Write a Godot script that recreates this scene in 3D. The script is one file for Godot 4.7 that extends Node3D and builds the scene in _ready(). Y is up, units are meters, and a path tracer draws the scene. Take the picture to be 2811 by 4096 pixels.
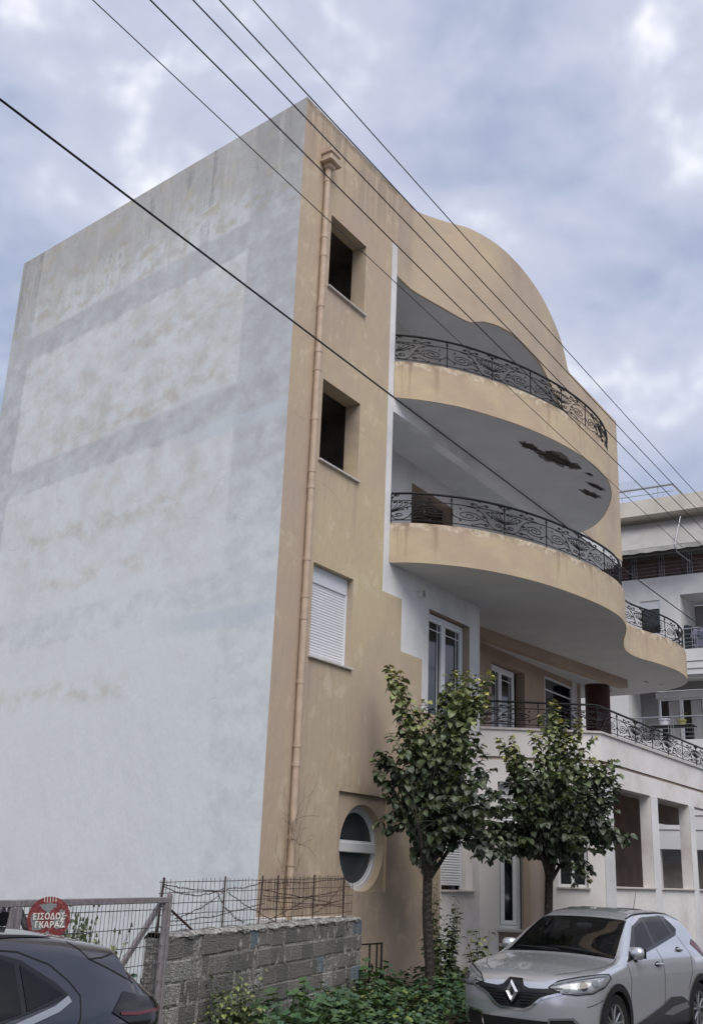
extends Node3D
# World: x runs along the facade (away to the right), y up from the road, z towards the street. The facade stands in z = -9.

const EYE := 1.88
var rng := RandomNumberGenerator.new()
var M := {}
var used := {}

class Mb:
	var v := PackedVector3Array()
	var n := PackedVector3Array()
	var uv := PackedVector2Array()
	var c := PackedColorArray()
	var tint := Color(1, 1, 1)
	func tri(a: Vector3, b: Vector3, d: Vector3, ua := Vector2.ZERO, ub := Vector2.ZERO, ud := Vector2.ZERO) -> void:
		var g := (d - a).cross(b - a)
		if g.length_squared() < 1e-16:
			return
		g = g.normalized()
		v.append(a); v.append(b); v.append(d)
		n.append(g); n.append(g); n.append(g)
		uv.append(ua); uv.append(ub); uv.append(ud)
		c.append(tint); c.append(tint); c.append(tint)
	# a triangle with smooth normals; its winding is put right by them
	func tris(a: Vector3, b: Vector3, d: Vector3, na: Vector3, nb: Vector3, nd: Vector3, ua := Vector2.ZERO, ub := Vector2.ZERO, ud := Vector2.ZERO) -> void:
		var g := (d - a).cross(b - a)
		if g.length_squared() < 1e-18:
			return
		v.append(a); n.append(na); uv.append(ua)
		if g.dot(na + nb + nd) < 0:
			v.append(d); v.append(b); n.append(nd); n.append(nb); uv.append(ud); uv.append(ub)
		else:
			v.append(b); v.append(d); n.append(nb); n.append(nd); uv.append(ub); uv.append(ud)
		c.append(tint); c.append(tint); c.append(tint)
	func tri_to(a: Vector3, b: Vector3, d: Vector3, face: Vector3) -> void:
		if (d - a).cross(b - a).dot(face) < 0:
			tri(a, d, b)
		else:
			tri(a, b, d)
	# a flat quad a b d e round its edge, facing the side that "face" points to
	func quad(a: Vector3, b: Vector3, d: Vector3, e: Vector3, face := Vector3.ZERO, ua := Vector2.ZERO, ub := Vector2(1, 0), ud := Vector2(1, 1), ue := Vector2(0, 1)) -> void:
		var g := (d - a).cross(b - a)
		if face != Vector3.ZERO and g.dot(face) < 0:
			tri(a, d, b, ua, ud, ub)
			tri(a, e, d, ua, ue, ud)
		else:
			tri(a, b, d, ua, ub, ud)
			tri(a, d, e, ua, ud, ue)
	func box(at: Vector3, size: Vector3, basis := Basis.IDENTITY) -> void:
		var h := size * 0.5
		for ax in 3:
			for s in [-1.0, 1.0]:
				var f := Vector3.ZERO
				f[ax] = s
				var p := Vector3.ZERO
				p[(ax + 1) % 3] = 1
				var q := Vector3.ZERO
				q[(ax + 2) % 3] = 1
				var o := at + basis * (f * h)
				var a := basis * (p * h)
				var b := basis * (q * h)
				quad(o - a - b, o + a - b, o + a + b, o - a + b, basis * f)
	# a box between two corners
	func span(lo: Vector3, hi: Vector3) -> void:
		box((lo + hi) * 0.5, (hi - lo).abs())
	# a box with its edges cut at 45 degrees
	func cbox(at: Vector3, size: Vector3, ch: float, basis := Basis.IDENTITY) -> void:
		var h := size * 0.5
		for ax in 3:
			var i := (ax + 1) % 3
			var j := (ax + 2) % 3
			for s in [-1.0, 1.0]:
				var o := Vector3.ZERO
				o[ax] = s * h[ax]
				var a := Vector3.ZERO
				a[i] = h[i] - ch
				var b := Vector3.ZERO
				b[j] = h[j] - ch
				var f := Vector3.ZERO
				f[ax] = s
				quad(at + basis * (o - a - b), at + basis * (o + a - b), at + basis * (o + a + b), at + basis * (o - a + b), basis * f)
				for t in [-1.0, 1.0]:
					var e1 := Vector3.ZERO
					e1[ax] = s * h[ax]
					e1[i] = t * (h[i] - ch)
					var e2 := Vector3.ZERO
					e2[ax] = s * (h[ax] - ch)
					e2[i] = t * h[i]
					var f2 := Vector3.ZERO
					f2[ax] = s
					f2[i] = t
					quad(at + basis * (e1 - b), at + basis * (e1 + b), at + basis * (e2 + b), at + basis * (e2 - b), basis * f2)
		for sx in [-1.0, 1.0]:
			for sy in [-1.0, 1.0]:
				for sz in [-1.0, 1.0]:
					var s := Vector3(sx, sy, sz)
					var p := PackedVector3Array()
					for ax in 3:
						var q := s * (h - Vector3.ONE * ch)
						q[ax] = s[ax] * h[ax]
						p.append(at + basis * q)
					var nn := (basis * s).normalized()
					if (p[2] - p[0]).cross(p[1] - p[0]).dot(nn) < 0:
						tri(p[0], p[2], p[1])
					else:
						tri(p[0], p[1], p[2])
	# a round bar along a path
	func tube(path: PackedVector3Array, r: float, sides := 6, r_end := -1.0, caps := true) -> void:
		if path.size() < 2:
			return
		if r_end < 0:
			r_end = r
		var t := (path[1] - path[0]).normalized()
		var u := t.cross(Vector3.UP if absf(t.y) < 0.9 else Vector3.RIGHT).normalized()
		var last: Array[Vector3] = []
		var last_n: Array[Vector3] = []
		for i in path.size():
			var tt := (path[mini(i + 1, path.size() - 1)] - path[maxi(i - 1, 0)]).normalized()
			if tt == Vector3.ZERO:
				tt = t
			u = (u - tt * u.dot(tt)).normalized()
			var w := tt.cross(u)
			var rr := lerpf(r, r_end, float(i) / (path.size() - 1))
			var ring: Array[Vector3] = []
			var ns: Array[Vector3] = []
			for k in sides:
				var a := TAU * k / sides
				var d := u * cos(a) + w * sin(a)
				ring.append(path[i] + d * rr)
				ns.append(d)
			if i > 0:
				for k in sides:
					var m := (k + 1) % sides
					tris(last[k], last[m], ring[m], last_n[k], last_n[m], ns[m])
					tris(last[k], ring[m], ring[k], last_n[k], ns[m], ns[k])
			if caps and (i == 0 or i == path.size() - 1):
				var out := -tt if i == 0 else tt
				for k in range(1, sides - 1):
					tris(ring[0], ring[k], ring[k + 1], out, out, out)
			last = ring
			last_n = ns
			t = tt
	# a closed outline in 2D (x, y) pushed out along an axis; o + x * ax + y * ay
	func prism(poly: PackedVector2Array, o: Vector3, ax: Vector3, ay: Vector3, push: Vector3, front := true, back := true) -> void:
		var idx := Geometry2D.triangulate_polygon(poly)
		for i in range(0, idx.size(), 3):
			var a := o + ax * poly[idx[i]].x + ay * poly[idx[i]].y
			var b := o + ax * poly[idx[i + 1]].x + ay * poly[idx[i + 1]].y
			var d := o + ax * poly[idx[i + 2]].x + ay * poly[idx[i + 2]].y
			if back:
				tris(a, b, d, -push.normalized(), -push.normalized(), -push.normalized(), poly[idx[i]], poly[idx[i + 1]], poly[idx[i + 2]])
			if front:
				tris(a + push, b + push, d + push, push.normalized(), push.normalized(), push.normalized(), poly[idx[i]], poly[idx[i + 1]], poly[idx[i + 2]])
		var cw := Geometry2D.is_polygon_clockwise(poly)
		for i in poly.size():
			var p := poly[i]
			var q := poly[(i + 1) % poly.size()]
			var e := q - p
			var on := Vector2(e.y, -e.x) if not cw else Vector2(-e.y, e.x)
			var a := o + ax * p.x + ay * p.y
			var b := o + ax * q.x + ay * q.y
			quad(a, b, b + push, a + push, ax * on.x + ay * on.y)
	func commit(colored := false) -> ArrayMesh:
		var a := []
		a.resize(Mesh.ARRAY_MAX)
		a[Mesh.ARRAY_VERTEX] = v
		a[Mesh.ARRAY_NORMAL] = n
		a[Mesh.ARRAY_TEX_UV] = uv
		if colored:
			a[Mesh.ARRAY_COLOR] = c
		var m := ArrayMesh.new()
		m.add_surface_from_arrays(Mesh.PRIMITIVE_TRIANGLES, a)
		return m

func numbered(called: String) -> String:
	var k: int = used.get(called, -1) + 1
	used[called] = k
	return called if k == 0 else "%s_%03d" % [called, k]

func meta(o: Node, label: String, category := "", group := "") -> void:
	if label:
		o.set_meta("label", label)
	if category:
		o.set_meta("category", category)
	if group:
		o.set_meta("group", group)

# a thing: a Node3D at its base; its parts are built in world coordinates unless it is turned
func thing(called: String, at: Vector3, label: String, category: String, group := "") -> Node3D:
	var o := Node3D.new()
	o.name = numbered(called)
	o.position = at
	meta(o, label, category, group)
	add_child(o, true)
	return o

func mesh_node(called: String, mesh: Mesh, mat: Material) -> MeshInstance3D:
	var o := MeshInstance3D.new()
	o.name = called
	o.mesh = mesh
	if mat:
		o.material_override = mat
	o.cast_shadow = GeometryInstance3D.SHADOW_CASTING_SETTING_ON
	return o

# a part whose mesh is in world coordinates, under a thing (which is not turned) or under a part of it
func part(called: String, mb: Mb, mat: Material, parent: Node3D, colored := false) -> MeshInstance3D:
	var o := mesh_node(called, mb.commit(colored), mat)
	if parent.get_parent() == self and not (parent is MeshInstance3D):
		o.position = -parent.position
	parent.add_child(o, true)
	return o

# a part whose mesh is in its parent's own coordinates
func own_part(called: String, mesh: Mesh, mat: Material, parent: Node3D, t := Transform3D.IDENTITY) -> MeshInstance3D:
	var o := mesh_node(called, mesh, mat)
	o.transform = t
	parent.add_child(o, true)
	return o

func struct(called: String, mb: Mb, mat: Material) -> MeshInstance3D:
	var o := mesh_node(numbered(called), mb.commit(), mat)
	o.set_meta("kind", "structure")
	add_child(o, true)
	return o

func solo(called: String, mb: Mb, mat: Material, label: String, category: String, group := "", colored := false) -> MeshInstance3D:
	var o := mesh_node(numbered(called), mb.commit(colored), mat)
	meta(o, label, category, group)
	add_child(o, true)
	return o

# ---------------------------------------------------------------- materials
func noise(freq: float, oct: int, sd: int, gain := 0.55) -> FastNoiseLite:
	var f := FastNoiseLite.new()
	f.noise_type = FastNoiseLite.TYPE_SIMPLEX_SMOOTH
	f.frequency = freq
	f.fractal_octaves = oct
	f.fractal_gain = gain
	f.seed = sd
	return f

func tex(f: FastNoiseLite, size: int, ramp := []) -> NoiseTexture2D:
	var t := NoiseTexture2D.new()
	t.width = size
	t.height = size
	t.seamless = true
	t.seamless_blend_skirt = 0.3
	t.noise = f
	if ramp.size():
		var g := Gradient.new()
		var offs := PackedFloat32Array()
		var cols := PackedColorArray()
		for i in ramp.size():
			offs.append(ramp[i][0])
			cols.append(ramp[i][1])
		g.offsets = offs
		g.colors = cols
		t.color_ramp = g
	return t

func flat(col: Color, rough := 0.8, metal := 0.0) -> StandardMaterial3D:
	var m := StandardMaterial3D.new()
	m.albedo_color = col
	m.roughness = rough
	m.metallic = metal
	m.cull_mode = BaseMaterial3D.CULL_DISABLED
	return m

# a surface mottled between some colours, with fine relief; size is the metres that one repeat covers
func mottled(ramp: Array, size: float, freq: float, oct: int, sd: int, rough: float, relief := 0.0, relief_tex: Texture2D = null, gain := 0.55, px := 512) -> StandardMaterial3D:
	var m := StandardMaterial3D.new()
	m.albedo_texture = tex(noise(freq, oct, sd, gain), px, ramp)
	m.roughness = rough
	m.uv1_triplanar = true
	m.uv1_world_triplanar = true
	m.uv1_scale = Vector3.ONE / size
	m.cull_mode = BaseMaterial3D.CULL_DISABLED
	if relief > 0:
		m.heightmap_enabled = true
		m.heightmap_scale = relief
		m.heightmap_texture = relief_tex if relief_tex else tex(noise(0.03, 5, sd + 7, 0.6), 512)
	return m

func srgb(r: int, g: int, b: int) -> Color:
	return Color8(r, g, b)

func make_materials() -> void:
	var plaster := tex(noise(0.14, 5, 95, 0.6), 1024)
	var grain := tex(noise(0.035, 6, 91, 0.62), 512)
	M.tan = mottled([[0.2, srgb(168, 152, 136)], [0.42, srgb(180, 164, 146)], [0.58, srgb(185, 169, 147)], [0.8, srgb(196, 180, 152)]], 33.0, 0.013, 7, 3, 0.9, 0.8, plaster, 0.58, 1024)
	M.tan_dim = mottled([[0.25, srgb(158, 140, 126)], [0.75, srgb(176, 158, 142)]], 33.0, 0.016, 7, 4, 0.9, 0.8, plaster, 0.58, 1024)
	M.white = mottled([[0.2, srgb(196, 197, 198)], [0.5, srgb(215, 216, 217)], [0.8, srgb(226, 226, 226)]], 33.0, 0.016, 7, 5, 0.88, 0.7, plaster, 0.58, 1024)
	M.wall_low = mottled([[0.2, srgb(208, 201, 198)], [0.45, srgb(222, 219, 217)], [0.8, srgb(231, 230, 228)]], 33.0, 0.016, 7, 6, 0.88, 0.7, plaster, 0.58, 1024)
	M.soffit = mottled([[0.2, srgb(198, 200, 203)], [0.8, srgb(208, 209, 211)]], 6.0, 0.01, 5, 7, 0.9)
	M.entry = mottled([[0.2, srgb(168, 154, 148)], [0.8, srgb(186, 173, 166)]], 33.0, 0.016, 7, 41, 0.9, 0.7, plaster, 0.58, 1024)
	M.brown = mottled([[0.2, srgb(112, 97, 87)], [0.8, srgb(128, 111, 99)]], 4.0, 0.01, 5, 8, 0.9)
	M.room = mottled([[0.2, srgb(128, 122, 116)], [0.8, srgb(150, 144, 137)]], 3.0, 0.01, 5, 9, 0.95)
	M.roofing = flat(srgb(150, 148, 144), 0.95)
	M.marble = mottled([[0.25, srgb(178, 172, 168)], [0.75, srgb(205, 200, 196)]], 1.0, 0.02, 5, 10, 0.55)
	M.pvc = flat(srgb(226, 229, 233), 0.4)
	M.slat = flat(srgb(222, 224, 228), 0.45)
	M.shutter_box = flat(srgb(214, 218, 224), 0.45)
	M.glass = flat(srgb(18, 22, 26), 0.06)
	M.glass.metallic_specular = 0.6
	M.tinted = flat(srgb(10, 11, 13), 0.05)
	M.tinted.metallic_specular = 0.4
	M.glass_green = flat(srgb(62, 70, 77), 0.1)
	M.pane = flat(Color(0.12, 0.14, 0.15, 0.55), 0.04)
	M.pane.transparency = BaseMaterial3D.TRANSPARENCY_ALPHA
	M.iron = flat(srgb(26, 25, 26), 0.55, 0.3)
	M.pipe = mottled([[0.2, srgb(178, 158, 140)], [0.8, srgb(196, 177, 156)]], 1.5, 0.01, 4, 11, 0.6)
	M.burgundy = mottled([[0.2, srgb(56, 22, 25)], [0.8, srgb(68, 28, 30)]], 1.5, 0.01, 4, 12, 0.7)
	M.rubble = mottled([[0.3, srgb(74, 71, 66)], [0.7, srgb(104, 100, 92)]], 0.4, 0.03, 5, 16, 0.95, 3.0, grain)
	M.broken = mottled([[0.3, srgb(112, 108, 102)], [0.7, srgb(150, 146, 138)]], 0.6, 0.02, 5, 13, 0.95, 2.0, grain)
	M.rust = mottled([[0.2, srgb(44, 34, 33)], [0.8, srgb(74, 54, 49)]], 0.4, 0.02, 5, 14, 0.85)
	M.grate = mottled([[0.2, srgb(118, 113, 115)], [0.8, srgb(146, 140, 142)]], 0.6, 0.02, 5, 15, 0.6)
	M.wire = flat(srgb(92, 92, 96), 0.5, 0.5)
	M.cable = flat(srgb(20, 20, 24), 0.6)
	var pits := FastNoiseLite.new()
	pits.noise_type = FastNoiseLite.TYPE_CELLULAR
	pits.frequency = 0.06
	pits.fractal_octaves = 3
	pits.seed = 5
	var pit_tex := tex(pits, 512)
	var bt := [[srgb(101, 100, 96), srgb(160, 158, 152)], [srgb(110, 108, 104), srgb(169, 167, 161)], [srgb(92, 92, 90), srgb(149, 148, 144)], [srgb(101, 114, 124), srgb(136, 151, 163)], [srgb(110, 110, 106), srgb(225, 224, 220)]]
	M.block = []
	for i in bt.size():
		var bm := mottled([[0.3, bt[i][0]], [0.78 if i == 4 else 0.72, bt[i][1]]], 0.5, 0.03, 6, 20 + i, 0.96, 2.2, pit_tex, 0.7)
		bm.uv1_scale = Vector3.ONE / 0.45
		bm.heightmap_scale = 3.5
		M.block.append(bm)
	M.mortar = mottled([[0.3, srgb(112, 111, 107)], [0.62, srgb(150, 148, 143)], [0.8, srgb(188, 186, 181)]], 0.7, 0.02, 6, 30, 0.96, 2.2, grain)
	M.coping = mottled([[0.3, srgb(88, 88, 86)], [0.5, srgb(132, 131, 127)], [0.72, srgb(206, 205, 202)]], 0.8, 0.02, 6, 31, 0.96, 2.5, grain, 0.65)
	M.asphalt = mottled([[0.2, srgb(70, 70, 71)], [0.8, srgb(96, 95, 94)]], 2.0, 0.02, 6, 32, 0.95, 1.0, grain)
	M.paving = mottled([[0.2, srgb(132, 130, 126)], [0.8, srgb(160, 157, 152)]], 2.0, 0.02, 6, 33, 0.95, 0.8, grain)
	M.soil = mottled([[0.2, srgb(58, 50, 40)], [0.8, srgb(92, 80, 64)]], 1.5, 0.02, 6, 34, 0.98, 2.0, grain)
	M.land = mottled([[0.2, srgb(104, 100, 92)], [0.8, srgb(140, 134, 124)]], 14.0, 0.02, 6, 35, 0.98)
	M.bark = mottled([[0.2, srgb(38, 35, 32)], [0.6, srgb(66, 61, 56)], [0.85, srgb(104, 99, 92)]], 0.35, 0.012, 6, 36, 0.95, 2.5, grain)
	M.twig = flat(srgb(54, 52, 38), 0.8)
	M.dry = flat(srgb(118, 104, 92), 0.9)
	M.stem = flat(srgb(58, 78, 38), 0.8)
	# leaves: older ones dark, young ones at the shoot ends lighter and yellower
	M.leaf = []
	for col in [srgb(60, 71, 54), srgb(74, 86, 61), srgb(98, 109, 74), srgb(130, 138, 88), srgb(172, 170, 98), srgb(88, 95, 84)]:
		var lm := flat(col, 0.42)
		lm.metallic_specular = 0.5
		lm.backlight_enabled = true
		lm.backlight = Color(0.25, 0.3, 0.1)
		M.leaf.append(lm)
	M.leaf_mix = flat(Color.WHITE, 0.42)
	M.leaf_mix.vertex_color_use_as_albedo = true
	M.leaf_mix.backlight_enabled = true
	M.leaf_mix.backlight = Color(0.22, 0.26, 0.1)
	M.mallow = []
	for col in [srgb(58, 84, 56), srgb(70, 98, 62), srgb(84, 108, 66), srgb(66, 92, 70)]:
		var lm2 := flat(col, 0.62)
		lm2.backlight_enabled = true
		lm2.backlight = Color(0.2, 0.28, 0.1)
		M.mallow.append(lm2)
	# vehicles
	M.silver = flat(srgb(196, 199, 206), 0.24, 0.62)
	M.silver.clearcoat_enabled = true
	M.silver.clearcoat = 1.0
	M.silver.clearcoat_roughness = 0.04
	M.slate = flat(srgb(40, 43, 55), 0.3, 0.4)
	M.slate.clearcoat_enabled = true
	M.slate.clearcoat = 1.0
	M.slate.clearcoat_roughness = 0.03
	M.trim = flat(srgb(24, 24, 26), 0.55)
	M.gloss_black = flat(srgb(12, 12, 14), 0.12)
	M.seam = flat(srgb(14, 14, 15), 0.8)
	M.chrome = flat(srgb(215, 216, 220), 0.12, 1.0)
	M.emblem = flat(srgb(205, 206, 210), 0.22, 0.65)
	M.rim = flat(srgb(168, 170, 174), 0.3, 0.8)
	M.rubber = flat(srgb(22, 22, 23), 0.85)
	M.lamp = flat(srgb(150, 154, 158), 0.14, 0.3)
	M.cladding = flat(srgb(58, 58, 61), 0.5)
	M.lamp_clear = flat(srgb(128, 132, 136), 0.14, 0.3)
	M.red_lamp = flat(srgb(84, 10, 18), 0.1)
	M.car_glass = flat(Color(0.035, 0.04, 0.045, 0.6), 0.03)
	M.car_glass.transparency = BaseMaterial3D.TRANSPARENCY_ALPHA
	M.car_glass.metallic_specular = 0.6
	M.side_glass = M.car_glass.duplicate()
	M.side_glass.albedo_color = Color(0.02, 0.022, 0.026, 0.9)
	M.side_glass.metallic_specular = 0.34
	M.cabin = flat(srgb(62, 62, 64), 0.85)
	M.seat = flat(srgb(112, 110, 108), 0.9)
	# the neighbouring block
	M.grey_wall = mottled([[0.2, srgb(206, 207, 208)], [0.8, srgb(222, 222, 222)]], 6.0, 0.01, 5, 50, 0.9)
	M.grey_dark = flat(srgb(116, 116, 116), 0.9)
	M.cream = mottled([[0.2, srgb(196, 190, 180)], [0.8, srgb(212, 206, 196)]], 6.0, 0.01, 5, 51, 0.9)
	M.awning = mottled([[0.2, srgb(150, 149, 147)], [0.8, srgb(166, 165, 162)]], 4.0, 0.01, 4, 52, 0.9)
	M.recess = flat(srgb(138, 138, 138), 0.9)  # darker than the outer wall: shade of the balcony recesses put into the colour
	M.reddish = mottled([[0.3, srgb(74, 56, 56)], [0.7, srgb(104, 82, 80)]], 1.2, 0.03, 5, 53, 0.9)
	M.steel = flat(srgb(168, 172, 178), 0.4, 0.6)
	M.curtain = flat(srgb(170, 168, 166), 0.9)

# ---------------------------------------------------------------- the sky, the camera, the light
func make_sky() -> Image:
	var w := 1536
	var h := 768
	var im := Image.create(w, h, false, Image.FORMAT_RGB8)
	var big := noise(1.5, 3, 21, 0.5)
	var warp := noise(1.5, 3, 12)
	var curl := noise(3.2, 3, 14)
	var fine := noise(3.6, 7, 33, 0.6)
	var low := Color8(144, 160, 190)
	var mid := Color8(194, 201, 220)
	var high := Color8(243, 245, 252)
	var lilac := Color8(190, 192, 212)
	# where the clouds part or thin: direction, width, gain
	var spots := [[Vector3(0.524, 0.634, -0.568), 0.1, 0.42], [Vector3(0.542, 0.57, -0.617), 0.14, 0.3], [Vector3(0.718, 0.6, -0.353), 0.1, 0.42], [Vector3(0.791, 0.537, -0.293), 0.12, 0.4], [Vector3(0.827, 0.47, -0.309), 0.12, 0.32], [Vector3(0.522, 0.479, -0.706), 0.1, 0.3]]
	for sp in spots:
		sp[0] = (sp[0] as Vector3).normalized()
	for y in h:
		var el := PI * (0.5 - (y + 0.5) / h)
		var ce := cos(el)
		var se := sin(el)
		for x in w:
			var ph := TAU * ((x + 0.5) / w - 0.5)
			var d := Vector3(sin(ph) * ce, se, -cos(ph) * ce)
			var q := Vector3(d.x, d.y * 1.6, d.z)
			var k := 0.36 + 0.5 * big.get_noise_3dv(q) + 1.15 * fine.get_noise_3dv(q + Vector3.ONE * (0.03 * curl.get_noise_3dv(q)))
			for sp in spots:
				var g: float = 1.0 - (sp[0] as Vector3).dot(d)
				if g < 0.12:
					k += sp[2] * exp(-g * 2.0 / (sp[1] * sp[1]))
			k = clampf(k, -0.45, 1.0)
			var col := low.lerp(mid, smoothstep(-0.4, 0.62, k)).lerp(high, smoothstep(0.46, 0.92, k))
			var li := clampf(0.5 + 1.2 * warp.get_noise_3dv(q * 0.8 + Vector3(7, 3, 1)), 0.0, 1.0)
			col = col.lerp(lilac, 0.45 * li * (1.0 - smoothstep(0.55, 0.9, k)))
			if se < 0.0:
				col = Color8(196, 200, 208).lerp(Color8(120, 118, 114), smoothstep(0.0, 0.12, -se))
			im.set_pixel(x, y, col)
	return im

func setup_view() -> void:
	var cam := Camera3D.new()
	cam.name = "camera"
	cam.fov = 51.46
	cam.near = 0.1
	cam.far = 900.0
	cam.transform = Transform3D(Basis(Vector3(0.5363238, 0.0383123, 0.8431423), Vector3(-0.2898831, 0.9465614, 0.1413833), Vector3(-0.7926693, -0.3202399, 0.5187695)), Vector3(0, EYE, 0))
	add_child(cam)
	var we := WorldEnvironment.new()
	we.name = "world_environment"
	var env := Environment.new()
	env.background_mode = Environment.BG_SKY
	var sky := Sky.new()
	var pm := PanoramaSkyMaterial.new()
	pm.panorama = ImageTexture.create_from_image(make_sky())
	sky.sky_material = pm
	env.sky = sky
	env.background_energy_multiplier = SKY_ENERGY
	env.tonemap_mode = Environment.TONE_MAPPER_LINEAR
	env.tonemap_exposure = EXPOSURE
	env.sdfgi_enabled = true
	env.ssao_enabled = true
	env.ssil_enabled = true
	we.environment = env
	add_child(we)
	var sun := DirectionalLight3D.new()
	sun.name = "sun"
	sun.light_energy = SUN_ENERGY
	sun.light_color = Color(1.0, 0.97, 0.93)
	sun.light_angular_distance = 45.0
	sun.shadow_enabled = true
	add_child(sun)
	sun.look_at_from_position(Vector3(-8, 16, 9), Vector3.ZERO)

const SKY_ENERGY := 0.69
const EXPOSURE := 1.65
const SUN_ENERGY := 0.5

func _ready() -> void:
	rng.seed = 20240611
	setup_view()
	make_materials()
	ground()
	neighbour_block()
	added_opposite_block()
	corner_block()
	street_things()
	trees()
	plants()
	vehicles()
	cables()
# ---------------------------------------------------------------- ground
func ground() -> void:
	var g := Mb.new()
	g.quad(Vector3(-600, -0.02, -700), Vector3(700, -0.02, -700), Vector3(700, -0.02, 600), Vector3(-600, -0.02, 600), Vector3.UP)
	struct("ground", g, M.land)
	var r := Mb.new()
	r.quad(Vector3(-120, 0, -6.25), Vector3(31.2, 0, -6.25), Vector3(31.2, 0, 9), Vector3(-120, 0, 9), Vector3.UP)
	r.quad(Vector3(31.2, 0, -90), Vector3(39.0, 0, -90), Vector3(39.0, 0, 9), Vector3(31.2, 0, 9), Vector3.UP)
	struct("road", r, M.asphalt)
	var k := Mb.new()
	k.cbox(Vector3(8.0, 0.06, -6.33), Vector3(46.0, 0.14, 0.16), 0.02)
	struct("kerb", k, M.paving)
	var p := Mb.new()
	p.quad(Vector3(12.9, 0.12, -9.0), Vector3(31, 0.12, -9.0), Vector3(31, 0.12, -6.41), Vector3(12.9, 0.12, -6.41), Vector3.UP)
	p.quad(Vector3(-15, 0.12, -9.0), Vector3(12.9, 0.12, -9.0), Vector3(12.9, 0.12, -6.41), Vector3(-15, 0.12, -6.41), Vector3.UP)
	struct("planting_strip", p, M.soil)
	var l := Mb.new()
	l.quad(Vector3(-15, 0.13, -40), Vector3(13.4, 0.13, -40), Vector3(13.4, 0.13, -9.0), Vector3(-15, 0.13, -9.0), Vector3.UP)
	struct("empty_lot", l, M.soil)

# ---------------------------------------------------------------- helpers for walls
func cuts(lo: float, hi: float, holes: Array, ax: int) -> Array:
	var s := [lo, hi]
	for h in holes:
		for q in [h.position[ax], h.end[ax]]:
			if q > lo + 1e-4 and q < hi - 1e-4 and not s.has(q):
				s.append(q)
	s.sort()
	return s

# a wall sheet over (u, y) with rectangular holes
func wall(mb: Mb, o: Vector3, ax: Vector3, u0: float, u1: float, y0: float, y1: float, face: Vector3, holes := []) -> void:
	var us := cuts(u0, u1, holes, 0)
	var ys := cuts(y0, y1, holes, 1)
	for i in us.size() - 1:
		for j in ys.size() - 1:
			var mid := Vector2((us[i] + us[i + 1]) * 0.5, (ys[j] + ys[j + 1]) * 0.5)
			var inside := false
			for h in holes:
				if h.has_point(mid):
					inside = true
			if not inside:
				mb.quad(o + ax * us[i] + Vector3.UP * ys[j], o + ax * us[i + 1] + Vector3.UP * ys[j], o + ax * us[i + 1] + Vector3.UP * ys[j + 1], o + ax * us[i] + Vector3.UP * ys[j + 1], face)

# the four faces that line an opening
func reveal(mb: Mb, o: Vector3, ax: Vector3, r: Rect2, inward: Vector3) -> void:
	var a := o + ax * r.position.x + Vector3.UP * r.position.y
	var b := o + ax * r.end.x + Vector3.UP * r.position.y
	var d := o + ax * r.end.x + Vector3.UP * r.end.y
	var e := o + ax * r.position.x + Vector3.UP * r.end.y
	mb.quad(a, b, b + inward, a + inward, Vector3.UP)
	mb.quad(e, d, d + inward, e + inward, Vector3.DOWN)
	mb.quad(a, e, e + inward, a + inward, ax)
	mb.quad(b, d, d + inward, b + inward, -ax)

func frame_rect(mb: Mb, o: Vector3, ax: Vector3, r: Rect2, w: float, depth: float, out: Vector3) -> void:
	var bs := Basis(ax, Vector3.UP, out)
	var cx := r.get_center().x
	var cy := r.get_center().y
	for t in [[cx, r.position.y + w * 0.5, r.size.x, w], [cx, r.end.y - w * 0.5, r.size.x, w], [r.position.x + w * 0.5, cy, w, r.size.y - 2 * w], [r.end.x - w * 0.5, cy, w, r.size.y - 2 * w]]:
		mb.cbox(o + ax * t[0] + Vector3.UP * t[1], Vector3(t[2], t[3], depth), 0.006, bs)

func smooth(pts: Array, sub: int) -> PackedVector3Array:
	var out := PackedVector3Array()
	for i in pts.size() - 1:
		var a: Vector3 = pts[maxi(i - 1, 0)]
		var b: Vector3 = pts[i]
		var c: Vector3 = pts[i + 1]
		var d: Vector3 = pts[mini(i + 2, pts.size() - 1)]
		for k in sub:
			out.append(b.cubic_interpolate(c, a, d, float(k) / sub))
	out.append(pts[-1])
	return out

func plan(pts: Array, y: float) -> Array:
	var o := []
	for p in pts:
		o.append(Vector3(p[0], y, p[1]))
	return o

# the side of a path that faces the street
func path_normals(p: PackedVector3Array) -> PackedVector3Array:
	var o := PackedVector3Array()
	for i in p.size():
		var t := p[mini(i + 1, p.size() - 1)] - p[maxi(i - 1, 0)]
		t.y = 0
		t = t.normalized()
		o.append(Vector3(-t.z, 0, t.x))
	return o

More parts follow.
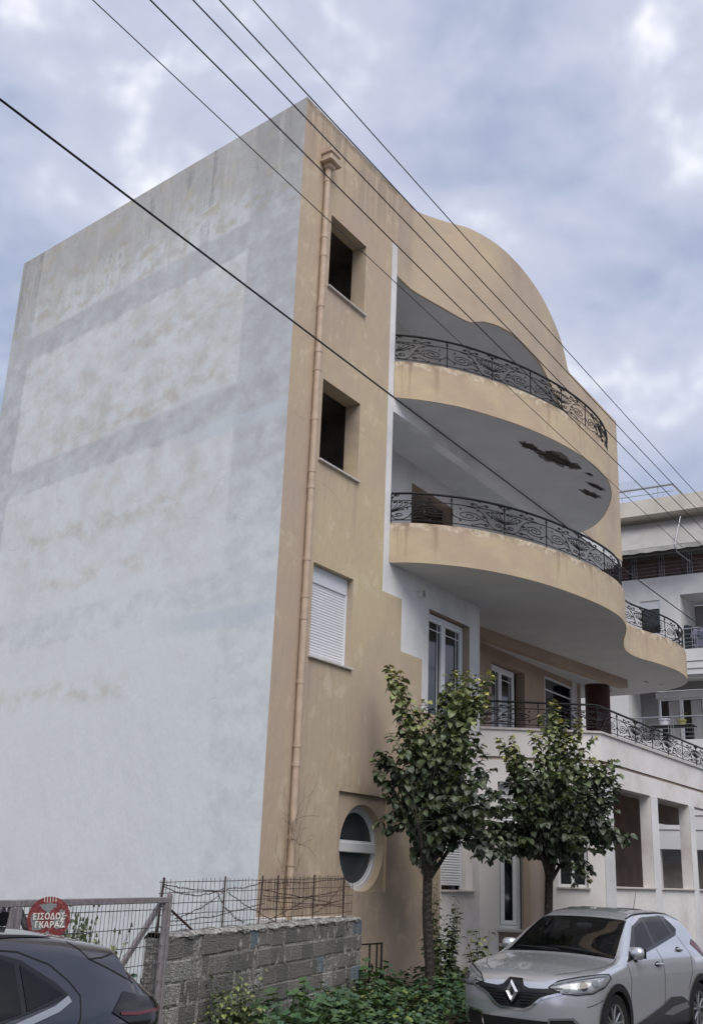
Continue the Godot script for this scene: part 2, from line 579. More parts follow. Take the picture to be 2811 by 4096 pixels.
# a curved wall: outer and inner face, top and bottom. y_lo may follow the path.
func curved_wall(p: PackedVector3Array, lo: PackedFloat32Array, hi: float, thick: float) -> Mb:
	var mb := Mb.new()
	var n := path_normals(p)
	var s := 0.0
	for i in p.size() - 1:
		var a := Vector3(p[i].x, 0, p[i].z)
		var b := Vector3(p[i + 1].x, 0, p[i + 1].z)
		var ai := a - n[i] * thick
		var bi := b - n[i + 1] * thick
		var s2 := s + a.distance_to(b)
		var al := Vector3.UP * lo[i]
		var bl := Vector3.UP * lo[i + 1]
		var h := Vector3.UP * hi
		for side in 2:
			var pa := a if side == 0 else ai
			var pb := b if side == 0 else bi
			var na := n[i] if side == 0 else -n[i]
			var nb := n[i + 1] if side == 0 else -n[i + 1]
			var v0 := 0.0 if side == 0 else 0.5
			mb.tris(pa + al, pb + bl, pb + h, na, nb, nb, Vector2(s, 1), Vector2(s2, 1), Vector2(s2, v0))
			mb.tris(pa + al, pb + h, pa + h, na, nb, na, Vector2(s, 1), Vector2(s2, v0), Vector2(s, v0))
		mb.quad(a + h, b + h, bi + h, ai + h, Vector3.UP, Vector2(s, 0.02), Vector2(s2, 0.02), Vector2(s2, 0.02), Vector2(s, 0.02))
		mb.quad(a + al, b + bl, bi + bl, ai + al, Vector3.DOWN, Vector2(s, 0.9), Vector2(s2, 0.9), Vector2(s2, 0.9), Vector2(s, 0.9))
		s = s2
	return mb

# a flat slab under an outline
func slab(outline: PackedVector2Array, y0: float, y1: float) -> Mb:
	var mb := Mb.new()
	mb.prism(outline, Vector3(0, y0, 0), Vector3(1, 0, 0), Vector3(0, 0, 1), Vector3(0, y1 - y0, 0))
	return mb

func flat_outline(p: PackedVector3Array, tail: Array, inset := 0.0) -> PackedVector2Array:
	var o := PackedVector2Array()
	var n := path_normals(p)
	for i in p.size():
		var q := p[i] - n[i] * inset
		o.append(Vector2(q.x, q.z))
	for t in tail:
		o.append(t)
	return o

# ---------------------------------------------------------------- wrought iron
class Rail:
	var p: PackedVector3Array
	var s := PackedFloat32Array()
	func _init(pts: PackedVector3Array) -> void:
		p = pts
		s.append(0.0)
		for i in range(1, p.size()):
			s.append(s[i - 1] + p[i].distance_to(p[i - 1]))
	func length() -> float:
		return s[-1]
	func at(d: float, y: float) -> Vector3:
		d = clampf(d, 0, s[-1])
		var i := clampi(s.bsearch(d) - 1, 0, p.size() - 2)
		var t := (d - s[i]) / maxf(1e-6, s[i + 1] - s[i])
		var q := p[i].lerp(p[i + 1], t)
		return Vector3(q.x, y, q.z)

func spiral(cx: float, cy: float, r0: float, r1: float, a0: float, turns: float, n: int) -> PackedVector2Array:
	var o := PackedVector2Array()
	for i in n + 1:
		var t := float(i) / n
		var r := lerpf(r0, r1, pow(t, 0.85))
		var a := a0 + TAU * turns * t
		o.append(Vector2(cx + r * cos(a), cy + r * sin(a)))
	return o

func bez(a: Vector2, b: Vector2, c: Vector2, d: Vector2, n := 9) -> PackedVector2Array:
	var o := PackedVector2Array()
	for i in n + 1:
		o.append(a.bezier_interpolate(b, c, d, float(i) / n))
	return o

# half a panel of scrollwork between a fan post (x = 0) and a spiral post (x = 1); x in half panels, y from the bottom bar (0) to the middle bar (1)
var motif_lines := []
var motif_buds := []
func make_motif() -> void:
	# the big spiral at x = 1
	motif_lines.append(spiral(0.70, 0.50, 0.29, 0.03, 0.0, -2.1, 34))
	# the stem from the fan post to the spiral
	var st := bez(Vector2(0.0, 0.30), Vector2(0.04, -0.12), Vector2(0.26, -0.02), Vector2(0.32, 0.28))
	st.append_array(bez(Vector2(0.32, 0.28), Vector2(0.38, 0.6), Vector2(0.46, 0.98), Vector2(0.74, 0.97)))
	motif_lines.append(st)
	motif_lines.append(spiral(0.115, 0.28, 0.115, 0.02, PI, 1.35, 16))
	# rays of the fan, each with a curl under the middle bar
	for r in [[0.06, 0.92], [0.145, 0.91], [0.235, 0.89], [0.33, 0.84]]:
		var ln := bez(Vector2(0.005, 0.42), Vector2(r[0] * 0.35, 0.62), Vector2(r[0] + 0.045, r[1] - 0.18), Vector2(r[0] + 0.04, r[1] - 0.02), 6)
		ln.append_array(spiral(r[0], r[1], 0.042, 0.012, 0.0, 0.95, 8))
		motif_lines.append(ln)
	# branches off the stem
	motif_lines.append(bez(Vector2(0.30, 0.24), Vector2(0.36, 0.36), Vector2(0.40, 0.42), Vector2(0.50, 0.44), 6))
	var br := bez(Vector2(0.38, 0.10), Vector2(0.46, 0.24), Vector2(0.50, 0.18), Vector2(0.60, 0.05), 6)
	motif_lines.append(br)
	motif_lines.append(spiral(0.375, 0.16, 0.065, 0.015, -PI * 0.5, -1.2, 10))
	motif_lines.append(spiral(0.42, 0.56, 0.06, 0.015, PI, 1.2, 10))
	motif_lines.append(bez(Vector2(0.0, 0.40), Vector2(0.08, 0.5), Vector2(0.14, 0.48), Vector2(0.22, 0.56), 5))
	# above the middle bar
	var cu := bez(Vector2(0.0, 1.04), Vector2(0.03, 1.22), Vector2(0.06, 1.36), Vector2(0.11, 1.34), 5)
	cu.append_array(spiral(0.085, 1.27, 0.05, 0.015, PI * 0.5, -1.0, 7))
	motif_lines.append(cu)
	for sg in [-1.0, 1.0]:
		var c2 := bez(Vector2(0.5, 1.04), Vector2(0.5 + sg * 0.08, 1.2), Vector2(0.5 + sg * 0.16, 1.22), Vector2(0.5 + sg * 0.17, 1.12), 5)
		c2.append_array(spiral(0.5 + sg * 0.13, 1.12, 0.04, 0.012, 0.0 if sg > 0 else PI, -0.9 * sg, 6))
		motif_lines.append(c2)
	motif_buds = [[Vector2(0.25, 0.58), 0.5], [Vector2(0.53, 0.44), 0.2], [Vector2(0.62, 0.06), -0.6], [Vector2(0.5, 1.26), 1.57], [Vector2(0.86, 0.78), 2.4], [Vector2(0.52, 0.80), 0.9], [Vector2(0.84, 0.24), -0.9]]

func railing(b: Node3D, rail: Rail, y0: float, height: float, spacing: float, label := "", lead := 0.0) -> void:
	if motif_lines.is_empty():
		make_motif()
	var len := rail.length()
	var n := maxi(2, roundi(len / spacing))
	var step := len / n
	var base := Mb.new()
	var pth := PackedVector3Array()
	var steps := maxi(8, roundi(len / 0.18))
	for i in steps + 1:
		pth.append(rail.at(len * i / steps, y0 + height))
	base.tube(pth, 0.022, 6)
	var root := part("railing", base, M.iron, b)
	if label:
		root.set_meta("label", label)
	var lo := y0 + 0.075
	var hi := y0 + height * 0.76
	for yy in [lo, hi]:
		var m := Mb.new()
		var q := PackedVector3Array()
		for i in steps + 1:
			q.append(rail.at(len * i / steps, yy))
		m.tube(q, 0.009, 4)
		part("rail_bar", m, M.iron, root)
	for i in n + 1:
		var m := Mb.new()
		m.box((rail.at(step * i, y0 - 0.02) + rail.at(step * i, y0 + height)) * 0.5, Vector3(0.016, height + 0.02, 0.016))
		m.box(rail.at(step * i, hi + (y0 + height - hi) * 0.5), Vector3(0.03, 0.03, 0.03))
		part("post", m, M.iron, root)
	for i in n:
		var m := Mb.new()
		var flip := i % 2 == 1
		for ln in motif_lines:
			var q := PackedVector3Array()
			for v in ln:
				var x: float = 1.0 - v.x if flip else v.x
				q.append(rail.at(step * (i + x), lo + (hi - lo) * v.y))
			m.tube(q, 0.0085, 4, -1, false)
		for bud in motif_buds:
			var x: float = 1.0 - bud[0].x if flip else bud[0].x
			var a: float = PI - bud[1] if flip else bud[1]
			var c := rail.at(step * (i + x), lo + (hi - lo) * bud[0].y)
			var t := (rail.at(step * (i + x) + 0.03, c.y) - rail.at(step * (i + x) - 0.03, c.y)).normalized()
			if t == Vector3.ZERO:
				t = Vector3.RIGHT
			var nn := t.cross(Vector3.UP)
			for k in 3:
				var aa := a + (k - 1) * 0.75
				var d := t * cos(aa) + Vector3.UP * sin(aa)
				var w := t * -sin(aa) + Vector3.UP * cos(aa)
				var tip := c + d * 0.045
				var mid := c + d * 0.022
				for sg in [-1.0, 1.0]:
					m.quad(c, mid + w * 0.013, tip, mid - w * 0.013, nn * sg)
				m.quad(c + nn * 0.006, mid + w * 0.013, tip, mid - w * 0.013, nn)
		part("scroll_panel", m, M.iron, root)

# ---------------------------------------------------------------- windows and doors of the corner block
func shutter(b: Node3D, o: Vector3, ax: Vector3, out: Vector3, r: Rect2, box_h: float, drop: float, label := "") -> void:
	var bs := Basis(ax, Vector3.UP, out)
	var cx := r.get_center().x
	var base := Mb.new()
	if box_h > 0:
		base.cbox(o + ax * cx + Vector3.UP * (r.end.y - box_h * 0.5), Vector3(r.size.x, box_h, 0.06), 0.008, bs)
	for s in [r.position.x + 0.02, r.end.x - 0.02]:
		base.cbox(o + ax * s + Vector3.UP * ((r.position.y + r.end.y - box_h) * 0.5) + out * 0.008, Vector3(0.04, r.size.y - box_h, 0.05), 0.006, bs)
	var root := part("roller_shutter", base, M.shutter_box, b)
	if label:
		root.set_meta("label", label)
	var pitch := 0.044
	var prof := Mb.new()
	var w := r.size.x - 0.082
	var px := [Vector2(-0.004, 0.0), Vector2(0.004, 0.006), Vector2(0.0085, 0.016), Vector2(0.0085, 0.028), Vector2(0.003, 0.039), Vector2(-0.004, 0.041)]
	for i in px.size() - 1:
		var nn := Vector2(px[i + 1].y - px[i].y, -(px[i + 1].x - px[i].x)).normalized()
		prof.quad(ax * (-w * 0.5) + Vector3.UP * px[i].y + out * px[i].x, ax * (w * 0.5) + Vector3.UP * px[i].y + out * px[i].x, ax * (w * 0.5) + Vector3.UP * px[i + 1].y + out * px[i + 1].x, ax * (-w * 0.5) + Vector3.UP * px[i + 1].y + out * px[i + 1].x, out * nn.x + Vector3.UP * nn.y)
	prof.quad(ax * (-w * 0.5) + Vector3.UP * 0.041 + out * -0.004, ax * (w * 0.5) + Vector3.UP * 0.041 + out * -0.004, ax * (w * 0.5) + Vector3.UP * 0.044 + out * -0.004, ax * (-w * 0.5) + Vector3.UP * 0.044 + out * -0.004, out)
	var mesh := prof.commit()
	var y := r.end.y - box_h - pitch
	while y > r.position.y + drop - pitch * 0.5:
		own_part("slat", mesh, M.slat, root, Transform3D(Basis.IDENTITY, o + ax * cx + Vector3.UP * y))
		y -= pitch
	var bar := Mb.new()
	bar.cbox(o + ax * cx + Vector3.UP * (y + pitch - 0.012), Vector3(w, 0.028, 0.02), 0.004, bs)
	part("end_bar", bar, M.slat, root)
	if drop > 0.01:
		var dk := Mb.new()
		dk.quad(o + ax * r.position.x + Vector3.UP * r.position.y - out * 0.05, o + ax * r.end.x + Vector3.UP * r.position.y - out * 0.05, o + ax * r.end.x + Vector3.UP * (r.end.y - box_h) - out * 0.05, o + ax * r.position.x + Vector3.UP * (r.end.y - box_h) - out * 0.05, out)
		part("glass_pane", dk, M.glass, root)

func french_door(b: Node3D, o: Vector3, ax: Vector3, out: Vector3, r: Rect2, leaves: int, muntin := true) -> void:
	var fr := Mb.new()
	frame_rect(fr, o, ax, r, 0.06, 0.07, out)
	var root := part("french_door", fr, M.pvc, b)
	var lw := (r.size.x - 0.12) / leaves
	for i in leaves:
		var lr := Rect2(r.position.x + 0.06 + lw * i + 0.004, r.position.y + 0.065, lw - 0.008, r.size.y - 0.13)
		var lf := Mb.new()
		frame_rect(lf, o + out * 0.012, ax, lr, 0.075, 0.06, out)
		part("door_leaf", lf, M.pvc, root)
		var inner := lr.grow(-0.07)
		var p := Mb.new()
		p.quad(o + ax * inner.position.x + Vector3.UP * inner.position.y, o + ax * inner.end.x + Vector3.UP * inner.position.y, o + ax * inner.end.x + Vector3.UP * inner.end.y, o + ax * inner.position.x + Vector3.UP * inner.end.y, out)
		part("pane", p, M.glass, root)
		if muntin:
			var mu := Mb.new()
			var bs := Basis(ax, Vector3.UP, out)
			mu.box(o + out * 0.012 + ax * inner.get_center().x + Vector3.UP * (inner.end.y - 0.14), Vector3(inner.size.x, 0.016, 0.012), bs)
			mu.box(o + out * 0.0125 + ax * (inner.end.x - 0.12) + Vector3.UP * inner.get_center().y, Vector3(0.016, inner.size.y, 0.0115), bs)
			part("muntin", mu, M.pvc, root)

func sill(b: Node3D, o: Vector3, ax: Vector3, out: Vector3, u0: float, u1: float, y: float, depth: float, proud := 0.05) -> void:
	var m := Mb.new()
	m.cbox(o + ax * ((u0 + u1) * 0.5) + Vector3.UP * (y - 0.018) + out * (proud - (depth + proud) * 0.5), Vector3(u1 - u0, 0.036, depth + proud), 0.006, Basis(ax, Vector3.UP, out))
	part("window_sill", m, M.marble, b)

# ---------------------------------------------------------------- the textures of the two big painted walls
func side_wall_image() -> Image:
	var w := 640
	var h := 1024
	var im := Image.create(w, h, false, Image.FORMAT_RGB8)
	var big := noise(0.006, 5, 201, 0.6)
	var mid := noise(0.02, 5, 202, 0.6)
	var str := noise(0.03, 4, 203, 0.6)
	var blue := Color8(226, 232, 233)
	var grey := Color8(200, 203, 206)
	var warm := Color8(197, 192, 182)
	var sand := Color8(190, 181, 166)
	var tops := Color8(156, 152, 146)
	var frame := Color8(192, 197, 203)
	for y in h:
		var m := 14.31 * (1.0 - (y + 0.5) / h)
		for x in w:
			var s := 8.58 * (x + 0.5) / w
			var a := big.get_noise_2d(x * 1.0, y * 1.0)
			var bn := mid.get_noise_2d(x * 1.0, y * 1.6)
			var wob := 0.10 * bn + 0.05 * a
			# fresher paint low down
			var age := smoothstep(4.5, 10.5, m + 1.5 * a)
			var col := blue.lerp(grey, clampf(0.22 + 0.5 * a + 0.3 * bn, 0, 1) * (0.2 + 0.3 * age))
			col = col.lerp(grey, 0.25 * age)
			# warm patches on the infill panels of the upper storeys
			col = col.lerp(warm, age * clampf(0.15 + 0.9 * bn + 0.5 * a, 0, 1) * 0.6)
			# columns and slab edges show through as darker bands
			var edge := 0.0
			edge = maxf(edge, 1.0 - smoothstep(1.15, 1.25, s + wob * 0.5))
			edge = maxf(edge, smoothstep(7.75, 7.85, s + wob * 0.5))
			for lv in [12.0, 8.95, 5.8]:
				var dd := absf(m - lv + wob * 0.6 + 0.02 * (s - 4.0))
				edge = maxf(edge, (1.0 - smoothstep(0.24, 0.34, dd)))
			col = col.lerp(frame, edge * clampf(0.10 + 0.34 * age + 0.5 * bn, 0.0, 0.7))
			col = col * (1.0 - 0.05 * edge * age)
			# a pale stripe under the slab edges near the street
			for lv in [8.6, 5.4]:
				var dd2 := absf(m - lv + wob)
				col = col.lerp(Color8(206, 214, 220), (1.0 - smoothstep(0.08, 0.2, dd2)) * (1.0 - smoothstep(1.5, 3.2, s)) * 0.7)
			# bleeding sand colour at joints
			for j in [[7.55, 2.2, 6.8], [9.55, 1.8, 5.0], [6.55, 2.8, 6.2], [10.9, 1.0, 4.2], [4.6, 3.2, 7.0]]:
				var d3: float = absf(m - j[0] + 0.25 * a + 0.1 * (s - 4.0) * 0.3)
				if s > j[1] and s < j[2]:
					col = col.lerp(sand, (1.0 - smoothstep(0.0, 0.3, d3)) * clampf(0.35 + 1.3 * bn, 0, 1) * 0.42)
			# the weathered strip under the parapet, with runs
			var run := 0.7 * str.get_noise_2d(x * 1.1, y * 0.08) + 0.4 * bn
			var top := smoothstep(12.2, 13.7, m + 0.9 * run + 0.35 * a)
			col = col.lerp(tops, top * 0.45)
			col = col.lerp(Color8(190, 184, 168), smoothstep(0.1, 0.5, bn) * smoothstep(11.9, 12.9, m) * 0.6)
			if run > 0.16:
				col = col.lerp(Color8(204, 204, 200), smoothstep(10.9, 12.8, m) * smoothstep(0.16, 0.4, run) * 0.55)
			elif run < -0.18:
				col = col.lerp(Color8(140, 140, 140), smoothstep(11.6, 13.4, m) * smoothstep(0.18, 0.45, -run) * 0.5)
			# trowelled patches with hard edges, and the grain of the render
			var pt := big.get_noise_2d(x * 2.6 + 900.0, y * 1.9)
			col = col * (1.0 + (0.02 * smoothstep(0.12, 0.15, pt) - 0.02 * smoothstep(0.2, 0.23, -pt)) * age + 0.02 * str.get_noise_2d(x * 7.0, y * 5.0))
			# scuffs near the ground
			col = col.lerp(Color8(176, 176, 172), (1.0 - smoothstep(0.2, 2.2, m)) * clampf(0.2 + bn, 0, 1) * 0.5)
			im.set_pixel(x, y, col)
	for i in 26:
		crack(im, rng.randf_range(8, w - 8), rng.randf_range(20, h * 0.75), rng.randf_range(-0.2, 0.2) + (PI * 0.5 if i % 5 == 0 else 0.0), rng.randi_range(14, 60), Color8(136, 138, 138), 0.22)
	return im

# a hairline crack: a wandering dark line
func crack(im: Image, x: float, y: float, ang: float, steps: int, col: Color, k := 0.5) -> void:
	for i in steps:
		var p := Vector2i(int(x), int(y))
		if p.x < 1 or p.y < 1 or p.x >= im.get_width() - 1 or p.y >= im.get_height() - 1:
			return
		im.set_pixelv(p, im.get_pixelv(p).lerp(col, k))
		ang += rng.randf_range(-0.22, 0.22)
		x += cos(ang)
		y += sin(ang)

func facade_image() -> Image:
	var w := 416
	var h := 1144
	var im := Image.create(w, h, false, Image.FORMAT_RGB8)
	var big := noise(0.006, 4, 221, 0.55)
	var mid := noise(0.022, 5, 222, 0.62)
	var runs := noise(0.06, 4, 223, 0.6)
	var pink := Color8(182, 164, 147)
	var ochre := Color8(187, 170, 146)
	var straw := Color8(196, 180, 147)
	var sills := [[0.9, 2.03, 4.87], [0.9, 2.03, 8.0], [0.9, 2.03, 11.1]]
	for y in h:
		var m := 14.31 * (1.0 - (y + 0.5) / h)
		for x in w:
			var s := 5.2 * (x + 0.5) / w
			var a := big.get_noise_2d(x * 1.0, y * 0.8)
			var f := mid.get_noise_2d(x * 1.0, y * 1.0)
			# the middle storeys have bleached towards straw
			var st := smoothstep(4.2, 6.0, m) * (1.0 - smoothstep(8.2, 10.8, m)) * smoothstep(0.4, 1.2, s)
			var col := pink.lerp(ochre, clampf(0.5 + 1.1 * a + 0.5 * f, 0, 1))
			col = col.lerp(straw, clampf(0.72 * st + 0.5 * a + 0.25 * f - 0.1, 0, 1))
			var r := runs.get_noise_2d(x * 1.0, y * 0.045)
			# dirt runs from the parapet
			var k := clampf(0.35 + 2.2 * r, 0, 1) * smoothstep(12.4, 14.2, m)
			col = col.lerp(Color8(146, 130, 116), k * 0.5)
			col = col.lerp(Color8(120, 108, 96), smoothstep(14.14, 14.3, m + 0.12 * f) * 0.7)
			for q in sills:
				if s > q[0] and s < q[1] and m < q[2] and m > q[2] - 1.6:
					var e := minf(smoothstep(q[0], q[0] + 0.1, s), 1.0 - smoothstep(q[1] - 0.1, q[1], s))
					col = col.lerp(Color8(150, 132, 118), clampf(0.25 + 1.8 * r, 0, 1) * (1.0 - (q[2] - m) / 1.6) * 0.42 * (0.4 + 0.6 * (1.0 - e)))
			# darker and greyer towards the foot, with an uneven edge
			col = col.lerp(Color8(152, 138, 128), (1.0 - smoothstep(0.1, 2.3, m + 0.9 * f)) * 0.6)
			# pale efflorescence and float marks
			col = col.lerp(Color8(212, 199, 182), smoothstep(0.28, 0.5, f + 0.3 * a) * 0.35)
			im.set_pixel(x, y, col)
	for i in 26:
		crack(im, rng.randf_range(4, w - 4), rng.randf_range(10, h - 10), rng.randf_range(-0.6, 0.6) + (PI * 0.5 if i % 3 == 0 else 0.0), rng.randi_range(14, 60), Color8(128, 110, 96), 0.3)
	return im

func band_image() -> Image:
	var w := 1024
	var h := 64
	var im := Image.create(w, h, false, Image.FORMAT_RGB8)
	var big := noise(0.012, 5, 211, 0.6)
	var fine := noise(0.05, 5, 212, 0.65)
	for y in h:
		var t := (y + 0.5) / h
		for x in w:
			var a := big.get_noise_2d(x * 1.0, y * 1.2)
			var f := fine.get_noise_2d(x * 1.0, y * 0.9)
			var col := Color8(183, 166, 145).lerp(Color8(197, 181, 151), clampf(0.5 + 0.8 * a + 0.3 * f, 0, 1))
			col = col.lerp(Color8(184, 160, 140), clampf(0.05 - 0.9 * a + 0.5 * f, 0, 1))
			# dirt and flaking along the top edge
			var rim := 1.0 - smoothstep(0.02, 0.30, t + 0.35 * f + 0.18 * a)
			col = col.lerp(Color8(96, 84, 72), rim * clampf(0.15 + 1.6 * f + 0.8 * a, 0, 1) * 0.9)
			col = col.lerp(Color8(216, 206, 190), (1.0 - smoothstep(0.0, 0.12, t + 0.3 * f)) * clampf(-1.2 * f + 0.2, 0, 1))
			var run := fine.get_noise_2d(x * 0.9 + 300.0, y * 0.06)
			if run > 0.2:
				col = col.lerp(Color8(140, 118, 100), smoothstep(0.2, 0.5, run) * (1.0 - t) * 0.6)
			im.set_pixel(x, y, col)
	return im

# ---------------------------------------------------------------- the corner block of flats
const RT := 14.31
func corner_block() -> void:
	var b := thing("apartment_building", Vector3(19.5, 0, -9), "tan four storey apartment block with curved balconies and a blank white side wall", "building")
	var X := Vector3(1, 0, 0)
	var Z := Vector3(0, 0, 1)
	var F := Vector3(0, 0, -9)
	var grain := M.tan.heightmap_texture as Texture2D
	# --- the blank side wall
	var cf := Vector3(11.86, 0, -9)
	var cb := Vector3(13.14, 0, -17.49)
	var sw := Mb.new()
	var up := Vector3.UP * RT
	sw.quad(cf, cb, cb + up, cf + up, Vector3(-1, 0, -0.15), Vector2(0, 1), Vector2(1, 1), Vector2(1, 0), Vector2(0, 0))
	var swm := StandardMaterial3D.new()
	swm.albedo_texture = ImageTexture.create_from_image(side_wall_image())
	swm.roughness = 0.9
	swm.heightmap_enabled = true
	swm.heightmap_scale = 0.8
	swm.heightmap_texture = tex(noise(0.012, 6, 92, 0.6), 1024)
	swm.texture_repeat = false
	part("side_wall", sw, swm, b).set_meta("label", "weathered blank white side wall")
	# the parapet behind it and the roof
	var pr := Mb.new()
	var inw := Vector3(0.25, 0, -0.01)
	pr.quad(cf + up, cb + up, cb + up + inw, cf + up + inw, Vector3.UP)
	pr.quad(cf + up + inw, cb + up + inw, cb + inw + Vector3.UP * 13.2, cf + inw + Vector3.UP * 13.2, Vector3.RIGHT)
	pr.quad(Vector3(11.86, RT, -9), Vector3(27.3, RT, -9), Vector3(27.3, RT, -9.25), Vector3(12.0, RT, -9.25), Vector3.UP)
	pr.quad(Vector3(12.1, RT, -9.25), Vector3(27.3, RT, -9.25), Vector3(27.3, 13.2, -9.25), Vector3(12.1, 13.2, -9.25), Vector3.BACK)
	part("parapet", pr, M.tan, b)
	var rf := Mb.new()
	rf.quad(Vector3(12.0, 13.2, -9.1), Vector3(27.3, 13.2, -9.1), Vector3(27.3, 13.2, -17.5), Vector3(13.2, 13.2, -17.5), Vector3.UP)
	part("roof", rf, M.roofing, b)
	var bk := Mb.new()
	bk.quad(cb, Vector3(27.3, 0, -17.49), Vector3(27.3, RT, -17.49), cb + up, Vector3.FORWARD)
	wall(bk, Vector3(27.3, 0, 0), Vector3(0, 0, -1), 9.0, 17.49, 10.16, RT, Vector3.RIGHT)
	wall(bk, Vector3(27.3, 0, 0), Vector3(0, 0, -1), 10.3, 17.49, 0, 10.16, Vector3.RIGHT)
	part("rear_wall", bk, M.tan, b)
	# --- the tan facade
	var wins := [Rect2(12.76, 4.88, 1.13, 1.45), Rect2(12.76, 8.01, 1.13, 1.41), Rect2(12.76, 11.12, 1.13, 1.39)]
	var rec := Rect2(13.72, 1.6, 1.43, 1.42)
	var fw := Mb.new()
	wall(fw, F, X, 11.86, 14.79, 0, RT, Z, wins + [rec])
	wall(fw, F, X, 14.79, 16.97, 0, 4.55, Z, [rec])
	wall(fw, F, X, 14.79, 16.2, 4.55, 5.455, Z)
	wall(fw, F, X, 14.79, 15.45, 5.455, 6.36, Z)
	wall(fw, F, X, 14.79, 14.98, 13.13, RT, Z)
	for i in fw.v.size():
		fw.uv[i] = Vector2((fw.v[i].x - 11.86) / 5.2, 1.0 - fw.v[i].y / RT)
	var fm := StandardMaterial3D.new()
	fm.albedo_texture = ImageTexture.create_from_image(facade_image())
	fm.roughness = 0.92
	fm.texture_repeat = false
	fm.heightmap_enabled = true
	fm.heightmap_scale = 0.7
	fm.heightmap_texture = tex(noise(0.03, 6, 94, 0.62), 1024)
	fm.cull_mode = BaseMaterial3D.CULL_DISABLED
	part("facade_wall", fw, fm, b)
	var fe := Mb.new()
	wall(fe, F, X, 23.9, 27.3, 10.16, RT, Z)
	fe.quad(Vector3(23.9, 10.16, -9), Vector3(27.3, 10.16, -9), Vector3(27.3, 10.16, -10.3), Vector3(23.9, 10.16, -10.3), Vector3.DOWN)
	part("facade_wall", fe, M.tan, b)
	for i in 3:
		var rv := Mb.new()
		reveal(rv, F, X, wins[i], Vector3(0, 0, -0.165 if i == 0 else -0.29))
		part("window_reveal", rv, M.tan, b)
	# --- white paint: the strip, its steps and the wall under the first balcony
	var ww := Mb.new()
	var door := Rect2(16.43, 4.2, 1.62, 2.22)
	wall(ww, F, X, 14.79, 14.98, 6.36, 13.13, Z)
	wall(ww, F, X, 14.98, 18.49, 6.36, 6.9, Z, [door])
	wall(ww, F, X, 15.45, 18.49, 5.455, 6.36, Z, [door])
	wall(ww, F, X, 16.2, 18.49, 4.55, 5.455, Z, [door])
	wall(ww, Vector3(14.98, 0, 0), Vector3(0, 0, -1), 9.0, 10.3, 6.9, 13.13, Vector3.RIGHT)
	wall(ww, Vector3(18.49, 0, 0), Vector3(0, 0, -1), 9.0, 10.4, 3.9, 6.9, Vector3.RIGHT)
	part("white_wall", ww, M.white, b)
	var lw := Mb.new()
	var gwin := Rect2(17.0, 1.63, 1.2, 1.5)
	wall(lw, F, X, 16.97, 18.49, 0, 4.55, Z, [gwin, door])
	reveal(lw, F, X, gwin, Vector3(0, 0, -0.16))
	part("ground_floor_wall", lw, M.wall_low, b)
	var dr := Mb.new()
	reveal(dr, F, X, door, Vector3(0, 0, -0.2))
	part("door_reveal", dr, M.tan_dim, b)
	# --- the windows of the stair tower: two are open to dark rooms, one is shuttered
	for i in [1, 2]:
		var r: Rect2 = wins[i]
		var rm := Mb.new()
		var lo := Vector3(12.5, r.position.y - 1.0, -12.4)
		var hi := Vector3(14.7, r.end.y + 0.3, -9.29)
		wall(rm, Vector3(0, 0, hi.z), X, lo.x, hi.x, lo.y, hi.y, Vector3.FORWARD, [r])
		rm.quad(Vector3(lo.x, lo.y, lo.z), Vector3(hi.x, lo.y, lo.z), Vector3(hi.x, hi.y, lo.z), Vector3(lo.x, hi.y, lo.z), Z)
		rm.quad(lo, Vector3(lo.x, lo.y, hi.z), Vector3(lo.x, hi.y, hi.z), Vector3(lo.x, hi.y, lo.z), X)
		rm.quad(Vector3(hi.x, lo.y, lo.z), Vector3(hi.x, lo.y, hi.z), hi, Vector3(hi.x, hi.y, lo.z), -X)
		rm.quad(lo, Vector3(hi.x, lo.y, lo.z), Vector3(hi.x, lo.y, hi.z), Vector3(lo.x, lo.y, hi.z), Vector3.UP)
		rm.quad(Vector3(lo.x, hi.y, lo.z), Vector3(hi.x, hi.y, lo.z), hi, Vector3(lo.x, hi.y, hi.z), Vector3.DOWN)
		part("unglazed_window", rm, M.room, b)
	for r in wins:
		sill(b, F, X, Z, r.position.x - 0.03, r.end.x + 0.03, r.position.y + 0.012, 0.16)
	shutter(b, F + Vector3(0, 0, -0.135), X, Z, Rect2(12.76, 4.893, 1.13, 1.437), 0.27, 0.0, "closed white roller shutter")
	shutter(b, F + Vector3(0, 0, -0.13), X, Z, Rect2(17.0, 1.643, 0.98, 1.487), 0.2, 0.11, "white roller shutter with a gap at its foot")
	var gj := Mb.new()
	gj.quad(Vector3(17.98, 1.63, -9.13), Vector3(18.2, 1.63, -9.13), Vector3(18.2, 3.13, -9.13), Vector3(17.98, 3.13, -9.13), Z)
	part("window_jamb", gj, M.wall_low, b)
	sill(b, F, X, Z, 16.985, 18.26, 1.642, 0.16)
	# --- the round window in its square recess
	var q := Mb.new()
	reveal(q, F, X, rec, Vector3(0, 0, -0.05))
	var cc := Vector2(14.5, 2.23)
	var cr := 0.64
	var zr := -9.05
	var seg := 48
	var sq := []
	for i in seg:
		var a := TAU * i / seg
		var d := Vector2(cos(a), sin(a))
		var tx := ((rec.end.x - cc.x) if d.x > 0 else (cc.x - rec.position.x)) / maxf(absf(d.x), 1e-5)
		var ty := ((rec.end.y - cc.y) if d.y > 0 else (cc.y - rec.position.y)) / maxf(absf(d.y), 1e-5)
		sq.append(cc + d * minf(tx, ty))
	for crn in [rec.position, rec.end, Vector2(rec.position.x, rec.end.y), Vector2(rec.end.x, rec.position.y)]:
		var best := 0
		for i in seg:
			if (sq[i] as Vector2).distance_to(crn) < (sq[best] as Vector2).distance_to(crn):
				best = i
		sq[best] = crn
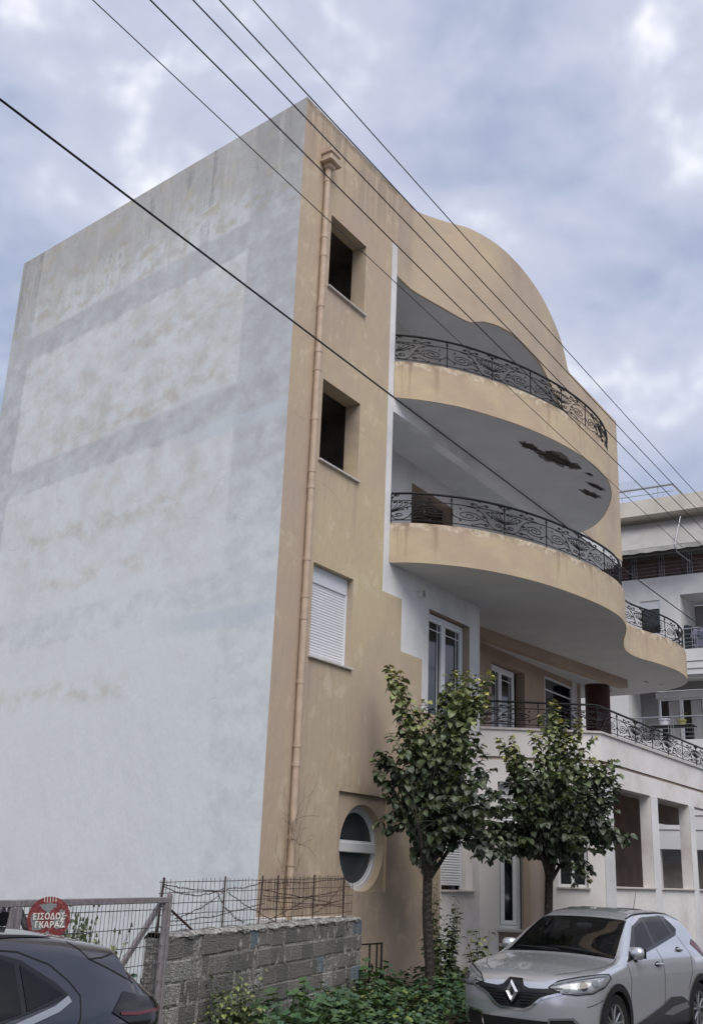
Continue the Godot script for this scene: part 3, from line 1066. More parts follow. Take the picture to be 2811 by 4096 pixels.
	for i in seg:
		var j := (i + 1) % seg
		var p0 := cc + Vector2(cos(TAU * i / seg), sin(TAU * i / seg)) * cr
		var p1 := cc + Vector2(cos(TAU * j / seg), sin(TAU * j / seg)) * cr
		q.quad(Vector3(p0.x, p0.y, zr), Vector3(sq[i].x, sq[i].y, zr), Vector3(sq[j].x, sq[j].y, zr), Vector3(p1.x, p1.y, zr), Z)
		# the splayed round reveal
		var i0 := cc + (p0 - cc) * 0.985
		var i1 := cc + (p1 - cc) * 0.985
		q.quad(Vector3(p0.x, p0.y, zr), Vector3(p1.x, p1.y, zr), Vector3(i1.x, i1.y, zr - 0.16), Vector3(i0.x, i0.y, zr - 0.16), Vector3(cc.x - p0.x, cc.y - p0.y, 0))
	part("window_recess", q, M.tan, b)
	var rw := Mb.new()
	for i in seg:
		var a0 := TAU * i / seg
		var a1 := TAU * (i + 1) / seg
		var d0 := Vector3(cos(a0), sin(a0), 0)
		var d1 := Vector3(cos(a1), sin(a1), 0)
		var o := Vector3(cc.x, cc.y, -9.17)
		rw.quad(o + d0 * 0.634, o + d1 * 0.634, o + d1 * 0.565, o + d0 * 0.565, Z)
		rw.quad(o + d0 * 0.565, o + d1 * 0.565, o + d1 * 0.565 + Vector3(0, 0, -0.03), o + d0 * 0.565 + Vector3(0, 0, -0.03), -d0)
		var o2 := o + Vector3(0, 0, -0.02)
		rw.quad(o2 + d0 * 0.566, o2 + d1 * 0.566, o2 + d1 * 0.52, o2 + d0 * 0.52, Z)
		rw.quad(o2 + d0 * 0.52, o2 + d1 * 0.52, o2 + d1 * 0.52 + Vector3(0, 0, -0.03), o2 + d0 * 0.52 + Vector3(0, 0, -0.03), -d0)
	rw.cbox(Vector3(cc.x, cc.y + 0.0, -9.172), Vector3(1.12, 0.15, 0.05), 0.012)
	rw.cbox(Vector3(cc.x, cc.y + 0.085, -9.178), Vector3(1.1, 0.03, 0.03), 0.006)
	var rwp := part("round_window", rw, M.pvc, b)
	for top in [true, false]:
		var pg := PackedVector2Array()
		for i in 25:
			var a := PI * i / 24 + (0.0 if top else PI)
			pg.append(Vector2(cos(a), sin(a)) * 0.53)
		var pm := Mb.new()
		pm.prism(pg, Vector3(cc.x, cc.y + (0.05 if top else -0.05), -9.215), X, Vector3.UP, Vector3(0, 0, 0.006))
		part("pane", pm, M.glass_green, rwp)
	# --- plinth beside the corner
	var pl := Mb.new()
	pl.cbox(Vector3(12.95, 0.63, -8.97), Vector3(2.2, 1.26, 0.1), 0.02)
	part("plinth", pl, M.wall_low, b)
	# --- downpipe with hopper
	var pp := Mb.new()
	pp.tube(PackedVector3Array([Vector3(12.49, 13.3, -8.93), Vector3(12.49, 0.3, -8.93)]), 0.052, 12)
	var pipe := part("downpipe", pp, M.pipe, b)
	for yy in [13.0, 11.9, 11.55, 10.6, 9.78, 9.45, 8.6, 7.72, 7.45, 6.3, 5.73, 5.4, 4.45, 3.55, 3.28, 2.3, 1.95]:
		var cl := Mb.new()
		cl.tube(PackedVector3Array([Vector3(12.49, yy - 0.035, -8.93), Vector3(12.49, yy + 0.035, -8.93)]), 0.058, 12)
		cl.box(Vector3(12.49, yy, -8.97), Vector3(0.03, 0.03, 0.08))
		part("pipe_collar", cl, M.pipe, pipe)
	var hp := Mb.new()
	hp.cbox(Vector3(12.5, 13.53, -8.9), Vector3(0.3, 0.11, 0.24), 0.012)
	hp.cbox(Vector3(12.5, 13.40, -8.9), Vector3(0.24, 0.16, 0.19), 0.012)
	hp.cbox(Vector3(12.5, 13.33, -8.9), Vector3(0.34, 0.05, 0.26), 0.012)
	hp.cbox(Vector3(12.5, 13.27, -8.91), Vector3(0.18, 0.1, 0.15), 0.02)
	part("rain_hopper", hp, M.pipe, pipe)
	# --- the wavy roof fascia
	var fpts := [[14.98, -9.0, 12.51], [15.3, -9.0, 12.5], [15.65, -8.985, 12.5], [16.17, -8.7, 12.36], [16.64, -8.37, 12.18], [16.86, -8.28, 12.25], [17.09, -8.2, 12.34], [17.53, -8.1, 12.43], [18.03, -8.05, 12.49], [18.72, -8.04, 12.52], [19.73, -8.11, 12.53], [20.78, -8.27, 12.42], [21.85, -8.49, 12.4], [22.8, -8.74, 12.4], [23.6, -8.97, 12.4], [23.9, -9.0, 12.4]]
	var fp := []
	for p in fpts:
		fp.append(Vector3(p[0], p[2], p[1]))
	var fc := smooth(fp, 5)
	var flo := PackedFloat32Array()
	for p in fc:
		flo.append(p.y)
	part("roof_fascia", curved_wall(fc, flo, RT, 0.05), M.tan, b)
	var rs := Mb.new()
	var so := flat_outline(fc, [Vector2(23.9, -10.3), Vector2(14.98, -10.3)], 0.03)
	rs.prism(so, Vector3(0, 12.96, 0), X, Z, Vector3(0, 0.12, 0))
	part("roof_soffit", rs, M.soffit, b)
	# --- back walls of the two balcony floors, with their doorways
	for lv in [[10.0, 13.0, Rect2(18.6, 10.05, 1.9, 2.35), Rect2(21.9, 10.05, 1.4, 2.35), 24.6], [6.9, 10.0, Rect2(17.98, 6.95, 1.85, 2.62), Rect2(21.72, 6.95, 1.5, 2.3), 27.3]]:
		var bw := Mb.new()
		wall(bw, Vector3(0, 0, -10.3), X, 14.98, lv[4], lv[0], lv[1], Z, [lv[2], lv[3]])
		part("balcony_wall", bw, M.white, b)
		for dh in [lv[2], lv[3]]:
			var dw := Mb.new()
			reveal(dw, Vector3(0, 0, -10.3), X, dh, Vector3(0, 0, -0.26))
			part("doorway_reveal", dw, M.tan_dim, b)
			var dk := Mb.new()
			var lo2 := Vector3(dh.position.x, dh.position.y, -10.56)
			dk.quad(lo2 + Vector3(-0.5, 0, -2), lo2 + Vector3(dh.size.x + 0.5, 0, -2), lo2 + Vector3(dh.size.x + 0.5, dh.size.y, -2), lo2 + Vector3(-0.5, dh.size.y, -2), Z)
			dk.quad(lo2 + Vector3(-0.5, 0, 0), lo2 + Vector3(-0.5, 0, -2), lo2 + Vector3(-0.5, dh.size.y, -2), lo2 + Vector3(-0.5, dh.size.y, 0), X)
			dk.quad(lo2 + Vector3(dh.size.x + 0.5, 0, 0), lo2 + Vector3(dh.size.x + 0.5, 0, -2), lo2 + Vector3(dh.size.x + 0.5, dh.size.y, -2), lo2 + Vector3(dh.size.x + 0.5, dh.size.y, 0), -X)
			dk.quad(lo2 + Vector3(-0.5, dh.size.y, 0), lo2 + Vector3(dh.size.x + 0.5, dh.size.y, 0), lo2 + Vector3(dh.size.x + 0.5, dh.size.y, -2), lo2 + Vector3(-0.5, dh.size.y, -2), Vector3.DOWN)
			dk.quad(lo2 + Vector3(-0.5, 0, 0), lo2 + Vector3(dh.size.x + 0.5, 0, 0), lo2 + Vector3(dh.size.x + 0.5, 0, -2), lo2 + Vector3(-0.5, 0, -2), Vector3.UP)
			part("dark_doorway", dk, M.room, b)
	# --- balconies
	var bandm := StandardMaterial3D.new()
	bandm.albedo_texture = ImageTexture.create_from_image(band_image())
	bandm.roughness = 0.92
	bandm.uv1_scale = Vector3(1.0 / 15.0, 1, 1)
	bandm.cull_mode = BaseMaterial3D.CULL_DISABLED
	var c2 := [[14.985, -9.0], [15.16, -8.62], [15.49, -8.22], [15.95, -7.82], [16.58, -7.46], [17.36, -7.16], [18.28, -6.94], [19.25, -6.8], [20.15, -6.78], [20.95, -6.9], [21.7, -7.14], [22.6, -7.5], [23.5, -7.76], [24.35, -7.78], [25.3, -7.56], [26.3, -7.42], [27.2, -7.46], [28.0, -7.64], [28.6, -7.98], [29.05, -8.5], [29.4, -9.3], [29.55, -10.3]]
	var c3 := [[14.99, -9.0], [15.34, -8.6], [15.88, -8.16], [16.58, -7.78], [17.42, -7.43], [18.5, -7.15], [19.6, -7.02], [20.6, -7.05], [21.42, -7.23], [22.1, -7.5], [22.92, -7.94], [23.6, -8.46], [23.98, -9.0]]
	for lv in [[c2, 6.9, 7.61, [Vector2(29.6, -11.2), Vector2(14.99, -11.2)]], [c3, 10.0, 10.73, [Vector2(27.29, -9.02), Vector2(27.29, -10.9), Vector2(14.99, -10.9)]]]:
		var cv := smooth(plan(lv[0], lv[1]), 6)
		var lo3 := PackedFloat32Array()
		for p in cv:
			lo3.append(lv[1])
		part("balcony_parapet", curved_wall(cv, lo3, lv[2], 0.12), bandm, b)
		var sl := flat_outline(cv, lv[3], 0.02)
		part("balcony_slab", slab(sl, lv[1] - 0.004, lv[1] + 0.15), M.soffit, b)
		var nr := path_normals(cv)
		var rp := PackedVector3Array()
		for i in cv.size():
			rp.append(cv[i] - nr[i] * 0.06)
		railing(b, Rail.new(rp), lv[2], 0.565, 1.06, "curved black wrought iron railing")
	# the beam along the facade under the upper balcony
	var bm := Mb.new()
	bm.span(Vector3(14.985, 9.73, -9.2), Vector3(23.9, 10.002, -9.002))
	part("beam", bm, M.white, b)
	# broken plaster under the upper balcony
	var jag := noise(0.9, 3, 77, 0.5)
	for sp in [[18.2, -7.78, 0.36, 0.12], [19.0, -7.56, 0.72, 0.24], [19.55, -7.42, 0.34, 0.13], [20.95, -7.42, 0.42, 0.08], [21.35, -7.7, 0.42, 0.12], [20.2, -7.28, 0.16, 0.05]]:
		# a ragged hole in the plaster, the rubble of the slab inside it, and bars
		for lay_n in 2:
			var pg := PackedVector2Array()
			for i in 44:
				var a := TAU * i / 44
				var rr := (1.0 if lay_n == 0 else 0.74) * (0.85 + 0.55 * jag.get_noise_2d(cos(a) * 1.7 + sp[0] * 3.0, sin(a) * 1.7 + lay_n * 0.4))
				pg.append(Vector2(cos(a) * sp[2], sin(a) * sp[3]) * maxf(rr, 0.2))
			var hm := Mb.new()
			hm.prism(pg, Vector3(sp[0], 9.99 - 0.005 * lay_n, sp[1]), Vector3(0.98, 0, 0.2), Vector3(-0.2, 0, 0.98), Vector3(0, 0.02, 0))
			part("broken_plaster", hm, M.broken if lay_n == 0 else M.rubble, b)
		if sp[2] > 0.35:
			var rb := Mb.new()
			for off_k in [-0.3, 0.25]:
				rb.tube(PackedVector3Array([Vector3(sp[0] - sp[2] * 0.6, 9.978, sp[1] + off_k * sp[3] - sp[2] * 0.12), Vector3(sp[0] + sp[2] * 0.6, 9.978, sp[1] + off_k * sp[3] + sp[2] * 0.12)]), 0.006, 5)
			part("bare_bars", rb, M.rust, b).set_meta("kind", "stuff")
	for sp in [[27.6, -8.6, 0.2, 0.04], [28.1, -8.35, 0.1, 0.03], [28.4, -10.0, 0.35, 0.12]]:
		var pg := PackedVector2Array()
		for i in 12:
			var a := TAU * i / 12
			pg.append(Vector2(cos(a) * sp[2] * rng.randf_range(0.4, 1.1), sin(a) * sp[3] * rng.randf_range(0.4, 1.2)))
		var hm := Mb.new()
		hm.prism(pg, Vector3(sp[0], 6.889, sp[1]), X, Z, Vector3(0, 0.02, 0))
		part("broken_plaster", hm, M.broken, b)
	# --- the first floor loggia
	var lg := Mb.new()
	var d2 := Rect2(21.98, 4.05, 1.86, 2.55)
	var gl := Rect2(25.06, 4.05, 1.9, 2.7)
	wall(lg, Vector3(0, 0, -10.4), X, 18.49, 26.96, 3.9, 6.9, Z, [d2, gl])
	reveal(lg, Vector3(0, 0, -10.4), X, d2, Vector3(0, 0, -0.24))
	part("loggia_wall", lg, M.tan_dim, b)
	var lg2 := Mb.new()
	wall(lg2, Vector3(0, 0, -10.4), X, 26.96, 27.3, 3.9, 6.9, Z)
	part("loggia_wall", lg2, M.white, b)
	french_door(b, Vector3(0, 0, -10.6), X, Z, Rect2(21.98, 4.05, 1.6, 2.52), 2)
	french_door(b, Vector3(0, 0, -9.17), X, Z, Rect2(16.43, 4.2, 1.6, 2.2), 2)
	var lwn := Mb.new()
	frame_rect(lwn, Vector3(0, 0, -10.43), X, gl, 0.05, 0.06, Z)
	lwn.box(Vector3(gl.get_center().x, 6.42, -10.43), Vector3(gl.size.x - 0.1, 0.03, 0.03))
	var lwp := part("loggia_window", lwn, M.shutter_box, b)
	var lgp := Mb.new()
	lgp.quad(Vector3(gl.position.x, gl.position.y, -10.44), Vector3(gl.end.x, gl.position.y, -10.44), Vector3(gl.end.x, gl.end.y, -10.44), Vector3(gl.position.x, gl.end.y, -10.44), Z)
	part("pane", lgp, M.glass, lwp)
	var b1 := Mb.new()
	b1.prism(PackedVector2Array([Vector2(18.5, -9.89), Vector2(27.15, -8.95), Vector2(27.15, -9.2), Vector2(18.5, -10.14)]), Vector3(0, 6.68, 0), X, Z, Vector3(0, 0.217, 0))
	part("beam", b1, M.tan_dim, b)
	var col := Mb.new()
	col.tube(PackedVector3Array([Vector3(27.7, 3.95, -9.98), Vector3(27.7, 6.9, -9.98)]), 0.33, 28)
	part("column", col, M.burgundy, b).set_meta("label", "burgundy round column")
	var vt := Mb.new()
	var vent_pts := PackedVector3Array([Vector3(16.06, 6.59, -9.02), Vector3(16.06, 6.59, -8.9)])
	vt.tube(vent_pts, 0.065, 14, -1, false)
	var vp := part("vent_pipe", vt, M.wall_low, b)
	var vd := Mb.new()
	vd.tube(PackedVector3Array([Vector3(16.06, 6.59, -9.0), Vector3(16.06, 6.59, -8.985)]), 0.06, 14)
	part("vent_opening", vd, M.trim, vp)
	# --- the ground floor under the terrace: a slanting wall, then a portico
	var P0 := Vector3(18.49, 0, -9)
	var P1 := Vector3(19.72, 0, -7.08)
	var D := (P1 - P0).normalized()
	var DN := Vector3(D.z, 0, -D.x) * -1.0
	if DN.z < 0:
		DN = -DN
	var L := P0.distance_to(P1)
	var recd := Rect2(0.148 * L, 0.3, 0.411 * L, 3.28)
	var dwin := Rect2(0.63 * L, 1.76, 0.237 * L, 1.5)
	var gw := Mb.new()
	wall(gw, P0, D, 0, L, 0, 3.98, DN, [recd, dwin])
	reveal(gw, P0, D, recd, -DN * 0.16)
	reveal(gw, P0, D, dwin, -DN * 0.12)
	var dw2 := Rect2(0.148 * L, 1.0, 0.2 * L, 2.58)
	var ew := Mb.new()
	wall(ew, P0 - DN * 0.16, D, recd.position.x, recd.end.x, recd.position.y, recd.end.y, DN, [dw2])
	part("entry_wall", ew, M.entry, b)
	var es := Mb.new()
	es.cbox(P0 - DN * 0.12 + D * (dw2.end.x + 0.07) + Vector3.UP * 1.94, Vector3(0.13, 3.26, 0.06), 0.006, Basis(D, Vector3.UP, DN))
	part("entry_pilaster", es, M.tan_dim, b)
	gw.quad(P0 - DN * 0.16 + D * dw2.end.x + Vector3.UP * 1.0, P0 - DN * 0.16 + D * dw2.end.x + Vector3.UP * 3.58, P0 - DN * 0.3 + D * dw2.end.x + Vector3.UP * 3.58, P0 - DN * 0.3 + D * dw2.end.x + Vector3.UP * 1.0, -D)
	part("ground_floor_wall", gw, M.wall_low, b)
	var led := Mb.new()
	led.cbox(P0 + D * (dw2.get_center().x + 0.02) - DN * 0.1 + Vector3.UP * 0.98, Vector3(dw2.size.x + 0.1, 0.05, 0.26), 0.008, Basis(D, Vector3.UP, DN))
	led.cbox(P0 + D * (dw2.get_center().x + 0.06) - DN * 0.04 + Vector3.UP * 0.74, Vector3(dw2.size.x + 0.12, 0.05, 0.2), 0.008, Basis(D, Vector3.UP, DN))
	part("door_step", led, M.marble, b)
	french_door(b, P0 - DN * 0.24, D, DN, Rect2(dw2.position.x, 1.005, dw2.size.x - 0.03, 1.42), 1, false)
	shutter(b, P0 - DN * 0.2, D, DN, Rect2(dw2.position.x, 2.36, dw2.size.x, 1.2), 0.2, 0.0, "half lowered white roller shutter over a door")
	var sw2 := Mb.new()
	frame_rect(sw2, P0 - DN * 0.1, D, dwin, 0.05, 0.05, DN)
	sw2.box(P0 - DN * 0.1 + D * dwin.get_center().x + Vector3.UP * dwin.get_center().y, Vector3(0.06, dwin.size.y, 0.05), Basis(D, Vector3.UP, DN))
	var sw2p := part("ground_floor_window", sw2, M.pvc, b)
	var sp2 := Mb.new()
	var wo := P0 - DN * 0.11
	sp2.quad(wo + D * dwin.position.x + Vector3.UP * dwin.position.y, wo + D * dwin.end.x + Vector3.UP * dwin.position.y, wo + D * dwin.end.x + Vector3.UP * dwin.end.y, wo + D * dwin.position.x + Vector3.UP * dwin.end.y, DN)
	part("pane", sp2, M.glass, sw2p)
	sill(b, P0, D, DN, dwin.position.x - 0.03, dwin.end.x + 0.03, 1.765, 0.12)
	# the portico front
	var pz := -7.08
	var PF := Vector3(0, 0, pz)
	var ops := [Rect2(20.25, 1.78, 2.33, 1.83), Rect2(23.03, 1.78, 2.35, 1.83), Rect2(25.8, 1.78, 2.35, 1.83), Rect2(28.58, 1.78, 2.0, 1.83)]
	var pf := Mb.new()
	wall(pf, PF, X, 19.72, 31.0, 0, 3.98, Z, ops)
	wall(pf, PF + Vector3(0, 0, -0.23), X, 20.0, 31.0, 0, 3.98, -Z, ops)
	for r in ops:
		reveal(pf, PF, X, r, Vector3(0, 0, -0.23))
	part("portico_wall", pf, M.wall_low, b)
	for r in ops:
		sill(b, PF, X, Z, r.position.x - 0.01, r.end.x + 0.01, 1.8, 0.24)
	# pillars stand a little proud of the parapet walls between them
	for r in [[19.722, 20.25], [22.58, 23.03], [25.38, 25.8], [28.15, 28.58]]:
		var pm2 := Mb.new()
		pm2.span(Vector3(r[0], 0, pz + 0.002), Vector3(r[1], 3.6, pz + 0.015))
		part("pillar", pm2, M.white, b)
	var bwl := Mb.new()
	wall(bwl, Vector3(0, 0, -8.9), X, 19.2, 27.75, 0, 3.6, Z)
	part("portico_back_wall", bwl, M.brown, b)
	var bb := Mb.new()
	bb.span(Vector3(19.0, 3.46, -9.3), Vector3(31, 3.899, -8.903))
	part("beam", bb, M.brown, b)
	# the terrace on top: groove, white band, coping, floor
	var tp := [Vector3(18.49, 0, -9), P1, Vector3(31.0, 0, pz)]
	var n1 := DN
	var offs := func(o: float) -> PackedVector2Array:
		var k := P1 + (DN + Z) * (o / (1.0 + DN.dot(Z)))
		return PackedVector2Array([Vector2((P0 + DN * o).x, (P0 + DN * o).z), Vector2(k.x, k.z), Vector2(31.0, pz + o), Vector2(31.0, -10.39), Vector2(18.5, -10.39), Vector2(18.5, -9.0)])
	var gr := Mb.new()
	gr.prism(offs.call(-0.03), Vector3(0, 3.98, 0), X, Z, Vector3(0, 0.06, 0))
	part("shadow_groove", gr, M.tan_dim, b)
	var bd := Mb.new()
	var outer: PackedVector2Array = offs.call(0.0)
	var inner2: PackedVector2Array = offs.call(-0.14)
	for i in 2:
		var a := Vector3(outer[i].x, 0, outer[i].y)
		var c := Vector3(outer[i + 1].x, 0, outer[i + 1].y)
		var ai := Vector3(inner2[i].x, 0, inner2[i].y)
		var ci := Vector3(inner2[i + 1].x, 0, inner2[i + 1].y)
		bd.quad(a + Vector3.UP * 4.04, c + Vector3.UP * 4.04, c + Vector3.UP * 4.54, a + Vector3.UP * 4.54, n1 if i == 0 else Z)
		bd.quad(ai + Vector3.UP * 4.04, ci + Vector3.UP * 4.04, ci + Vector3.UP * 4.54, ai + Vector3.UP * 4.54, -n1 if i == 0 else -Z)
	bd.prism(offs.call(-0.002), Vector3(0, 3.9, 0), X, Z, Vector3(0, 0.08, 0))
	part("terrace_parapet", bd, M.wall_low, b)
	var cp := Mb.new()
	var co: PackedVector2Array = offs.call(0.04)
	var ci2: PackedVector2Array = offs.call(-0.16)
	for i in 2:
		var pg := PackedVector2Array([co[i], co[i + 1], ci2[i + 1], ci2[i]])
		cp.prism(pg, Vector3(0, 4.54, 0), X, Z, Vector3(0, 0.04, 0))
	part("terrace_coping", cp, M.marble, b)
	var tf := Mb.new()
	tf.prism(offs.call(-0.145), Vector3(0, 4.0, 0), X, Z, Vector3(0, 0.048, 0))
	part("terrace_floor", tf, M.marble, b)
	var ri := offs.call(-0.06) as PackedVector2Array
	railing(b, Rail.new(PackedVector3Array([Vector3(ri[0].x, 0, ri[0].y), Vector3(ri[1].x, 0, ri[1].y), Vector3(ri[2].x, 0, ri[2].y)])), 4.58, 0.5, 1.13, "black wrought iron terrace railing")
# ---------------------------------------------------------------- the white block across the side street
func neighbour_block() -> void:
	var b := thing("neighbour_building", Vector3(44, 0, -16), "pale grey apartment block with balconies and an awning across the side street", "building")
	var N := Vector3(-1, 0, 0)
	var AX := Vector3(0, 0, 1)
	var z0 := -30.0
	var z1 := -3.0
	var w := Mb.new()
	var o := Vector3(40, 0, 0)
	# third floor wall with a window, and the lower storeys
	var win3 := Rect2(-12.58, 11.0, 0.8, 1.3)
	wall(w, o, AX, z0, -11.0, 10.3, 13.2, N, [win3])
	wall(w, o, AX, -11.0, z1, 12.42, 13.2, N)
	reveal(w, o, AX, win3, Vector3(0.12, 0, 0))
	part("upper_wall", w, M.grey_wall, b)
	w = Mb.new()
	wall(w, o, AX, z0, z1, 9.35, 10.3, N)
	part("slab_band", w, M.grey_wall, b)
	w = Mb.new()
	wall(w, o, AX, z0, z1, 3.08, 6.95, N, [Rect2(-9.9, 4.3, 4.0, 1.9)])
	part("middle_wall", w, M.grey_wall, b)
	w = Mb.new()
	wall(w, o, AX, z0, -13.2, 6.95, 9.35, N)
	part("side_bay_wall", w, M.grey_wall, b)
	w = Mb.new()
	var gaps := [Rect2(-12.3, 0.9, 1.7, 2.18), Rect2(-10.0, 0.9, 2.2, 2.18), Rect2(-15.2, 0.9, 2.0, 2.18), Rect2(-7.0, 0.9, 2.0, 2.18)]
	wall(w, o, AX, z0, z1, 0, 3.08, N, gaps)
	for g in gaps:
		reveal(w, o, AX, g, Vector3(0.3, 0, 0))
	part("facade_wall", w, M.grey_wall, b)
	# balcony floors and ceilings
	w = Mb.new()
	for y in [6.94, 9.34, 10.29, 12.43, 13.19]:
		w.quad(Vector3(40, y, z0), Vector3(40, y, z1), Vector3(42, y, z1), Vector3(42, y, z0), Vector3.UP)
	w.quad(Vector3(40.0, 10.3, -11.0), Vector3(42.0, 10.3, -11.0), Vector3(42.0, 12.42, -11.0), Vector3(40.0, 12.42, -11.0), AX)
	w.quad(Vector3(40.0, 6.95, -13.2), Vector3(41.5, 6.95, -13.2), Vector3(41.5, 9.35, -13.2), Vector3(40.0, 9.35, -13.2), AX)
	part("balcony_slabs", w, M.grey_wall, b)
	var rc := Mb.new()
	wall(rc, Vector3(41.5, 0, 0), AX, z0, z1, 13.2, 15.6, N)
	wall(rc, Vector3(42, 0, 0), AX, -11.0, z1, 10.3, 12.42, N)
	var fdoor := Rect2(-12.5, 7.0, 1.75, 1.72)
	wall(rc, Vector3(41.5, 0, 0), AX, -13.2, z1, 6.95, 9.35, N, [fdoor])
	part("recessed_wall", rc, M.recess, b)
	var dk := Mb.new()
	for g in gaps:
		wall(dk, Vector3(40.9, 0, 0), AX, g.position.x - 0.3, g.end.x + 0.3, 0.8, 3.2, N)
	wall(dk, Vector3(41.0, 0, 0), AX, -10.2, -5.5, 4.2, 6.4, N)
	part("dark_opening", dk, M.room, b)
	var gb := Mb.new()
	for g in gaps:
		gb.box(Vector3(40.5, g.end.y - 0.22, g.get_center().x), Vector3(0.05, 0.4, g.size.x))
	part("lintel_panel", gb, M.grey_dark, b)
	# grooves in the slab bands
	var gv := Mb.new()
	for y in [9.83, 9.55, 3.75, 4.25]:
		gv.box(Vector3(39.995, y, (z0 + z1) * 0.5), Vector3(0.03, 0.025, z1 - z0))
	part("groove", gv, M.grey_dark, b)
	# roof edge
	var rf := Mb.new()
	rf.span(Vector3(39.4, 15.62, z0), Vector3(48, 16.25, z1))
	part("roof_slab", rf, M.cream, b)
	var rr := Mb.new()
	rr.tube(PackedVector3Array([Vector3(39.6, 16.8, z0), Vector3(39.6, 16.8, -10.9)]), 0.05, 6)
	rr.tube(PackedVector3Array([Vector3(39.6, 16.8, -10.9), Vector3(41.5, 16.8, -10.9)]), 0.05, 6)
	rr.tube(PackedVector3Array([Vector3(39.6, 16.52, z0), Vector3(39.6, 16.52, -10.9)]), 0.018, 5)
	var zz := -28.0
	while zz < -10.8:
		rr.tube(PackedVector3Array([Vector3(39.6, 16.2, zz), Vector3(39.6, 16.8, zz)]), 0.02, 5)
		for s in [-0.2, 0.2]:
			rr.tube(PackedVector3Array([Vector3(39.6, 16.2, zz + s), Vector3(39.6, 16.52, zz + s)]), 0.012, 4)
		zz += 1.65
	part("roof_railing", rr, M.steel, b)
	var an := Mb.new()
	an.tube(PackedVector3Array([Vector3(42, 16.2, -14.2), Vector3(42, 18.2, -14.2)]), 0.03, 5)
	an.tube(PackedVector3Array([Vector3(41.6, 17.6, -14.0), Vector3(42.4, 17.9, -13.4)]), 0.02, 4)
	for i in 8:
		var q := Vector3(41.6, 17.6, -14.0).lerp(Vector3(42.4, 17.9, -13.4), i / 7.0)
		an.tube(PackedVector3Array([q + Vector3(-0.2, 0.3, 0.3), q - Vector3(-0.2, 0.3, 0.3)]), 0.01, 4)
	part("antenna", an, M.steel, b)
	# awning with its scalloped valance
	var aw := Mb.new()
	var ztop := -30.0
	var zend := -9.0
	aw.quad(Vector3(40.1, 15.5, ztop), Vector3(40.1, 15.5, zend), Vector3(38.9, 14.12, zend), Vector3(38.9, 14.0, ztop), Vector3(-1, 1, 0))
	aw.quad(Vector3(40.1, 15.494, ztop), Vector3(40.1, 15.494, zend), Vector3(38.9, 14.114, zend), Vector3(38.9, 13.994, ztop), Vector3(1, -1, 0))
	var awn := part("awning", aw, M.awning, b)
	var vl := Mb.new()
	var st := 140
	for i in st:
		var t0 := float(i) / st
		var t1 := float(i + 1) / st
		var za := lerpf(ztop, zend, t0)
		var zb := lerpf(ztop, zend, t1)
		var ya := lerpf(13.99, 14.11, t0)
		var yb := lerpf(13.99, 14.11, t1)
		var ha := 0.15 + 0.05 * absf(sin(za * 5.2))
		var hb := 0.15 + 0.05 * absf(sin(zb * 5.2))
		vl.quad(Vector3(38.89 + 0.02 * sin(za * 5.2), ya, za), Vector3(38.89 + 0.02 * sin(zb * 5.2), yb, zb), Vector3(38.87, yb - hb, zb), Vector3(38.87, ya - ha, za), N)
	part("valance", vl, M.awning, awn)
	var arm := Mb.new()
	arm.tube(PackedVector3Array([Vector3(39.4, 15.35, -10.62), Vector3(38.85, 14.1, -10.75), Vector3(38.9, 13.8, -10.7), Vector3(39.6, 13.55, -10.4)]), 0.02, 6)
	part("awning_arm", arm, M.steel, awn)
	# balcony screens and rails on the top floor
	var scr := Mb.new()
	for p in [[-30.0, -13.0], [-12.85, -11.85], [-11.75, -10.9], [-10.75, -7.0]]:
		scr.box(Vector3(40.12, 13.62, (p[0] + p[1]) * 0.5), Vector3(0.02, 0.72, p[1] - p[0]))
	part("balcony_screen", scr, M.reddish, b)
	for lv in [[13.2, 0.95, -30.0, z1, 40.04], [10.3, 0.78, -10.95, z1, 40.04], [6.95, 0.85, -13.15, z1, 40.04]]:
		var rl := Mb.new()
		rl.tube(PackedVector3Array([Vector3(lv[4], lv[0] + lv[1], lv[2]), Vector3(lv[4], lv[0] + lv[1], lv[3])]), 0.03, 6)
		for k in 4:
			var yy: float = lv[0] + 0.12 + k * 0.15
			rl.tube(PackedVector3Array([Vector3(lv[4], yy, lv[2]), Vector3(lv[4], yy, lv[3])]), 0.009, 4)
		var z: float = lv[3]
		while z > lv[2]:
			for s in [-0.09, 0.0, 0.09]:
				rl.tube(PackedVector3Array([Vector3(lv[4], lv[0], z + s), Vector3(lv[4], lv[0] + lv[1], z + s)]), 0.012, 4)
			z -= 1.08
		part("balcony_rail", rl, M.steel, b)
	# windows
	shutter(b, Vector3(40.06, 0, 0), AX, N, Rect2(-12.58, 11.0, 0.8, 1.3), 0.0, 1.0, "")
	var gd := Mb.new()
	frame_rect(gd, Vector3(41.52, 0, 0), AX, fdoor, 0.07, 0.06, N)
	gd.box(Vector3(41.51, fdoor.get_center().y, fdoor.get_center().x), Vector3(0.06, fdoor.size.y - 0.14, 0.12))
	gd.box(Vector3(41.45, 8.84, fdoor.get_center().x), Vector3(0.16, 0.24, fdoor.size.x + 0.1))
	var gdp := part("balcony_door", gd, M.grey_wall, b)
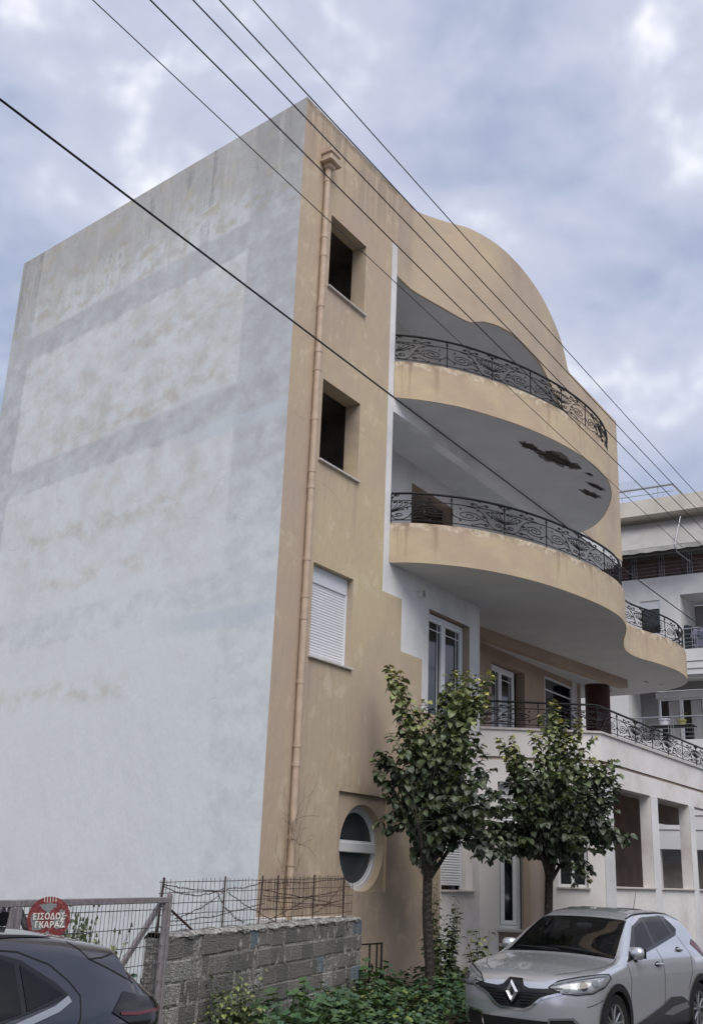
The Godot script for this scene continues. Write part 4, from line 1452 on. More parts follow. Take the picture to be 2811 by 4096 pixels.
	for k in 2:
		var c0 := fdoor.position.x + 0.08 + k * 0.86
		var pn := Mb.new()
		pn.quad(Vector3(41.56, 7.07, c0), Vector3(41.56, 7.07, c0 + 0.74), Vector3(41.56, 8.65, c0 + 0.74), Vector3(41.56, 8.65, c0), N)
		part("pane", pn, M.glass, gdp)
		var ct := Mb.new()
		for f in 9:
			var za2 := c0 + 0.3 + f * 0.045
			ct.quad(Vector3(41.555 - 0.012 * (f % 2), 7.1, za2), Vector3(41.555 - 0.012 * ((f + 1) % 2), 7.1, za2 + 0.045), Vector3(41.555 - 0.012 * ((f + 1) % 2), 8.62, za2 + 0.045), Vector3(41.555 - 0.012 * (f % 2), 8.62, za2), N)
		part("curtain", ct, M.curtain, gdp)
	for y in [9.2, 8.75]:
		var cl := Mb.new()
		cl.tube(PackedVector3Array([Vector3(40.15, y, -20), Vector3(40.15, y + 0.05, z1)]), 0.012, 4)
		part("clothes_line", cl, M.pvc, b)
	# things on its balconies
	var bag := Mb.new()
	for i in 40:
		var p := Vector3(rng.randf_range(-0.28, 0.28), rng.randf_range(0.0, 0.6), rng.randf_range(-0.45, 0.45))
		var a := Vector3(rng.randf_range(-1, 1), rng.randf_range(-1, 1), rng.randf_range(-1, 1)).normalized()
		var c := a.cross(Vector3(0.3, 1, 0.2)).normalized()
		bag.quad(p - a * 0.2 - c * 0.13, p + a * 0.2 - c * 0.1, p + a * 0.18 + c * 0.14, p - a * 0.16 + c * 0.1)
	var bg := mesh_node(numbered("laundry_pile"), bag.commit(), flat(srgb(176, 182, 202), 0.8))
	bg.position = Vector3(40.5, 10.45, -10.25)
	meta(bg, "heap of pale blue laundry behind the rail of the neighbouring balcony", "laundry")
	add_child(bg, true)
	var ch := Mb.new()
	ch.cbox(Vector3(40.5, 10.78, -10.86), Vector3(0.5, 0.95, 0.34), 0.06)
	ch.cbox(Vector3(40.5, 11.2, -10.92), Vector3(0.42, 0.2, 0.22), 0.05)
	solo("folded_chair", ch, flat(srgb(34, 44, 52), 0.7), "dark blue folded chair standing beside the laundry heap on the balcony", "chair")
	var tb := thing("balcony_table", Vector3(40.5, 6.95, -11.7), "dark low table on the first balcony of the pale block", "table")
	var tt := Mb.new()
	tt.cbox(Vector3(40.5, 7.5, -11.75), Vector3(0.6, 0.05, 1.75), 0.01)
	part("table_top", tt, M.iron, tb)
	for z in [-12.5, -11.0]:
		for x in [40.28, 40.72]:
			var lg := Mb.new()
			lg.box(Vector3(x, 7.21, z), Vector3(0.04, 0.53, 0.04))
			part("leg", lg, M.iron, tb)
	planter(Vector3(40.5, 7.525, -12.0), 0.21, 0.26, srgb(214, 214, 222), "white round planter on the dark balcony table", false)
	planter(Vector3(40.5, 7.525, -11.35), 0.17, 0.2, srgb(150, 150, 96), "small yellow green flower pot on the dark balcony table", true)

func planter(at: Vector3, r: float, h: float, col: Color, label: String, plant: bool) -> void:
	var t := thing("planter", at, label, "planter")
	var m := Mb.new()
	m.tube(PackedVector3Array([at, at + Vector3.UP * h]), r * 0.78, 14, r)
	m.tube(PackedVector3Array([at + Vector3.UP * (h - 0.04), at + Vector3.UP * (h + 0.01)]), r * 1.08, 14)
	part("pot", m, flat(col, 0.6), t)
	if plant:
		var p := Mb.new()
		for i in 26:
			var q := at + Vector3(rng.randf_range(-r, r), h + rng.randf_range(0.02, 0.28), rng.randf_range(-r, r))
			var a := Vector3(rng.randf_range(-1, 1), rng.randf_range(0, 1), rng.randf_range(-1, 1)).normalized() * 0.09
			var c := a.cross(Vector3(0.2, 0.4, 1)).normalized() * 0.03
			p.quad(q, q + a * 0.5 + c, q + a, q + a * 0.5 - c)
		var pl := part("foliage", p, M.leaf[1], t)
		pl.set_meta("kind", "stuff")

# ---------------------------------------------------------------- block wall, fence, gate, sign
const WALL_R := Vector3(13.5, 0, -8.4)
const WALL_L := Vector3(7.75, 0, -6.88)

func street_things() -> void:
	var d := (WALL_R - WALL_L).normalized()
	var nn := Vector3(-d.z, 0, d.x)
	var len := WALL_L.distance_to(WALL_R)
	var bs := Basis(d, Vector3.UP, nn)
	# --- the wall of hollow concrete blocks
	var top := 1.28
	var wl := thing("block_wall", WALL_L.lerp(WALL_R, 0.5) + Vector3.UP * 0.1, "rough grey concrete block wall carrying the rusty wire mesh", "wall")
	var core := Mb.new()
	core.box(WALL_L + d * (len * 0.5) + Vector3.UP * 0.66 - nn * 0.1, Vector3(len - 0.01, 1.16, 0.19), bs)
	part("mortar", core, M.mortar, wl)
	var meshes := []
	for k in 5:
		for half in 2:
			var bl := 0.385 if half == 0 else 0.185
			var m := Mb.new()
			m.cbox(Vector3.ZERO, Vector3(bl, 0.182, 0.2), 0.012)
			for i in m.v.size():
				var p := m.v[i]
				var j := Vector3(sin(p.x * 91.0 + p.y * 57.0 + k * 3.1), sin(p.y * 83.0 + p.z * 47.0 + k * 1.7), sin(p.z * 71.0 + p.x * 39.0 + k * 2.3)) * 0.004
				m.v[i] = p + j
			meshes.append(m.commit())
	var rows := 6
	for r in rows:
		var s := 0.0 if r % 2 == 0 else -0.2
		var y := top - 0.095 - 0.03 - r * 0.196
		while s < len - 0.05:
			var bl := 0.4
			if s < 0:
				bl = 0.2
				s = 0.0
			elif s + 0.4 > len or rng.randf() < 0.16:
				bl = 0.2
			var k := rng.randi() % 5
			var mat: Material = M.block[0]
			var pick := rng.randf()
			if pick < 0.25:
				mat = M.block[1]
			elif pick < 0.5:
				mat = M.block[2]
			elif bl < 0.3 and pick < 0.85:
				mat = M.block[3]
			if (s < 0.3 and r > 0) or rng.randf() < 0.07:
				mat = M.block[4]
			var c := WALL_L + d * (s + bl * 0.5) + Vector3.UP * y + nn * rng.randf_range(-0.105, -0.09)
			own_part("concrete_block", meshes[k * 2 + (0 if bl > 0.3 else 1)], mat, wl, Transform3D(bs * Basis(Vector3.BACK, rng.randf_range(-0.02, 0.02)), c - wl.position + Vector3.UP * rng.randf_range(-0.006, 0.006)))
			s += bl
	# rough cement along the top, and smears over joints
	var cp := Mb.new()
	var prev := []
	var n := 96
	for i in n + 1:
		var s := len * i / n
		var hh := top + 0.004 + 0.008 * sin(i * 0.7) + rng.randf_range(-0.005, 0.006)
		var o := WALL_L + d * s
		var fr := rng.randf_range(0.008, 0.012)
		var dip := 0.042 + 0.012 * sin(i * 0.9) + rng.randf_range(-0.005, 0.008)
		var ring := [o + nn * fr + Vector3.UP * (top - dip), o + nn * (fr + 0.004) + Vector3.UP * (hh - 0.03), o + nn * -0.03 + Vector3.UP * hh, o + nn * -0.17 + Vector3.UP * (hh + 0.005), o + nn * -0.215 + Vector3.UP * (top - 0.05)]
		if i > 0:
			for k in 4:
				cp.quad(prev[k], ring[k], ring[k + 1], prev[k + 1], nn + Vector3.UP)
		prev = ring
	part("cement_cap", cp, M.coping, wl)
	for i in 46:
		var s := rng.randf_range(0.1, len - 0.1)
		var y := top - rng.randf_range(0.05, 0.85)
		var m := Mb.new()
		var c := WALL_L + d * s + Vector3.UP * y
		var rim := []
		var hgt := rng.randf_range(0.05, 0.14)
		var wid := rng.randf_range(0.02, 0.06)
		for k in 11:
			var a := TAU * k / 11
			rim.append(c + d * cos(a) * wid * rng.randf_range(0.5, 1.2) + Vector3.UP * sin(a) * hgt * rng.randf_range(0.6, 1.2) + nn * 0.004)
		for k in 11:
			m.tri_to(c + nn * 0.02, rim[k], rim[(k + 1) % 11], nn)
		part("mortar_smear", m, M.mortar, wl)
	# --- the rusty mesh on top of it
	var fn := thing("mesh_fence", WALL_L.lerp(WALL_R, 0.5) + Vector3.UP * top, "rusty wire mesh fence with barbed strands on top of the block wall", "fence")
	var fo := WALL_L - nn * 0.1
	var f_len := len - 0.12
	var htop := func(s: float) -> float: return lerpf(1.75, 1.845, s / len)
	for s in [0.02, 1.45, 2.42, 2.95, 4.2, 5.42]:
		var m := Mb.new()
		var lean := 0.06 if s < 0.1 else (0.05 if s == 2.42 else 0.0)
		m.tube(PackedVector3Array([fo + d * s + Vector3.UP * (top - 0.02), fo + d * (s + lean) + Vector3.UP * (htop.call(s) + 0.01)]), 0.009 if s > 0.1 else 0.012, 5)
		part("fence_post", m, M.rust, fn)
	var vw := Mb.new()
	var s := 0.03
	while s < f_len:
		var fine := s > 2.42
		var bend := Vector3(rng.randf_range(-0.006, 0.006), 0, rng.randf_range(-0.01, 0.01))
		vw.tube(PackedVector3Array([fo + d * s + Vector3.UP * (top - 0.01), fo + d * s + Vector3.UP * (htop.call(s) - rng.randf_range(0.0, 0.03)) + bend]), 0.0032, 4, -1, false)
		s += 0.098 if not fine else rng.randf_range(0.035, 0.062)
	var vp := part("upright_wires", vw, M.rust, fn)
	vp.set_meta("kind", "stuff")
	var hw := Mb.new()
	for k in 5:
		var yy := 0.06 + k * 0.095
		var pts := PackedVector3Array()
		for i in 23:
			var t := i / 22.0
			pts.append(fo + d * (f_len * t) + Vector3.UP * (top + yy * (1.0 + 0.16 * t) + rng.randf_range(-0.004, 0.004)))
		hw.tube(pts, 0.0034, 4, -1, false)
	part("cross_wires", hw, M.rust, fn).set_meta("kind", "stuff")
	for run in [[0.05, 0.42, 1.42, 0.36, 0.02], [0.05, 0.4, 1.42, 0.38, -0.05], [1.45, 0.38, 2.5, 0.46, 0.01], [0.35, 0.12, 1.4, 0.36, 0.0], [1.5, 0.34, 2.9, 0.02, 0.03], [1.2, 0.36, 2.0, 0.04, -0.04], [0.1, 0.1, 2.5, 0.22, 0.0], [2.5, 0.44, 5.4, 0.5, 0.02], [2.5, 0.3, 5.4, 0.36, -0.03], [2.6, 0.26, 5.4, 0.14, 0.04], [2.7, 0.05, 4.1, 0.3, 0.02], [4.2, 0.08, 5.3, 0.42, -0.03], [2.5, 0.16, 5.4, 0.24, -0.02], [2.5, 0.36, 4.9, 0.2, 0.05]]:
		var m := Mb.new()
		var pts := PackedVector3Array()
		var a = fo + d * run[0] + Vector3.UP * (top + run[1])
		var b = fo + d * run[2] + Vector3.UP * (top + run[3])
		for i in 13:
			var t := i / 12.0
			pts.append(a.lerp(b, t) + Vector3.UP * (run[4] - 0.045) * sin(PI * t) * 0.7 + nn * (0.012 + rng.randf_range(-0.01, 0.012)) + Vector3.UP * rng.randf_range(-0.008, 0.008))
		m.tube(pts, 0.0042, 4, -1, false)
		for i in 12:
			var c := pts[i].lerp(pts[i + 1], 0.5)
			for q in 2:
				var v := Vector3(rng.randf_range(-1, 1), rng.randf_range(-1, 1), rng.randf_range(-1, 1)).normalized() * 0.02
				m.tube(PackedVector3Array([c - v, c + v]), 0.002, 3, -1, false)
		part("barbed_wire", m, M.rust, fn)
	var br := Mb.new()
	br.tube(PackedVector3Array([fo + d * 0.03 + Vector3.UP * (top + 0.27) + nn * 0.03, fo + d * 0.75 + Vector3.UP * (top - 0.01) + nn * 0.03]), 0.012, 5)
	part("brace", br, M.rust, fn)
	# --- the gate leaves
	var gd := Vector3(-0.97, 0, 0.243).normalized()
	var gn := Vector3(-gd.z, 0, gd.x)
	if gn.z < 0:
		gn = -gn
	var g0 := Vector3(7.68, 0, -6.83)
	for leaf in 2:
		var gw := 2.25 if leaf == 0 else 2.2
		var go := g0 + gd * (0.0 if leaf == 0 else 2.29)
		var gs := Basis(gd, Vector3.UP, gn)
		var g := thing("mesh_gate", go + gd * gw * 0.5, ["grey steel mesh gate leaf beside the block wall with the red sign", "grey steel mesh gate leaf at the left behind the dark car"][leaf], "gate", "gate leaves")
		var y0 := 0.22
		var y1 := 1.6
		for bar in [[gw * 0.5, y1 - 0.025, gw, 0.05], [gw * 0.5, y0 + 0.025, gw, 0.05], [0.025, (y0 + y1) * 0.5, 0.05, y1 - y0 - 0.1], [gw - 0.025, (y0 + y1) * 0.5, 0.05, y1 - y0 - 0.1]]:
			var m := Mb.new()
			m.cbox(go + gd * bar[0] + Vector3.UP * bar[1], Vector3(bar[2], bar[3], 0.035), 0.005, gs)
			part("frame_bar", m, M.grate, g)
		# the diagonal brace
		var m2 := Mb.new()
		var pa := go + gd * (0.06 if leaf == 0 else 0.06) + Vector3.UP * (y1 - 0.06)
		var pb := go + gd * 1.1 + Vector3.UP * (y1 - 0.9)
		var ax := (pb - pa).normalized()
		m2.cbox(pa.lerp(pb, 0.5) - gn * 0.03, Vector3(pa.distance_to(pb), 0.055, 0.03), 0.004, Basis(ax, gn.cross(ax), gn))
		part("brace", m2, M.grate, g)
		if leaf == 0:
			var m3 := Mb.new()
			var pc := go + gd * (gw - 0.06) + Vector3.UP * (y1 - 0.06)
			var pd := go + gd * (gw - 0.5) + Vector3.UP * (y1 - 0.5)
			var ax2 := (pd - pc).normalized()
			m3.cbox(pc.lerp(pd, 0.5) - gn * 0.03, Vector3(pc.distance_to(pd), 0.055, 0.03), 0.004, Basis(ax2, gn.cross(ax2), gn))
			part("brace", m3, M.grate, g)
		var mw := Mb.new()
		var u := 0.11
		while u < gw - 0.05:
			mw.tube(PackedVector3Array([go + gd * u + Vector3.UP * (y0 + 0.02), go + gd * (u + rng.randf_range(-0.004, 0.004)) + Vector3.UP * (y1 - 0.02)]), 0.0032, 4, -1, false)
			u += 0.062
		part("upright_wires", mw, M.wire, g).set_meta("kind", "stuff")
		var mh := Mb.new()
		var yy := y0 + 0.1
		while yy < y1:
			mh.tube(PackedVector3Array([go + gd * 0.02 + Vector3.UP * yy + gn * 0.006, go + gd * (gw - 0.02) + Vector3.UP * (yy + rng.randf_range(-0.004, 0.004)) + gn * 0.006]), 0.0036, 4, -1, false)
			yy += 0.147
		part("cross_wires", mh, M.wire, g).set_meta("kind", "stuff")
	var gp := Mb.new()
	gp.cbox(g0 - gd * 0.045 + Vector3.UP * 0.82, Vector3(0.045, 1.62, 0.04), 0.006, Basis(gd, Vector3.UP, gn))
	solo("gate_post", gp, M.grate, "grey mauve steel post between the gate and the block wall", "post")
	no_parking_sign(g0 + gd * 1.93 + Vector3.UP * 1.475 + gn * 0.045, gd, gn)
	# --- a small iron gate behind the end of the wall
	var ig := thing("iron_gate", Vector3(14.0, 0.12, -8.55), "small dark wrought iron gate behind the end of the block wall", "gate")
	for bar in [[13.55, 0.1, 0.9, 0.018], [14.0, 0.1, 0.9, 0.018], [14.2, 0.1, 0.92, 0.018], [14.33, 0.1, 0.92, 0.022]]:
		var m := Mb.new()
		m.box(Vector3(bar[0], (bar[1] + bar[2]) * 0.5, -8.55), Vector3(bar[3], bar[2] - bar[1], bar[3]))
		part("bar", m, M.iron, ig)
	var tr := Mb.new()
	tr.box(Vector3(13.93, 0.905, -8.55), Vector3(0.82, 0.02, 0.02))
	part("top_rail", tr, M.iron, ig)
	var scm := Mb.new()
	for q in [[14.08, 0.32, 0.09, 1.0], [13.9, 0.36, 0.1, -1.0], [14.05, 0.58, 0.06, -1.0], [13.85, 0.55, 0.07, 1.0]]:
		var pts := PackedVector3Array()
		for v in spiral(q[0], q[1], q[2], 0.02, PI * 0.5, q[3] * 1.5, 18):
			pts.append(Vector3(v.x, v.y, -8.55))
		scm.tube(pts, 0.011, 4)
	part("scroll", scm, M.iron, ig)

func letters(txt: String, size: float, font: Font) -> TextMesh:
	var t := TextMesh.new()
	t.text = txt
	t.font = font
	t.font_size = 48
	t.pixel_size = size / 48.0
	t.depth = 0.002
	t.curve_step = 1.5
	return t

func blob(c: Vector2, rx: float, ry: float, n: int, lo := 0.6, hi := 1.15) -> PackedVector2Array:
	var o := PackedVector2Array()
	for i in n:
		var a := TAU * i / n
		o.append(c + Vector2(cos(a) * rx, sin(a) * ry) * rng.randf_range(lo, hi))
	return o

func no_parking_sign(at: Vector3, gd: Vector3, gn: Vector3) -> void:
	var t := thing("garage_sign", at, "round worn red sign with white Greek letters hanging on the gate", "sign")
	var face := Vector3(-0.6, 0, 0.8)
	t.basis = Basis(Vector3.UP.cross(face), Vector3.UP, face).rotated(face, 0.04)
	t.position += face * 0.13
	var r := 0.15
	var red := mottled([[0.25, srgb(104, 40, 45)], [0.6, srgb(124, 50, 55)], [0.85, srgb(150, 98, 96)]], 0.5, 0.03, 5, 61, 0.55)
	red.uv1_world_triplanar = false
	var disc := Mb.new()
	var dp := PackedVector2Array()
	for i in 40:
		dp.append(Vector2(cos(TAU * i / 40), sin(TAU * i / 40)) * r)
	disc.prism(dp, Vector3(0, 0, -0.002), Vector3.RIGHT, Vector3.UP, Vector3(0, 0, 0.004))
	own_part("disc", disc.commit(), red, t)
	var bare := mottled([[0.2, srgb(92, 98, 100)], [0.6, srgb(128, 134, 136)], [0.85, srgb(176, 180, 178)]], 0.25, 0.04, 6, 62, 0.5)
	bare.uv1_world_triplanar = false
	# where the paint has come off
	var patches := [blob(Vector2(-0.005, 0.085), 0.062, 0.026, 18), blob(Vector2(-0.01, 0.072), 0.035, 0.03, 14), blob(Vector2(-0.095, -0.005), 0.03, 0.055, 16), blob(Vector2(-0.075, -0.05), 0.045, 0.03, 14), blob(Vector2(0.09, 0.02), 0.028, 0.055, 16), blob(Vector2(0.075, -0.035), 0.045, 0.04, 16), PackedVector2Array([Vector2(-0.045, -0.152), Vector2(0.035, -0.154), Vector2(0.008, -0.085), Vector2(-0.012, -0.085)])]
	for i in patches.size():
		var m := Mb.new()
		m.prism(patches[i], Vector3(0, 0, 0.002), Vector3.RIGHT, Vector3.UP, Vector3(0, 0, 0.0006 + 0.0003 * i))
		own_part("bare_patch", m.commit(), bare, t)
	var wt := flat(srgb(210, 208, 204), 0.6)
	for i in 5:
		var m := Mb.new()
		var x := -0.04 + i * 0.02
		m.prism(PackedVector2Array([Vector2(x - 0.003, 0.15), Vector2(x + 0.002, 0.15), Vector2(x + 0.003, 0.115 - 0.004 * (i % 3)), Vector2(x - 0.002, 0.112)]), Vector3(0, 0, 0.002), Vector3.RIGHT, Vector3.UP, Vector3(0, 0, 0.0004))
		own_part("paint_streak", m.commit(), wt, t)
	var font := SystemFont.new()
	font.font_names = PackedStringArray(["Droid Sans"])
	font.font_weight = 700
	own_part("lettering", letters("ΕΙΣΟΔΟΣ", 0.062, font), wt, t, Transform3D(Basis.IDENTITY.scaled(Vector3(0.88, 1, 1)), Vector3(0.0, 0.016, 0.0062)))
	own_part("lettering", letters("ΓΚΑΡΑΖ", 0.062, font), wt, t, Transform3D(Basis.IDENTITY.scaled(Vector3(0.92, 1, 1)), Vector3(0.005, -0.04, 0.0062)))
	for i in 7:
		var m := Mb.new()
		m.prism(blob(Vector2(rng.randf_range(0.05, 0.12), rng.randf_range(-0.06, 0.045)), 0.012, 0.007, 9, 0.4, 1.2), Vector3(0, 0, 0.002), Vector3.RIGHT, Vector3.UP, Vector3(0, 0, 0.0056 + 0.0002 * i))
		own_part("paint_fleck", m.commit(), wt, t)

# ---------------------------------------------------------------- overhead cables
func cables() -> void:
	var lines := [["thin upper", 6.44, 6.33, 0.005], ["a", 6.95, 6.78, 0.0075], ["b", 7.38, 7.2, 0.0075], ["c", 7.67, 7.53, 0.0075], ["d", 8.08, 7.9, 0.007], ["e", 5.0, 4.95, 0.0095]]
	var labels := ["thinnest grey overhead wire, second lowest of the six", "black overhead wire running just above the thin grey one", "third black overhead wire from the topmost one", "black overhead wire next below the topmost one", "topmost black overhead wire crossing only sky at upper right", "thick black overhead cable, lowest of the six, crossing the white side wall"]
	for i in lines.size():
		var l = lines[i]
		var pts := PackedVector3Array()
		for k in 41:
			var x := -12.0 + k * 1.5
			var t := (x - 4.0) / 18.0
			var sag := -0.06 * (1.0 - pow((x - 13.0) / 9.0, 2.0)) * 0.5
			pts.append(Vector3(x, EYE + lerpf(l[1], l[2], t) + sag, -5.5))
		var m := Mb.new()
		m.tube(pts, l[3], 6)
		solo("overhead_cable", m, M.cable if i != 0 else flat(srgb(52, 50, 54), 0.6), labels[i], "cable", "overhead cables")

# ---------------------------------------------------------------- a plain unseen block behind the viewer, added for reflections and shade
func added_opposite_block() -> void:
	var b := thing("added_opposite_building", Vector3(12, 0, 11), "plain cream block added out of view behind the viewer for reflections and shade", "building")
	var w := Mb.new()
	var wins := []
	for f in 2:
		for i in 14:
			wins.append(Rect2(-18.0 + i * 4.4, 1.1 + f * 3.1, 1.5, 1.5))
	wall(w, Vector3(0, 0, 8.0), Vector3.RIGHT, -22, 46, 0, 6.4, Vector3.FORWARD, wins)
	for r in wins:
		reveal(w, Vector3(0, 0, 8.0), Vector3.RIGHT, r, Vector3(0, 0, 0.2))
	w.quad(Vector3(-22, 6.4, 8.0), Vector3(46, 6.4, 8.0), Vector3(46, 6.4, 18), Vector3(-22, 6.4, 18), Vector3.UP)
	w.quad(Vector3(-22, 0, 8.0), Vector3(-22, 6.4, 8.0), Vector3(-22, 6.4, 18), Vector3(-22, 0, 18), Vector3.LEFT)
	w.quad(Vector3(46, 0, 8.0), Vector3(46, 6.4, 8.0), Vector3(46, 6.4, 18), Vector3(46, 0, 18), Vector3.RIGHT)
	part("front_wall", w, M.cream, b)
	for r in wins:
		var p := Mb.new()
		p.quad(Vector3(r.position.x, r.position.y, 8.2), Vector3(r.end.x, r.position.y, 8.2), Vector3(r.end.x, r.end.y, 8.2), Vector3(r.position.x, r.end.y, 8.2), Vector3.FORWARD)
		part("window", p, M.glass, b)
# ---------------------------------------------------------------- leaves
func leaf_mesh(l: float, w: float, fold: float, droop: float) -> Mb:
	# a heart-shaped blade in y (length) and x (width), folded along its middle and curling down at the tip
	var m := Mb.new()
	var ts := [0.0, 0.1, 0.3, 0.55, 0.8, 1.0]
	var sd := [0.0, 0.3, 0.48, 0.47, 0.29, 0.0]
	var rib := []
	for t in ts:
		rib.append(Vector3(0, l * t * (1.0 - 0.12 * droop * t), -droop * 0.42 * l * t * t + 0.05 * l * sin(PI * t)))
	for s in [-1.0, 1.0]:
		var e := []
		for i in 6:
			e.append(rib[i] + Vector3(s * sd[i] * w, -0.035 * l if i == 1 else 0.0, fold * sd[i] * w))
		for i in 5:
			if i > 0:
				m.tri(rib[i], e[i], rib[i + 1])
			m.tri(rib[i + 1] if i > 0 else rib[0], e[i] if i > 0 else e[1], e[i + 1] if i > 0 else rib[1])
	for i in m.n.size():
		if m.n[i].z < 0:
			m.n[i] = -m.n[i]
	# winding follows the normals
	for i in range(0, m.v.size(), 3):
		var g := (m.v[i + 2] - m.v[i]).cross(m.v[i + 1] - m.v[i])
		if g.dot(m.n[i]) < 0:
			var t := m.v[i + 1]
			m.v[i + 1] = m.v[i + 2]
			m.v[i + 2] = t
	return m

func round_leaf_mesh(r: float) -> Mb:
	# a mallow leaf: a round, shallowly lobed and cupped blade
	var m := Mb.new()
	var n := 14
	var rim := []
	for i in n + 1:
		var a := -PI * 0.5 + 0.25 + (TAU - 0.5) * i / n
		var rr := r * (1.0 - 0.13 * absf(sin(a * 3.5 + 0.4)))
		rim.append(Vector3(cos(a) * rr, sin(a) * rr, r * (0.16 if i % 2 == 0 else 0.09)))
	for i in n:
		m.tri(Vector3.ZERO, rim[i], rim[i + 1])
	for i in range(0, m.v.size(), 3):
		if m.n[i].z < 0:
			for k in 3:
				m.n[i + k] = -m.n[i + k]
			var t := m.v[i + 1]
			m.v[i + 1] = m.v[i + 2]
			m.v[i + 2] = t
	return m

func add_leaf(dst: Mb, src: Mb, t: Transform3D, col: Color) -> void:
	for i in src.v.size():
		dst.v.append(t * src.v[i])
		dst.n.append((t.basis * src.n[i]).normalized())
		dst.uv.append(Vector2.ZERO)
		dst.c.append(col)

func leaf_basis(dir: Vector3, up: Vector3, roll: float) -> Basis:
	var y := dir.normalized()
	var z := (up - y * up.dot(y))
	if z.length_squared() < 1e-4:
		z = y.cross(Vector3.RIGHT)
	z = z.normalized().rotated(y, roll)
	return Basis(y.cross(z), y, z)

func tree(called: String, at: Vector3, spec: Dictionary, label: String) -> void:
	var t := thing(called, at, label, "tree", "street trees in front of the building")
	# trunk, fork and limbs
	var tr := Mb.new()
	var fork: Vector3 = at + spec.fork
	var p := PackedVector3Array()
	for i in 12:
		var f := i / 11.0
		p.append(at.lerp(fork, f) + Vector3(0.03 * sin(f * 5.0), 0, 0.02 * sin(f * 7.0)) * f * (1 - f) * 3.0 + Vector3(0, -0.05, 0) * (1.0 - f))
	tr.tube(p, spec.r, 14, spec.r * 0.92)
	tr.tube(PackedVector3Array([at + Vector3(0, -0.05, 0), at + Vector3(0, 0.12, 0)]), spec.r * 1.2, 14, spec.r)
	part("trunk", tr, M.bark, t)
	var ends := []
	for l in spec.limbs:
		var q := PackedVector3Array()
		var e: Vector3 = fork + l[0]
		var c: Vector3 = fork + l[1]
		for i in 11:
			var f := i / 10.0
			q.append(fork.bezier_interpolate(c, c.lerp(e, 0.5), e, f) + Vector3(0, -0.06, 0) * (1.0 - f))
		var lm := Mb.new()
		lm.tube(q, l[2], 9, 0.018)
		part("limb", lm, M.bark, t)
		for i in range(3, 11):
			ends.append(q[i])
	# shoots with leaves
	var protos := []
	for k in 4:
		protos.append(leaf_mesh([0.132, 0.116, 0.09, 0.15][k], [0.1, 0.082, 0.066, 0.118][k], [0.28, 0.15, 0.4, 0.2][k], [0.7, 1.2, 0.4, 0.95][k]))
	var leaves := []          # [transform, proto, colour index]
	var tw := Mb.new()
	for sh in spec.shoots:
		var n := int(sh[0] * spec.dense)
		for k in n:
			var base: Vector3 = ends[rng.randi() % ends.size()]
			var target: Vector3 = at + spec.lean + Vector3(sh[1].x + rng.randf_range(-1, 1) * sh[2].x * spec.wide, sh[1].y + rng.randf_range(-1, 1) * sh[2].y, sh[1].z + rng.randf_range(-1, 1) * sh[2].z * spec.wide)
			var ctrl := base.lerp(target, 0.5) + Vector3(rng.randf_range(-0.1, 0.1), sh[3], rng.randf_range(-0.1, 0.1))
			var q := PackedVector3Array()
			var len := base.distance_to(target)
			var steps := maxi(5, int(len / 0.09))
			for i in steps + 1:
				q.append(base.bezier_interpolate(ctrl, ctrl.lerp(target, 0.6), target, float(i) / steps))
			tw.tube(q, 0.009, 4, 0.003, false)
			var cnt := int(len / sh[4])
			for i in cnt:
				var f := 0.22 + 0.78 * (i + rng.randf()) / cnt
				var pos := q[mini(int(f * steps), steps)]
				var dirn := (q[mini(int(f * steps) + 1, steps)] - q[maxi(int(f * steps) - 1, 0)]).normalized()
				var az := i * 2.4 + rng.randf_range(-0.5, 0.5)
				var side := Vector3(cos(az), 0, sin(az))
				var droop: float = lerpf(1.15, 0.15, clampf(f, 0, 1)) if sh[3] > 0 else 1.3
				var ld := (side + Vector3.DOWN * droop * rng.randf_range(0.6, 1.3) + dirn * (0.5 if f > 0.85 else 0.15)).normalized()
				var bs := leaf_basis(ld, side + Vector3.UP * 0.9, rng.randf_range(-0.6, 0.6)).scaled(Vector3.ONE * rng.randf_range(0.75, 1.2) * (0.75 if f > 0.93 else 1.0))
				var ci := 0
				var hgt = (pos.y - at.y - spec.fork.y) / spec.crown
				var rr := rng.randf()
				if sh[5] and f > 0.9 and rr < 0.55:
					ci = 4
				elif sh[5] and f > 0.6:
					ci = 3 if rr < 0.45 else 2
				elif hgt > 0.5:
					ci = 2 if rr < 0.5 else (1 if rr < 0.85 else 5)
				else:
					ci = 0 if rr < 0.45 else (1 if rr < 0.8 else 5)
				leaves.append([Transform3D(bs, pos + side * 0.015), rng.randi() % 4, ci])
	part("twigs", tw, M.twig, t).set_meta("kind", "stuff")
	# the 300 that show largest are leaves of their own, the rest one mass
	var eye := Vector3(0, EYE, 0)
	var fwd := (Vector3(at.x, at.y + 2.5, at.z) - eye).normalized()
	for l in leaves:
		var o: Vector3 = (l[0] as Transform3D).origin
		var rad: float = Vector2(o.x - at.x, o.z - at.z).length()
		l.append((o - at).dot(fwd) + rng.randf_range(-0.12, 0.12) - 0.25 * rad)
	leaves.sort_custom(func(x, y): return x[3] < y[3])
	var rest := Mb.new()
	var pm := []
	for m in protos:
		pm.append(m.commit())
	for i in leaves.size():
		var l = leaves[i]
		if i < 300:
			var tt: Transform3D = l[0]
			tt.origin -= at
			own_part("leaf", pm[l[1]], M.leaf[l[2]], t, tt)
		else:
			var cl: Color = (M.leaf[l[2]].albedo_color as Color).srgb_to_linear()
			cl = cl * rng.randf_range(0.82, 1.18)
			cl.a = 1.0
			add_leaf(rest, protos[l[1]], l[0], cl)
	part("foliage", rest, M.leaf_mix, t, true).set_meta("kind", "stuff")

